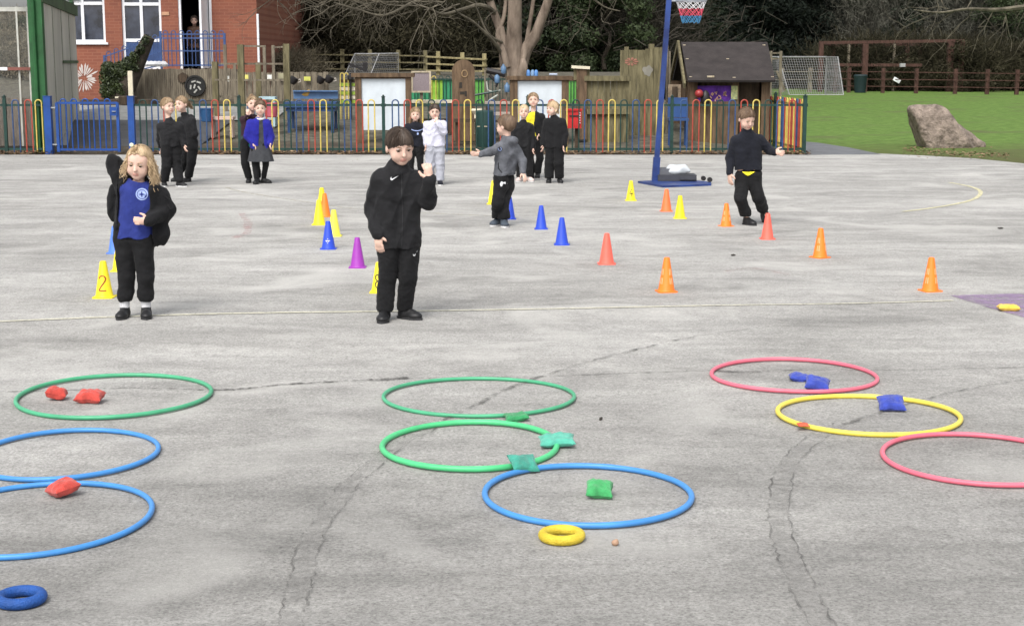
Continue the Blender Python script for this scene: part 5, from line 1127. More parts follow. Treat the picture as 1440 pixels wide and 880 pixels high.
# benches and toys glimpsed left of the timber frame
for (u, v, Y, w, h, m, lab, cat) in ((313, 166, 27.6, .42, .05, mat('pale_pink', (.55, .42, .36)), 'pale toy bench seen between the red and yellow bars', 'bench'), (377, 138, 29.0, .30, .05, mat('pale_cyan', (.35, .48, .52)), 'pale blue box lid inside the timber frame', 'lid')):
    p = P2(u, v, Y); o = empty('small_table' if cat == 'lid' else 'toy_bench', (p.x, p.y, gz(p.x, p.y)), lab, cat); zz = p.z - gz(p.x, p.y); mb = MB(); mb.box((0, 0, zz), (w, .3, h)); mb.build('top', m, o)
    for x in (-w * .4, w * .4): mb = MB(); mb.box((x, 0, zz / 2), (.04, .25, zz)); mb.build('leg', m, o)
for (u, v, Y, r0, m, lab) in ((291, 162, 27.4, .12, mat('tub_blue', (.02, .08, .2)), 'round dark blue tub behind the fence by the ponytail girl'), (236, 190, 27.0, .06, mat('tub_white', (.5, .5, .5)), 'small white pot on the yard behind the fair haired boy'), (381, 155, 28.0, .13, mat('tub_rose', (.45, .10, .14)), 'rose red tub behind the cardigan girl')):
    p = P2(u, v, Y); mb = MB(); mb.lathe([(r0 * .7, -r0), (r0 * .85, -r0 * .9), (r0, r0 * .8), (r0 * 1.06, r0 * .85), (r0 * 1.06, r0), (r0 * .94, r0), (r0 * .8, -r0 * .5)], p, 18); tag(mb.build('tub', m, smooth=True), lab, 'tub')
# noticeboards
def board(u0, u1, ut0, ut1, vt, vp0, vp1, Y, lab, wm, pm):
    z0 = gz(sx(u0, Y), Y); o = empty('noticeboard', (sx((u0 + u1) / 2, Y), Y, z0), lab, 'noticeboard'); o0 = o.location.copy(); zt_ = sz(vt, Y)
    for a, b_ in ((u0, ut0), (ut1, u1)): mb = MB(); xa_, xb_ = sx(a, Y), sx(b_, Y); mb.b2(xa_ - o0.x, xb_ - o0.x, -.05, .05, -.1, zt_ - z0 - .07); mb.build('post', wm, o)
    mb = MB(); mb.b2(sx(u0, Y) - .06 - o0.x, sx(u1, Y) + .06 - o0.x, -.09, .09, zt_ - z0 - .07, zt_ - z0); mb.b2(sx(ut0, Y) - o0.x, sx(ut1, Y) - o0.x, -.03, .03, sz(vp0, Y) - z0, zt_ - z0 - .07); mb.build('header', wm, o)
    mb = MB(); mb.b2(sx(ut0, Y) - o0.x, sx(ut1, Y) - o0.x, -.015, .0, sz(vp1, Y) - z0, sz(vp0, Y) - z0); mb.build('white_panel', pm, o); return o
WHB = mat('white_board', (.55, .60, .64), rough=.35, var=.12, scale=2.5, det=6)
board(499, 578, 508, 570, 103, 111, 183, 27.0, 'wooden framed white board left of the small mesh panel', WBR, WHB)
board(717, 800, 728, 790, 107, 114, 186, 27.0, 'wooden framed white board behind the girl in yellow', WBR, WHB)
mp_ = empty('mesh_panel', (sx(592, 27.6), 27.6, gz(-1.5, 27.6)), 'small square purple grey panel in a pale wooden frame', 'panel'); o0 = mp_.location.copy(); zA, zB = sz(100, 27.6) - o0.z, sz(130.5, 27.6) - o0.z; hw = (sx(606, 27.6) - sx(578, 27.6)) / 2
mb = MB(); mb.b2(-hw, hw, -.02, .02, zA - .03, zA); mb.b2(-hw, hw, -.02, .02, zB, zB + .03); mb.b2(-hw, -hw + .03, -.02, .02, zB + .03, zA - .03); mb.b2(hw - .03, hw, -.02, .02, zB + .03, zA - .03); mb.build('frame', WPALE, mp_); mb = MB(); mb.b2(-hw + .03, hw - .03, -.005, .005, zB + .03, zA - .03); mb.build('panel', mat('mauve_panel', (.22, .18, .19), var=.15, scale=60), mp_); mb = MB(); mb.b2(-.03, .03, .02, .07, 0, zB); mb.build('post', WGREY, mp_)
# carved upright plank with round top
PYY = 27.2; tt = empty('carved_plank', (sx(651.5, PYY), PYY, gz(-.8, PYY)), 'tall brown round topped plank carved with a face', 'carved plank'); o0 = tt.location.copy(); hw = (sx(667.5, PYY) - sx(635.5, PYY)) / 2; ztp = sz(84, PYY) - o0.z
mb = MB(); poly = [Vector((-hw, 0, 0)), Vector((hw, 0, 0))] + [Vector((hw * math.cos(a), 0, ztp - hw * 1.05 + hw * 1.05 * math.sin(a))) for a in np.linspace(0, math.pi, 15)]; mb.prism(poly, (0, -.03, 0), (0, .03, 0)); mb.build('plank', WBR, tt); mk = mat('carving_dark', (.02, .015, .01)); mt_ = mat('carving_tan', (.3, .2, .1))
mb = MB()
for (u, v, w, h) in ((648, 120, .05, .10), (650, 131, .08, .05), (655, 132, .04, .09)): p = P2(u, v, PYY); mb.box((p.x - o0.x, -.032, p.z - o0.z), (w, .006, h))
mb.build('carved_mouth', mk, tt); mb = MB(); p = P2(653.5, 104, PYY) - o0; mb.tube([(p.x + .05 * math.cos(a), -.033, p.z + .06 * math.sin(a)) for a in np.linspace(0, 6.28, 15)[:-1]], .010, n=6, closed=True); mb.build('carved_ring', mt_, tt)
mb = MB(); mb.b2(sx(638, 26.6), sx(676, 26.6), 26.5, 26.7, sz(172, 26.6), sz(167, 26.6)); mb.b2(sx(640, 26.6), sx(645, 26.6), 26.55, 26.65, 0, sz(172, 26.6)); mb.b2(sx(668, 26.6), sx(673, 26.6), 26.55, 26.65, 0, sz(172, 26.6)); tag(mb.build('low_bench', WDK), 'low dark bench at the foot of the carved plank', 'bench')
# mud kitchen counters
def counter(u0, u1, v, Y, d, m, lab, legm, h=.05, shelf=True):
    x0_, x1_ = sx(u0, Y), sx(u1, Y); z0 = gz(x0_, Y); o = empty('work_table', ((x0_ + x1_) / 2, Y, z0), lab, 'table'); zz = sz(v, Y) - z0; w = x1_ - x0_; mb = MB(); mb.box((0, 0, zz - h / 2), (w, d, h)); mb.build('worktop', m, o)
    for x in (-w / 2 + .05, w / 2 - .05):
        for y in (-d / 2 + .05, d / 2 - .05): mb = MB(); mb.box((x, y, zz / 2 - .03), (.07, .07, zz - .04)); mb.build('leg', legm, o)
    if shelf: mb = MB(); mb.box((0, 0, zz * .4), (w - .1, d - .1, .03)); mb.build('shelf', legm, o)
    return o
counter(578, 636, 141, 28.2, .4, CREAM, 'long table with cream edge behind the boy in white', WDK); counter(682, 724, 143, 28.0, .35, mat('stone_top', (.38, .33, .28)), 'higher grey topped mud kitchen table left of the white board', WDK); counter(688, 722, 158, 27.3, .3, mat('stone_top', (.38, .33, .28)), 'lower grey topped mud kitchen table left of the white board', WDK)
mb = MB(); p = P2(682, 172, 26.4); mb.lathe([(.13, -p.z), (.15, -p.z + .1), (.16, .0), (.15, .18), (.13, .2)], p, 18); tag(mb.build('water_butt', mat('butt_green', (.012, .04, .035), rough=.5), smooth=True), 'dark green round barrel beside the mud kitchen', 'barrel')
mb = MB(); p = P2(671, 158, 26.8); mb.lathe([(.07, -.03), (.11, .03), (.10, .06)], p, 14); mb.box(p + Vector((0, 0, -.2)), (.1, .1, .35)); tag(mb.build('cream_bowl', CREAM, smooth=True), 'cream bowl on a stump beside the carved plank', 'bowl')
mb = MB()
for (u, v) in ((673, 178), (683, 178)): p = P2(u, v, 26.2); mb.box(p, (.05, .01, .015))
tag(mb.build('pale_tags', WPALE), 'pale tags on the front of the dark barrel', 'tag')
wg = empty('water_wall', (sx(690, 28.4), 28.4, gz(0, 28.4)), 'water wall of black gutters and blue bottles in a grey frame', 'water wall'); o0 = wg.location.copy(); q = lambda u, v, dy=0: P2(u, v, 28.4 + dy) - o0
mb = MB(); mb.bar(q(682, 97), q(682, 150), .03); mb.bar(q(681, 97), q(712, 97), .03); mb.bar(q(712, 97), q(712, 150), .03); mb.build('frame', WGREY, wg)
mb = MB(); mb.tube([q(684, 99, -.06), q(711, 105, -.06)], .055, n=8); mb.tube([q(688, 106, -.06), q(700, 117, -.06), q(697, 122, -.06)], .03, n=8); mb.build('gutter', BPL, wg, smooth=True); mb = MB(); mb.tube([q(668, 134, -.05), q(701, 128, -.05)], .02, n=6); mb.build('pipe', FG, wg); mb = MB(); mb.tube([q(684, 147, -.05), q(690, 140, -.05), q(700, 134, -.05)], .02, n=6); mb.tube([q(684, 115, -.05), q(686, 127, -.05), q(694, 130, -.05), q(704, 127, -.05)], .014, n=6); mb.build('hose', mat('hose_grey', (.4, .42, .38)), wg)
for u, v in ((708, 98), (699, 111), (713, 124)): mb = MB(); mb.lathe([(.035, -.08), (.05, -.06), (.05, .04), (.02, .08), (.02, .1)], q(u, v, -.08), 12); mb.build('bottle', mat('bottle_blue', (.10, .18, .30), rough=.3), wg, smooth=True)
for i, (u, m, lab) in enumerate(((743, mat('bottle_blue2', (.08, .2, .45)), 'blue'), (749, mat('bottle_blue3', (.15, .25, .4)), 'blue'), (754, mat('bottle_blue2', (.08, .2, .45)), 'blue'))):
    p = P2(u, 105, 27.0); mb = MB(); mb.lathe([(.03, -.03), (.035, .0), (.03, .06), (.015, .08)], p, 10); tag(mb.build('plastic_bottle', m, smooth=True), 'blue plastic bottles crowded on top of the right white board', 'bottle', 'bottles on the noticeboard')
mb = MB(); p = P2(778, 105, 27.0); mb.tube([p + Vector((-.07, 0, 0)), p + Vector((.07, 0, 0))], .018, n=8); tag(mb.build('plastic_tube', mat('tube_grey', (.35, .4, .5))), 'grey plastic tube lying on top of the right white board', 'tube')
# red box
rb = empty('red_box', P2(807, 168, 26.0), 'red letter box standing behind the fence beside the bobbed child', 'box'); mb = MB(); mb.box((0, 0, 0), (.25, .16, .30)); mb.box((0, -.005, .16), (.27, .19, .03)); mb.build('box_body', mat('box_red', (.45, .02, .02), rough=.4), rb); mb = MB(); mb.box((0, -.09, .06), (.16, .01, .02)); mb.build('slot', BPL, rb); mb = MB(); mb.box((.05, .05, -.55), (.06, .06, .82)); mb.build('stand', WDK, rb)
mb = MB()
for i in range(5): mb.box(P2(815, 159 + i * 3.5, 25.9), (.025, .01, .02))
tag(mb.build('white_stickers', UPVC), 'row of white stickers down the side of the red box', 'sticker')
# capped post, low gate-like screen and tall screen
po = empty('capped_post', (sx(818, 27.2), 27.2, .1), 'square brown post with a pale sloping cap', 'post'); mb = MB(); mb.box((0, 0, sz(100, 27.2) / 2), (.18, .18, sz(100, 27.2) - .1)); mb.build('post', WBR, po); mb = MB(); zc = sz(95, 27.2) - .1; mb.box((-.02, 0, zc), (.32, .26, .05), ry=.06); mb.build('cap', CREAM, po); mb = MB(); mb.box((0, 0, zc - .12), (.28, .1, .2)); mb.build('bracket', WGRN, po)
fn = palisade(824, 885, 113, 213, 27.2, WGRN, .11, 'low greenish board fence right of the capped post', .004, .003); mb = MB(); mb.box(((sx(885, 27.2) - sx(824, 27.2)) / 2, -.05, sz(110.5, 27.2) - sz(213, 27.2)), (sx(888, 27.2) - sx(822, 27.2), .12, .09)); mb.build('capping_rail', WGRN, fn); mb = MB(); mb.box(((sx(885, 27.2) - sx(824, 27.2)) / 2, -.05, sz(157, 27.2) - sz(213, 27.2)), (.76, .08, .09)); mb.build('middle_rail', WGRN, fn)
mb = MB(); mb.b2(sx(800, 27.4), sx(824, 27.4), 27.36, 27.44, sz(114, 27.4), sz(108, 27.4)); tag(mb.build('header_rail', WBR), 'short rail joining the white board and the capped post', 'rail')
ft = palisade(872, 931, 71, 213, 28.0, WGRN, .14, 'tall greenish board screen with a painted red flower', .02, .002, vt2=68.5)
o0 = ft.location.copy(); mb = MB(); c0_ = P2(888, 87, 27.96) - o0
for k in range(9): a = k * 2 * math.pi / 9; mb.prism([Vector((c0_.x + .02 * math.cos(a), 0, c0_.z + .015 * math.sin(a))), Vector((c0_.x + .11 * math.cos(a - .25), 0, c0_.z + .065 * math.sin(a - .25))), Vector((c0_.x + .13 * math.cos(a), 0, c0_.z + .075 * math.sin(a))), Vector((c0_.x + .11 * math.cos(a + .25), 0, c0_.z + .065 * math.sin(a + .25)))], (0, -.022, 0), (0, -.018, 0))
mb.build('painted_flower', mat('flower_red', (.30, .13, .09)), ft)
mb = MB(); c0_ = P2(911, 100, 27.96) - o0; mb.prism([Vector((c0_.x + .09 * math.cos(a) * (1 + .2 * math.sin(3 * a)), 0, c0_.z + .09 * math.sin(a) * (1 + .2 * math.cos(5 * a)))) for a in np.linspace(0, 6.28, 25)[:-1]], (0, -.022, 0), (0, -.018, 0)); mb.build('painted_patch', mat('patch_grey', (.19, .18, .15)), ft)
mb = MB(); mb.b2(sx(912, 28) - o0.x, sx(920, 28) - o0.x, .02, .08, 0, sz(62, 28) - o0.z); mb.b2(sx(878, 28) - o0.x, sx(884, 28) - o0.x, .02, .08, 0, sz(66, 28) - o0.z); mb.build('post', WGRN, ft)
for u, lab in ((938, 'tall thin post behind the netball pole'), (941.5, 'second thin post right behind the netball pole')): mb = MB(); mb.box((sx(u, 28.3), 28.3, sz(64 if u < 940 else 72, 28.3) / 2), (.035, .035, sz(64 if u < 940 else 72, 28.3))); tag(mb.build('thin_post', WGREY), lab, 'post')
# bright green fence farther back
gf = empty('nursery_fence', (sx(640, 32), 32, gz(-1.2, 32)), 'bright green panelled fence with one yellow bow between the boards', 'fence'); o0 = gf.location.copy(); zt1 = sz(110, 32) - o0.z
for (a, b_, m) in ((606, 622, mat('lime_board', (.22, .42, .04))), (622, 636, mat('mid_green_board', (.03, .22, .10))), (668, 682, mat('grass_board', (.10, .33, .06))), (800, 815, mat('grass_board', (.10, .33, .06))), (576, 604, mat('mid_green_board', (.03, .22, .10)))):
    mb = MB(); mb.b2(sx(a, 32) - o0.x, sx(b_, 32) - o0.x, 0, .02, .05, zt1 - .04); mb.build('board', m, gf)
for i, u in enumerate(range(570, 830, 10)):
    o = bow(MB(), .085, .009, .0, zt1 + .04, n=5, seg=6).build('bow', FYL if i in (4,) else FG, gf, (sx(u, 32) - o0.x, -.03, 0), True)
mb = MB(); mb.b2(sx(566, 32) - o0.x, sx(830, 32) - o0.x, -.04, -.02, zt1 - .04, zt1 - .01); mb.build('rail', FG, gf)
# striped slatted stand left of the first board
st = empty('striped_stand', (sx(486, 30), 30, gz(-3, 30)), 'stand of lime and white slats left of the first white board', 'stand'); o0 = st.location.copy()
for i, v in enumerate((112, 117, 123, 129, 135, 141)): mb = MB(); mb.b2(sx(477, 30) - o0.x, sx(500, 30) - o0.x, 0, .03, sz(v + 4.5, 30) - o0.z, sz(v, 30) - o0.z); mb.build('slat', [CREAM, mat('slat_lime', (.28, .40, .05))][i % 2] if i else WDK, st)
for u in (481, 487): o = bow(MB(), .07, .010, 0, sz(103, 30) - o0.z, n=5, seg=6).build('bow', FYL, st, (sx(u, 30) - o0.x, -.04, 0), True)
mb = MB(); mb.tube([(sx(493, 30) - o0.x, -.06, 0), (sx(493, 30) - o0.x, -.06, sz(103, 30) - o0.z)], .02, n=8); mb.lathe([(.01, .0), (.06, .03), (.06, .1), (.02, .13)], (sx(493, 30) - o0.x, -.06, sz(114, 30) - o0.z), 10); mb.build('black_pole', BPL, st)
# ------------------------------------------------------------------ playhouse
HY_ = 27.4; HB_ = 29.6
hx = lambda u, Y=HY_: sx(u, Y)
ph = empty('playhouse', (hx(1020), HY_, 0), 'wooden playhouse with dark felt roof behind the right end of the fence', 'playhouse'); o0 = Vector((hx(1020), HY_, 0))
zr = sz(62, 28.4); ze = sz(116, HY_ - .15); xl, xr = hx(962), hx(1084)
ROOF = mat('roof_felt', (.034, .028, .027), rough=.95, var=.3, scale=4, bump=.6, bscale=120)
ym = (HY_ + HB_) / 2
mb = MB()
def slab(a, b, c, d, t):
    n = (Vector(b) - Vector(a)).cross(Vector(d) - Vector(a)).normalized() * t; mb.prism([Vector(k) - o0 for k in (a, b, c, d)], (0, 0, 0), n)
xa_, xb_ = hx(968, HY_ - .2), hx(1091, HY_ - .2); xc_, xd_ = sx(957, ym), sx(1078, ym)
slab((xa_, HY_ - .2, ze), (xb_, HY_ - .2, ze), (xd_, ym, zr), (xc_, ym, zr), .04); slab((xc_, ym, zr + .002), (xd_, ym, zr + .002), (xb_, HB_ + .2, ze), (xa_, HB_ + .2, ze), .04); mb.build('roof', ROOF, ph)
mb = MB(); ctrs = [(965, 69), (1079, 70), (967, 85), (1023, 85), (972, 113), (1032, 113), (1086, 112)]
for u, v in ((962, 66), (1074, 66), (966, 86), (1023, 86), (971, 111), (1032, 112), (1086, 111)):
    mb = MB(); zz = sz(v, HY_ + .2); t = (zz - ze) / (zr - ze); y = HY_ - .2 + t * (ym - HY_ + .2); mb.box((PY(u, v, y).x, y - .0, PY(u, v, y).z + .045), (.045, .045, .03)) if 0 else mb.box(Vector((PY(u, v, y).x, y, ze + t * (zr - ze) + .03)) - o0, (.05, .05, .03)); mb.build('roof_fixing', WPALE, ph)
mb = MB(); mb.box(Vector((PY(999, 113, HY_ - .1).x, HY_ - .12, ze + .1)) - o0, (.12, .06, .03)); mb.build('roof_chock', WPALE, ph)
# left gable: bargeboards, dark triangle, walls
mb = MB(); gxl = xa_ - .04; a1 = Vector((gxl - .02, HY_ - .22, ze - .06)); ap = Vector((xc_ - .05, ym, zr + .02)); a2 = Vector((gxl - .02, HB_ + .22, ze - .06)); mb.bar(a1 - o0, ap - o0, .04, .10); mb.bar(a2 - o0, ap - o0, .04, .10); mb.build('bargeboard', WGRN, ph)
gx = xa_ + .12
mb = MB(); mb.prism([Vector((gx, HY_ + .1, ze)) - o0, Vector((gx, ym, zr - .08)) - o0, Vector((gx, HB_ - .1, ze)) - o0], (0, 0, 0), (.03, 0, 0)); mb.build('gable', WDK, ph)
mb = MB()
for (u0, u1, z0, z1) in ((968, 980, 0, ze), (1031, 1040, 0, ze), (1072, 1084, 0, ze), (980, 1031, 0, sz(143, HY_))): mb.b2(hx(u0) - o0.x, hx(u1) - o0.x, 0, .05, z0, z1)
mb.b2(xl - o0.x, xr - o0.x, HB_ - HY_ - .05, HB_ - HY_, 0, ze); mb.b2(xr - .05 - o0.x, xr - o0.x, .05, HB_ - HY_ - .05, 0, ze); mb.b2(gx + .03 - o0.x, gx + .08 - o0.x, .05, .5, 0, ze); mb.b2(gx + .03 - o0.x, gx + .08 - o0.x, 1.5, HB_ - HY_ - .05, 0, ze); mb.build('wall', WBR, ph)
mb = MB(); mb.b2(hx(980) - o0.x, hx(1031) - o0.x, .06, .08, sz(143, HY_), sz(121, HY_)); mb.build('purple_curtain', mat('purple_cloth', (.10, .03, .26), var=.4, scale=9, rough=.9), ph)
mb = MB(); r = random.Random(2)
for i in range(16): mb.box((hx(1006) - o0.x + r.uniform(-.07, .2), .045, sz(137, HY_) + r.uniform(-.08, .09)), (.05, .01, .02), ry=r.uniform(0, 3))
mb.build('curtain_print', mat('print_peach', (.5, .28, .2)), ph)
mb = MB(); mb.b2(hx(1040) - o0.x, hx(1072) - o0.x, .25, .28, 0, ze); mb.build('doorway_shade', WDK, ph); mb = MB(); mb.b2(gx + .1 - o0.x, gx + .2 - o0.x, .5, 1.5, 0, ze); mb.build('end_shade', WDK, ph)  # dark sheets standing in for the shade inside the playhouse openings
mb = MB(); mb.b2(hx(1029) - o0.x, hx(1038) - o0.x, -.02, -.001, sz(140, HY_), sz(121, HY_)); mb.build('sticker_panel', mat('sticker_green', (.25, .4, .3), var=.6, scale=20, col2=(.5, .5, .2)), ph)
p = P2(983, 132, HY_ - .2); mb = MB(); mb.lathe([(.001, -.075)] + [(.075 * math.sin(a), -.075 * math.cos(a)) for a in np.linspace(.2, 2.94, 12)] + [(.001, .075)], p, 18); tag(mb.build('red_ball', mat('ball_red', (.28, .03, .03), rough=.35), smooth=True), 'red ball at the playhouse window by the purple curtain', 'ball')
p = P2(992, 137, HY_ - .15); mb = MB(); mb.lathe([(.06, -.12), (.09, -.05), (.06, .08), (.02, .12)], p, 14); tag(mb.build('black_helmet', BPL, smooth=True), 'black rounded toy next to the red ball at the playhouse window', 'toy')
mb = MB(); mb.b2(sx(940, 28.2), sx(958, 28.2), 28.18, 28.22, sz(150, 28.2), sz(119, 28.2)); o = mb.build('painted_board', mat('board_tan', (.30, .23, .16), var=.4, scale=12)); tag(o, 'tan board with brown figure standing inside the playhouse gable end', 'board'); mb = MB(); p = P2(949, 130, 28.16); mb.box(p, (.10, .01, .20)); mb.box(p + Vector((0, 0, -.12)), (.2, .01, .04)); mb.build('figure', WDK, o)
o = empty('blue_chair', (sx(955, 26.7), 26.7, 0), 'blue toy chair behind the fence in front of the playhouse', 'chair'); zc = sz(168, 26.7); BC = mat('chair_blue', (.02, .06, .18), rough=.5)
mb = MB(); mb.box((0, 0, zc), (.34, .3, .04)); mb.build('seat', BC, o); mb = MB(); mb.box((0, .14, zc + .2), (.34, .03, .34)); mb.build('backrest', BC, o)
for x in (-.14, .14):
    for y in (-.12, .12): mb = MB(); mb.box((x, y, zc / 2), (.035, .035, zc)); mb.build('leg', BC, o)
# ------------------------------------------------------------------ netball post
b0 = G(921, 257); NP = mat('post_blue', (.014, .03, .13), rough=.4, var=.2, scale=4, col2=(.025, .06, .23)); nb = empty('netball_post', (b0.x, b0.y, 0), 'leaning blue netball post with red white and blue net on a blue base', 'netball post'); o0 = Vector((b0.x, b0.y, 0))
top = P2(940.5, 0, b0.y) - o0; kx = top.x / top.z; pz = 2.75
mb = MB(); mb.bar((0, 0, .0), (kx * .32, 0, .32), .085); mb.build('socket', NP, nb); mb = MB(); mb.bar((kx * .1, 0, .1), (kx * pz, 0, pz), .062); mb.build('pole', NP, nb)
cr = [G(u, v) - o0 for u, v in ((897, 257.5), (965, 254.5), (1000, 259), (1000, 261.5), (932, 264))]
mb = MB(); mb.prism([Vector((p.x, p.y, 0)) for p in cr], (0, 0, 0), (0, 0, .025)); mb.build('base_plate', NP, nb)
for u, v in ((998, 259), (989, 257)): p = G(u, v) - o0; mb = MB(); mb.tube([(p.x, p.y - .03, .055), (p.x, p.y + .03, .055)], .03, n=12); mb.build('wheel', BPL, nb, smooth=True)
mb = MB(); mb.box((.27, .05, .066), (.48, .32, .075)); mb.box((.40, -.12, .066), (.2, .03, .04)); mb.build('ballast_tray', mat('ballast', (.04, .042, .05), rough=.7), nb); mb = MB(); mb.box((.13, .1, .14), (.22, .26, .075)); mb.build('ballast_block', mat('ballast_grey', (.10, .105, .12), rough=.7), nb)
p = Vector((b0.x + .28, b0.y + .03, .17)); g = Grid(p - Vector((.3, .2, .16)), p + Vector((.3, .2, .16)), .008); g.cap(p + Vector((-.08, 0, -.01)), p + Vector((.08, 0, .0)), .062, .058, k=.02); g.cap(p + Vector((.05, -.03, .012)), p + Vector((.135, -.02, -.02)), .042, .03, k=.02); g.ell(p + Vector((-.02, 0, -.03)), (.13, .08, .045), k=.03); V, Q = g.mesh(); V = folds(V, Q, .006, .12, 2); tag(link('white_sandbag', np_mesh('bag', V, Q, [mat('white_bag', (.50, .53, .55), rough=.5, var=.05)], True)), 'white plastic weight bag lying on the netball post base', 'bag')
rc = P2(972, 1.5, b0.y) - o0; rr = .185
mb = MB(); mb.tube([(rc.x + rr * math.cos(a), rc.y + rr * math.sin(a), rc.z) for a in np.linspace(0, 2 * math.pi, 33)[:-1]], .011, n=8, closed=True); mb.tube([(kx * rc.z, 0, rc.z), (rc.x - rr, rc.y, rc.z)], .014, n=8); mb.build('ring', mat('ring_metal', (.3, .32, .36), rough=.4), nb, smooth=True)
mb = MB(); n = 12; NW, NR, NB = mat('net_white', (.65, .65, .66)), mat('net_red', (.62, .07, .12)), mat('net_blue', (.05, .22, .42))
rz_ = lambda t: rr * (1 - .42 * t ** .8)
for k in range(n):
    for sg in (1, -1):
        for lv in range(6):
            t0, t1 = lv / 6, (lv + 1) / 6; a0 = (k + sg * lv * .5) / n * 2 * math.pi; a1_ = (k + sg * (lv + 1) * .5) / n * 2 * math.pi; mb.cur = min(2, lv // 2)
            f0, f1 = rz_(t0), rz_(t1); p0 = (rc.x + f0 * math.cos(a0), rc.y + f0 * math.sin(a0), rc.z - .01 - t0 * .255); p1 = (rc.x + f1 * math.cos(a1_), rc.y + f1 * math.sin(a1_), rc.z - .01 - t1 * .255 + .008 * math.sin(k * 2.3) * t1)
            mb.tube([p0, p1], .0042, n=5)
mb.build('net', [NW, NR, NB], nb)
# ------------------------------------------------------------------ boulder on the grass
p = G(1330, 203); BY = 27.6; q = lambda u, v, y=0: tuple(PY(u, v, BY + y)); g = Grid((sx(1262, BY), BY - .6, -.1), (sx(1400, BY), BY + .7, .95), .016)
g.ell(q(1326, 184), (.92, .46, .62), k=.01)
def hp(u0, v0, u1, v1, tilt):
    a, b_ = Vector(q(u0, v0)), Vector(q(u1, v1)); d = b_ - a; n = Vector((-d.z, 0, d.x)); n.normalize(); n.y = tilt; g.clip(tuple(a), tuple(n))
g.sclip(q(1300, 148), (.03, .10, 1), .10); g.sclip(q(1277, 152), (-1, 0, -.40), .06); g.sclip(q(1326, 149), (.80, -.05, .60), .10); g.sclip(q(1300, 180, -.34), (-.15, -1, .12), .15); g.cap(q(1345, 192), q(1380, 205), .20, .08, k=.12)
V, Q = g.mesh(); V = folds(V, Q, .016, .35, 3, 1); V = folds(V, Q, .010, .09, 4, 1)
ROCK = mat('boulder_rock', (.165, .13, .105), rough=.92, var=.45, scale=7, col2=(.33, .265, .22), bump=1, bscale=35, b2=.8, b2s=10, det=10); tag(link('boulder', np_mesh('boulder', V, Q, [ROCK], True)), 'large tilted brown boulder lying on the grass at right', 'boulder')
# ------------------------------------------------------------------ goals
def net(mb, a, b, c, d, nx, ny, r=.006):
    a, b, c, d = map(Vector, (a, b, c, d))
    for i in range(nx + 1): t = i / nx; mb.tube([a.lerp(b, t), d.lerp(c, t)], r, n=3, cap=False)
    for j in range(ny + 1): t = j / ny; mb.tube([a.lerp(d, t), b.lerp(c, t)], r, n=3, cap=False)
GN = mat('goal_net', (.20, .20, .20)); GF = mat('goal_white', (.27, .27, .27), rough=.4)
Yg = 74.0; gx0, gx1, gx2 = sx(1085, Yg), sx(1162, Yg), sx(1180, Yg - 2.2); zg = sz(80.5, Yg); gl_ = empty('goal', (gx0, Yg, 0), 'white football goal with net on the far side of the field', 'goal'); o0 = Vector((gx0, Yg, 0)); V_ = lambda x, y, z: Vector((x, y, z)) - o0
gx0b = gx0 + .3
mb = MB(); fA, fB, tA, tB = V_(gx0, Yg, 0), V_(gx1, Yg, 0), V_(gx0, Yg, zg), V_(gx1, Yg, zg); kA, kB = V_(gx0 + .5, Yg - 2.2, 0), V_(gx2 + .25, Yg - 2.2, 0); uA, uB = V_(gx0 + .2, Yg - .7, zg), V_(gx1 + .35, Yg - .9, zg)
mb.tube([fA, tA, tB, fB], .045, n=8); mb.tube([tA, uA, kA], .03, n=6); mb.tube([tB, uB, kB], .03, n=6); mb.tube([kA, kB], .03, n=6); mb.build('frame', GF, gl_)
mb = MB(); net(mb, uA, uB, kB, kA, 24, 15, .009); net(mb, tB, uB, kB, fB, 11, 24, .011); net(mb, tA, tB, uB, uA, 24, 4, .009); net(mb, tA, uA, kA, fA, 12, 16, .009); mb.build('net', GN, gl_)
Yg = 41; q = lambda u, v, y=0.0: PY(u, v, Yg + y); gl_ = empty('goal', q(525, 108), 'small white framed goal with net behind the left white board', 'goal'); o0 = q(525, 108); a, b_, c_2, d_ = [q(*k) - o0 for k in ((499, 76, 1.0), (560, 75.5, 1.0), (560, 110, 1.0), (499, 110, 1.0))]; e, f_ = q(484, 108, -.6) - o0, q(545, 110, -.6) - o0; m1 = q(533, 76, .2) - o0; m2 = q(520, 108, -.6) - o0
mb = MB(); mb.tube([d_, a, b_, c_2], .018, n=6); mb.tube([a, e, m2, f_, c_2], .014, n=6); mb.tube([m1, m2], .014, n=6); mb.build('frame', GF, gl_); mb = MB(); net(mb, a, m1, m2, e, 16, 16, .0045); net(mb, m1, b_, c_2, m2, 14, 12, .008); mb.build('net', GN, gl_)
mb = MB(); mb.bar(PY(490, 90, 40), PY(516, 100, 40), .12, .06); mb.bar(PY(513.5, 88, 40), PY(513.5, 100, 40), .11, .06); tag(mb.build('dark_boards', BPL), 'dark crossed boards in front of the small goal net', 'board')
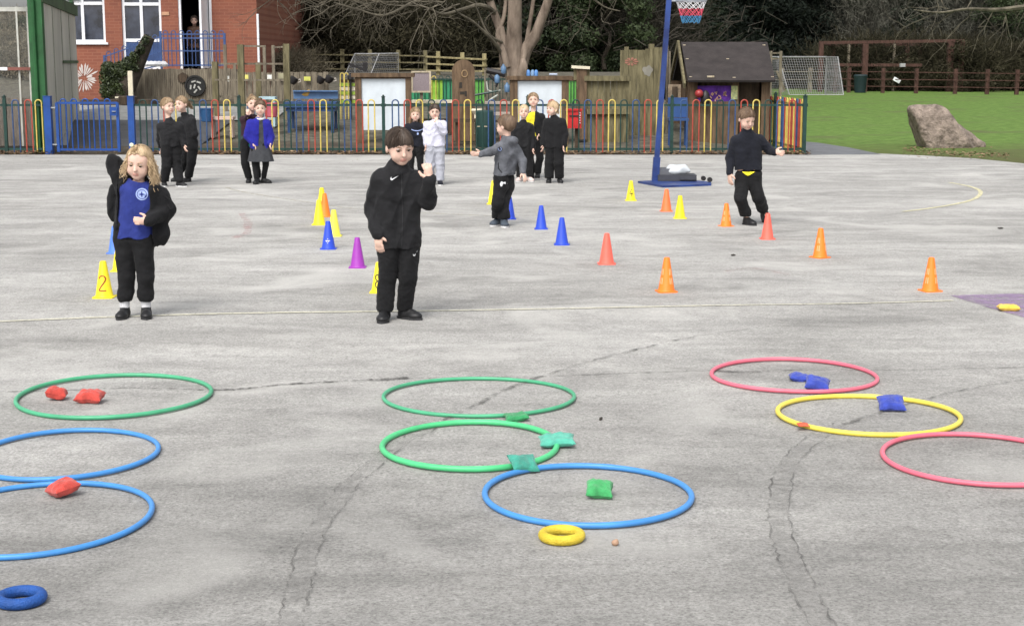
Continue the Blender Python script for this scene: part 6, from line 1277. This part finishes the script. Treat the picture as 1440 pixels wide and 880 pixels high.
# ------------------------------------------------------------------ post and rail fences
def rails(u0, u1, vs_, Y0, Y1, m, lab, posts, w=.09, name='post_and_rail_fence', ph_=.12, wp=.11):
    P = lambda u, v: PY(u, v, Y0 + (Y1 - Y0) * (u - u0) / (u1 - u0)); a = P(u0, vs_[-1][0]); o = empty(name, a, lab, 'fence'); r = random.Random(int(u0))
    for i, (va, vb) in enumerate(vs_): mb = MB(); mb.bar(P(u0, va) - a, P(u1, vb) - a, w, .04); mb.build('rail', m, o)
    for u in posts:
        t = (u - u0) / (u1 - u0); vt = vs_[0][0] + (vs_[0][1] - vs_[0][0]) * t; p = P(u, vt - 2) - a; mb = MB(); zb = th((p + a).x, (p + a).y) - a.z - .2; mb.b2(p.x - wp / 2, p.x + wp / 2, p.y + .02, p.y + .02 + wp, zb, p.z + ph_); mb.build('post', m, o)
    return o
rails(400, 600, [(76.5, 79), (87, 88.5), (97, 98)], 44, 44, WGRN, 'mossy post and rail fence behind the small goal net', [441, 481, 520, 560, 598], .08)
rails(600, 684, [(80, 84), (90, 93), (99.5, 100.5)], 42, 41, wood('pale_rail', (.26, .22, .10), (.36, .31, .17)), 'pale yellowish post and rail fence left of the big bare tree', [616, 650, 681], .09)  # this run has a paler, yellower wood colour
rails(1168, 1450, [(100.5, 104), (111, 114), (121, 124)], 78, 72, WRED, 'low brown post and rail fence along the far edge of the field', [1176, 1195, 1243, 1290, 1345, 1390, 1432], -.02, wp=.17)
rails(1060, 1166, [(101, 101), (112, 112)], 79, 79, WGREY, 'grey post and rail fence behind the football goal', [1063, 1100, 1140], .15, wp=.2)
hr = empty('timber_gate', PY(1080, 90, 60), 'pale wooden hurdle standing just behind the playhouse roof', 'hurdle'); o0 = PY(1080, 90, 60); q = lambda u, v: PY(u, v, 60) - o0
for u in (1084, 1098): mb = MB(); mb.bar(q(u, 72), Vector((q(u, 100).x, 0, -o0.z)), .10); mb.build('post', WGREY, hr)
for v in (75, 83): mb = MB(); mb.bar(q(1068, v), q(1100, v), .06); mb.build('rail', WGREY, hr)
mb = MB(); mb.bar(q(1092, 100), q(1104, 128), .07); mb.build('brace', WGREY, hr)
# red-brown timber frame beyond the field
tf = empty('timber_shelter', PY(1255, 127, 80), 'red brown open timber frame beyond the far field fence', 'timber frame'); o0 = PY(1255, 127, 80); q = lambda u, v, dy=0: PY(u, v, 80 + dy) - o0
for u, vt, dy, w in ((1155, 60, 0, .22), (1172, 63, 3, .2), (1217, 62, 0, .28), (1230, 64, 3, .25), (1276, 62, 3, .2), (1294, 62, 3, .2), (1337, 58, 0, .3), (1352, 57, 0, .3), (1194, 62, 1.5, .12), (1258, 62, 1.5, .12)):
    mb = MB(); a = q(u, vt, dy); mb.b2(a.x - w / 2, a.x + w / 2, a.y - w / 2, a.y + w / 2, -o0.z - .1, a.z); mb.build('post', WRED if w > .15 else WGREY, tf)
for a, b_ in ((q(1154, 60.5), q(1354, 57.5)), (q(1172, 64, 3), q(1296, 63, 3)), (q(1172, 91.5), q(1296, 92)), (q(1154, 60.5), q(1172, 64, 3)), (q(1354, 57.5), q(1340, 61, 3))): mb = MB(); mb.bar(a, b_, .15); mb.build('beam', WRED if a.z > 1 else WGREY, tf)
mb = MB(); p = PY(1210, 117, 77); mb.lathe([(.28, -p.z), (.33, .2), (.36, .35), (.30, .42)], p, 12); tag(mb.build('compost_bin', mat('bin_teal', (.006, .020, .022)), smooth=True), 'dark teal bin behind the far field fence', 'bin')
mb = MB(); mb.box(PY(1261, 113, 76), (.35, .1, .18), ry=.5); tag(mb.build('white_sheet', UPVC), 'small white board caught by the far field fence', 'board')
mb = MB(); mb.box(PY(1269, 92, 79), (.26, .2, .18)); tag(mb.build('bird_box', mat('box_grey', (.3, .3, .3))), 'white box fixed to the timber frame beyond the field', 'box')
# ------------------------------------------------------------------ trees and bushes
LDK = mat('evergreen_leaf', (.006, .010, .006), rough=.6, var=.5, scale=.8, col2=(.026, .040, .022), spec=.2); LCON = mat('conifer_leaf', (.005, .007, .006), rough=.7, var=.5, scale=.8, col2=(.015, .022, .015), spec=.15); LMID = mat('holly_leaf', (.020, .032, .014), rough=.6, var=.4, scale=1.0, col2=(.055, .075, .032), spec=.2); LBR = mat('bramble_leaf', (.025, .024, .015), rough=.85, var=.5, scale=1.0, col2=(.060, .054, .034), spec=.05); TW = mat('twig_brown', (.030, .026, .020), rough=.9, var=.4, scale=3, col2=(.065, .056, .043)); TWG = mat('twig_grey', (.065, .064, .050), rough=.9, var=.4, scale=3, col2=(.14, .137, .108)); BARKR = mat('red_bark', (.13, .06, .04), rough=.95, var=.4, scale=4, bump=.8, bscale=15); BARKG = mat('grey_bark', (.10, .085, .065), rough=.95, var=.4, scale=4, bump=.8, bscale=15, col2=(.19, .165, .13))
def twigmesh(name, n, R_, H, seed, m, L=.7, w=.010, z0=.1):
    r = np.random.RandomState(seed); P = np.stack([r.randn(n) * R_ * .5, r.randn(n) * R_ * .5, z0 + r.rand(n) * H], 1); k = 1 - .5 * (P[:, 2:3] / H); P[:, :2] *= k + .2
    d = r.randn(n, 3) * .7 + P * A(.6, .6, 0) / R_ + A(0, 0, .7); d /= np.linalg.norm(d, axis=1, keepdims=True); s = np.cross(d, r.randn(n, 3)); s /= np.linalg.norm(s, axis=1, keepdims=True); l = L * (.4 + r.rand(n, 1)); b_ = np.cross(s, d)
    bend = b_ * l * .15; V = np.stack([P - s * w, P + s * w, P + d * l * .6 + bend + s * w * .6, P + d * l * .6 + bend - s * w * .6, P + d * l], 1)
    V = V.reshape(-1, 3); i = np.arange(n) * 5; Q = np.concatenate([np.stack([i, i + 1, i + 2, i + 3], 1), np.stack([i + 3, i + 2, i + 4, i + 4], 1)]); Q = Q[:n]
    return V, Q
MESH = {}
def foliage(kind):
    if kind in MESH: return MESH[kind]
    r = random.Random(hash(kind) % 1 + len(kind)); cl = []
    if kind == 'conifer':
        for i in range(46): z = r.uniform(.3, 12); rr = 2.9 * (1 - z / 15); a = r.uniform(0, 6.28); k = r.uniform(.2, .95); cl.append(((rr * k * math.cos(a), rr * k * math.sin(a), z), (1.3, 1.3, .9)))
        V, Q = leafmesh('c', cl, 48000, .105, 3, None, .6); m = LCON
    elif kind == 'evergreen':
        for i in range(40): a = r.uniform(0, 6.28); z = r.uniform(.4, 6.0); rr = 2.3 * math.sqrt(max(.1, 1 - (z / 7) ** 2)); k = r.uniform(.2, 1); cl.append(((rr * k * math.cos(a), rr * k * math.sin(a), z), (r.uniform(.6, 1.2),) * 2 + (r.uniform(.4, .9),)))
        V, Q = leafmesh('e', cl, 30000, .075, 4, None, .9); m = LDK
    elif kind == 'holly':
        for i in range(30): a = r.uniform(0, 6.28); z = r.uniform(.2, 3.2); rr = 1.7 * math.sqrt(max(.1, 1 - (z / 4) ** 2)); k = r.uniform(.2, 1); cl.append(((rr * k * math.cos(a), rr * k * math.sin(a), z), (r.uniform(.4, .8),) * 2 + (r.uniform(.3, .6),)))
        V, Q = leafmesh('h', cl, 16000, .06, 6, None, .9); m = LMID
    elif kind == 'bramble':
        for i in range(26): a = r.uniform(0, 6.28); z = r.uniform(.1, 1.5); k = r.uniform(.1, 1.5); cl.append(((k * math.cos(a), k * math.sin(a), z), (.5, .5, .35)))
        V, Q = leafmesh('b', cl, 9000, .05, 7, None, .8); V2, Q2 = twigmesh('t', 2200, 1.7, 1.6, 8, None, .8, .008); Q = np.concatenate([Q, Q2 + len(V)]); V = np.concatenate([V, V2]); m = LBR
    elif kind == 'drybush':
        me = foliage('bramble').copy(); me.materials.clear(); me.materials.append(mat('dry_leaf', (.12, .10, .07), rough=.85, var=.4, scale=2, col2=(.24, .21, .15), spec=.05)); MESH[kind] = me; return me
    elif kind == 'twiggy':
        V, Q = twigmesh('t', 15000, 3.2, 8.5, 9, None, 1.0, .011, .6); m = TWG
    elif kind == 'twiggy_dark':
        V, Q = twigmesh('t', 15000, 3.0, 8.5, 10, None, 1.1, .013, .4); m = TW
    elif kind == 'ivytree':
        for i in range(26): z = r.uniform(.2, 8); cl.append(((r.gauss(0, .35), r.gauss(0, .35), z), (.55, .55, .8)))
        for i in range(12): a = r.uniform(0, 6.28); cl.append(((1.6 * math.cos(a), 1.6 * math.sin(a), r.uniform(3, 9)), (.9, .9, .6)))
        V, Q = leafmesh('i', cl, 15000, .07, 11, None, .9); m = LMID
    me = np_mesh('foliage_' + kind, V, Q, [m]); MESH[kind] = me; return me
def trunkmesh(kind, h, r0, m):
    k = 'tr' + kind
    if k in MESH: return MESH[k]
    r = random.Random(len(kind) * 7); mb = MB(); pts = [Vector((r.gauss(0, .05) * i, r.gauss(0, .05) * i, h * i / 8)) for i in range(9)]; mb.tube(pts, [r0 * (1 - .8 * i / 8) for i in range(9)], n=9)
    for i in range(14):
        t = r.randint(1, 7); a = r.uniform(0, 6.28); p = pts[t]; L_ = r.uniform(.8, 2.4); mb.tube([p, p + Vector((math.cos(a) * L_ * .5, math.sin(a) * L_ * .5, .35 * L_)), p + Vector((math.cos(a + .3) * L_, math.sin(a + .3) * L_, .8 * L_))], [r0 * .25, r0 * .16, r0 * .05], n=6)
    o = mb.build('trunk', m, smooth=True); me = o.data; bpy.data.objects.remove(o); MESH[k] = me; return me
TL = {'drybush': ('dry_shrub', 'bush', TW, 1.2, .04), 'conifer': ('conifer_tree', 'conifer', BARKR, 11, .28), 'evergreen': ('evergreen_tree', 'tree', BARKD, 5.5, .2), 'holly': ('holly_bush', 'bush', BARKD, 3, .08), 'bramble': ('bramble_bush', 'bush', TW, 1.2, .04), 'twiggy': ('bare_tree', 'tree', BARKG, 8, .16), 'twiggy_dark': ('bare_tree', 'tree', BARKD, 8, .16), 'ivytree': ('ivy_covered_tree', 'tree', BARKG, 9, .22)}
TCOUNT = {}
def tree(kind, u, Y, s=1.0, lab=None, rz=None, zs=1.0):
    n, cat, bm, h, r0 = TL[kind]; p = PY(u, 88, Y); z = th(p.x, Y); z = z if p.x < 5 else 0
    grp = {'drybush': 'dry brown shrubs on the bank at far left', 'conifer': 'dark conifers behind the playhouse and field', 'evergreen': 'dark evergreens behind the nursery fence', 'holly': 'green bushes in the wood edge', 'bramble': 'brambles at the wood edge', 'twiggy': 'bare grey trees in the wood', 'twiggy_dark': 'bare dark trees in the wood', 'ivytree': 'ivy clad trees in the wood'}[kind]
    LB = {'drybush': 'dry pale brown shrub on the bank seen past the green shelter', 'conifer': 'very dark conifer in the wood behind the playhouse and field', 'evergreen': 'dark dense evergreen tree in the wood behind the nursery', 'holly': 'mid green leafy bush at the wood edge', 'bramble': 'brown tangled bramble bush at the foot of the wood', 'twiggy': 'bare grey twiggy tree in the wood', 'twiggy_dark': 'bare dark brown twiggy tree in the wood', 'ivytree': 'tall bare tree with ivy climbing its trunk in the wood'}
    o = empty(n, (p.x, Y, z - .1), lab or LB[kind], cat, grp, rz=rnd.uniform(0, 6.28) if rz is None else rz); o.scale = (s, s, s * zs)
    link('crown', foliage(kind), o); link('trunk', trunkmesh(kind, h, r0, bm), o); return o
R_ = random.Random(21)
for u in range(385, 720, 42): tree('evergreen', u + R_.uniform(-10, 10), 52 + R_.uniform(-2, 4), R_.uniform(.9, 1.3))
for u in range(370, 900, 48): tree('evergreen', u, 64 + R_.uniform(-3, 3), R_.uniform(1.1, 1.5))
for u in (720, 768, 790, 815, 842, 865): tree('twiggy_dark', u, 53 + R_.uniform(-3, 4), R_.uniform(.9, 1.1))
for u in (735, 785, 828, 876): tree('ivytree', u, 56 + R_.uniform(-2, 3), 1.0)
for u in (775, 812, 850): tree('holly', u, 50 + R_.uniform(-2, 2), R_.uniform(.8, 1.1))
for u in range(885, 975, 30): tree('conifer', u + R_.uniform(-8, 8), 66 + R_.uniform(-4, 4), R_.uniform(.95, 1.2))
for u in (930, 965, 1000, 1030, 1055, 1080, 1098): tree('conifer', u, 92 + R_.uniform(-3, 3), 1.35)
for u in (425, 480, 560, 620): tree('bramble', u, 47, R_.uniform(.9, 1.3))
tree('drybush', 396, 41, .55, 'dry brown shrub beside the brick corner behind the board fence'); tree('drybush', 420, 42, .5, 'second dry brown shrub behind the board fence near the goal')
for u in (440, 600): tree('twiggy', u, 58, .8)
for u in (1215, 1240, 1330, 1375, 1420, 1465): tree('twiggy', u + R_.uniform(-6, 6), 92 + R_.uniform(-4, 6), R_.uniform(1.0, 1.3))
for u in (1215, 1235, 1250, 1315, 1350, 1400, 1445): tree('twiggy_dark', u, 104 + R_.uniform(-5, 5), 1.3)
for u in (1195, 1240): tree('holly', u, 96, 2.2)
tree('conifer', 1262, 96, 1.2, 'conifer with a reddish trunk behind the timber frame beyond the field'); tree('evergreen', 1292, 90, .95, 'rounded dark evergreen behind the right half of the timber frame')
tree('ivytree', 1430, 86, 1.1, 'ivy clad tree at the right edge beyond the field'); tree('ivytree', 1210, 98, 1.3)
for u in range(1170, 1470, 24): tree('bramble', u, 84 + R_.uniform(-3, 3), R_.uniform(1.1, 1.7))
for u in (1378, 1404, 1440): tree('holly', u, 90, 1.2)
for u in (-90, -55, -20, 8, 34, 58): tree('drybush', u, 46 + R_.uniform(-2, 2), R_.uniform(.55, .72))
tree('holly', -30, 46, .4); tree('holly', 38, 47, .35)
# far mass of the wood
r = np.random.RandomState(5); cl = []
for i in range(170):
    x = -55 + i * .78; yy = 118 + 8 * math.sin(i); top = 10
    if 21.2 < x < 25.2 or x < -31: top = 4.6
    if x < -30: continue
    for k in range(5): cl.append(((x + r.randn() * .8, yy + r.randn() * 2, top * (k + .5) / 5), (1.9, 2.0, top / 7)))
V, Q = leafmesh('far', cl, 90000, .34, 12, None, 1.0); tag(link('far_wood', np_mesh('far_wood', V, Q, [mat('far_leaf', (.014, .016, .010), var=.5, scale=.3, col2=(.04, .042, .03), rough=.8, spec=.1)])), kind='stuff')
# big bare tree in the nursery
TYY = 37.5; tb_ = PY(722, 115, TYY); bt = empty('bare_tree', (tb_.x, TYY, th(tb_.x, TYY)), 'large bare multi stemmed tree behind the right white board', 'tree'); o0 = bt.location.copy(); q = lambda u, v, dy=0: PY(u, v, TYY + dy) - o0
TB = mat('big_tree_bark', (.13, .095, .07), rough=.95, var=.4, scale=3.5, bump=1, bscale=14, col2=(.26, .205, .16), stretch=(1, 1, .35)); TB2 = mat('limb_bark', (.08, .070, .050), rough=.95, var=.3, scale=4, col2=(.155, .135, .10), bump=.6, bscale=30)
mb = MB()
def limb(P, R0, n=10): mb.tube(catmull(P, 5), list(np.interp(np.linspace(0, 1, (len(P) - 1) * 5 + 1), np.linspace(0, 1, len(R0)), R0)), n=n)
limb([Vector((0, 0, -.2)), q(722, 100), q(722, 80), q(723, 50), q(724, 15), q(724, -20), q(722, -90)], [.33, .27, .24, .19, .17, .16, .13], 14)
limb([q(716, 112), q(711, 92), q(708, 70), q(704, 44), q(693, 14), q(686, -10), q(676, -50)], [.20, .15, .12, .11, .10, .09, .07]); limb([q(730, 105, -.05), q(734, 86), q(741, 68), q(753, 50), q(761, 28), q(771, 0), q(780, -50)], [.18, .17, .155, .14, .12, .11, .09])
limb([q(733, 96, -.15), q(739, 72, -.1), q(743, 45), q(748, 15), q(756, -40)], [.09, .07, .055, .05, .04]); limb([q(714, 95, -.2), q(707, 70, -.18), q(700, 48, -.1), q(709, 22), q(714, -30)], [.10, .08, .06, .05, .04]); limb([q(732, 112, -.2), q(736, 95, -.28), q(735, 84, -.2)], [.14, .11, .06])
mb.build('trunk', TB, bt, smooth=True); mb = MB()
limb([q(696, 20), q(688, 12, -.3), q(672, 8, -.6), q(648, 14, -.9), q(622, 20, -1.2), q(596, 10, -1.5), q(560, 8, -1.5)], [.07, .06, .05, .04, .03, .02, .012], 7); limb([q(690, 0), q(668, -12, -.5), q(630, -10, -1), q(585, 2, -1.4), q(540, 22, -1.8), q(500, 12, -2)], [.09, .07, .05, .04, .03, .015], 7)
limb([q(710, 84), q(698, 64, -.4), q(686, 50, -.7), q(664, 30, -1), q(644, 18, -1.3), q(636, 6, -1.5)], [.05, .045, .04, .03, .02, .012], 7); limb([q(706, 60, -.2), q(694, 54, -.5), q(684, 44, -.6), q(676, 26, -.7), q(668, 6, -.8)], [.035, .03, .025, .02, .015], 6)
limb([q(690, 48), q(682, 32, -.3), q(690, 20, -.3), q(700, 14)], [.015, .02, .015, .01], 5); limb([q(470, 4, -2), q(495, 12, -1.8), q(508, 14, -1.8), q(522, 6, -1.8)], [.015, .03, .03, .015], 6)
limb([q(780, -20), q(820, -10, .3), q(850, 10, .5), q(872, 16, .6)], [.05, .035, .02, .01], 6)
rr_ = random.Random(9)
def sprout(p, d, r0, L, dep):
    if dep == 0 or r0 < .003: return
    n = 5; pts = [p]; dd = d.copy()
    for i in range(n): dd = (dd + Vector((rr_.gauss(0, .25), rr_.gauss(0, .2), rr_.gauss(0, .22) - .04))).normalized(); pts.append(pts[-1] + dd * L / n)
    mb.tube(pts, [r0 * (1 - .6 * i / n) for i in range(n + 1)], n=4 if r0 < .02 else 6, cap=False)
    for i in range(rr_.randint(2, 4)): k = rr_.randint(1, n); sd_ = (dd + Vector((rr_.gauss(0, .7), rr_.gauss(0, .5), rr_.gauss(-.1, .6)))).normalized(); sprout(pts[k], sd_, r0 * .5, L * .62, dep - 1)
for i in range(24):
    u = rr_.uniform(470, 700); v = rr_.uniform(-28, 14) - max(0, (560 - u)) * .05; sprout(q(u, v, -1.2 + rr_.uniform(-1.2, .8)), Vector((-.7, rr_.uniform(-.4, .4), rr_.uniform(-.35, .25))).normalized(), .018, 1.3, 3)
for i in range(10): u = rr_.uniform(370, 480); v = rr_.uniform(-20, 0); sprout(q(u, v, -2), Vector((rr_.uniform(-.9, .9), .1, -.1)).normalized(), .014, 1.1, 3)
for i in range(4): u = rr_.uniform(780, 880); sprout(q(u, rr_.uniform(-20, 0), .5), Vector((rr_.uniform(-.3, .9), .1, rr_.uniform(-.6, .1))).normalized(), .014, 1.0, 3)
mb.build('branches', TB2, bt, smooth=True)
# long bare bough reaching in from the right
mb = MB(); q0 = PY(1450, 12, 70); q = lambda u, v: PY(u, v, 70)
limb([q(1500, 2), q(1440, 10), q(1400, 14), q(1360, 13), q(1320, 18), q(1285, 14)], [.16, .12, .10, .07, .05, .02], 6)
for i in range(12): u = rr_.uniform(1290, 1480); sprout(q(u, 13), Vector((rr_.uniform(-1, .2), .1, rr_.uniform(-.5, .6))).normalized(), .025, 2.2, 2)
mb.tube([q(1500, 2) + Vector((.5, 0, 8)), q(1500, 2), q(1515, 130)], [.25, .3, .4], n=8); br_ = mb.build('trunk', TB2, smooth=True); rt = empty('bare_tree', (q(1510, 130).x, 70, 0), 'bare tree outside the right edge whose long bough reaches in over the field', 'tree'); br_.parent = rt; br_.matrix_parent_inverse = rt.matrix_world.inverted(); br_.location = -rt.location
# ------------------------------------------------------------------ light
w = bpy.data.worlds.new('World'); SC.world = w; w.use_nodes = True; nt = w.node_tree; N = nt.nodes; L = nt.links
bg = N['Background']; sky = N.new('ShaderNodeTexSky'); sky.sky_type = 'NISHITA'; sky.sun_disc = False
SE, SA = R(52), R(200)
sky.sun_elevation = SE; sky.sun_rotation = SA; sky.dust_density = 4; sky.air_density = 1.0; sky.ozone_density = .6
hs_ = N.new('ShaderNodeHueSaturation'); hs_.inputs['Saturation'].default_value = .22; L.new(sky.outputs[0], hs_.inputs['Color']); L.new(hs_.outputs[0], bg.inputs['Color']); bg.inputs['Strength'].default_value = .14
sun = bpy.data.objects.new('sun', bpy.data.lights.new('sun', 'SUN')); COL.objects.link(sun)
sun.data.energy = 1.2; sun.data.angle = R(28); sun.data.color = (1, .97, .92)
d = Vector((math.sin(SA) * math.cos(SE), math.cos(SA) * math.cos(SE), math.sin(SE)))   # towards the sun
sun.rotation_euler = d.to_track_quat('Z', 'Y').to_euler()
SC.view_settings.view_transform = 'Standard'; SC.view_settings.look = 'None'; SC.view_settings.gamma = 1; SC.view_settings.exposure = .76
SC.render.engine = 'CYCLES'
SC.render.resolution_x = 1024; SC.render.resolution_y = 625
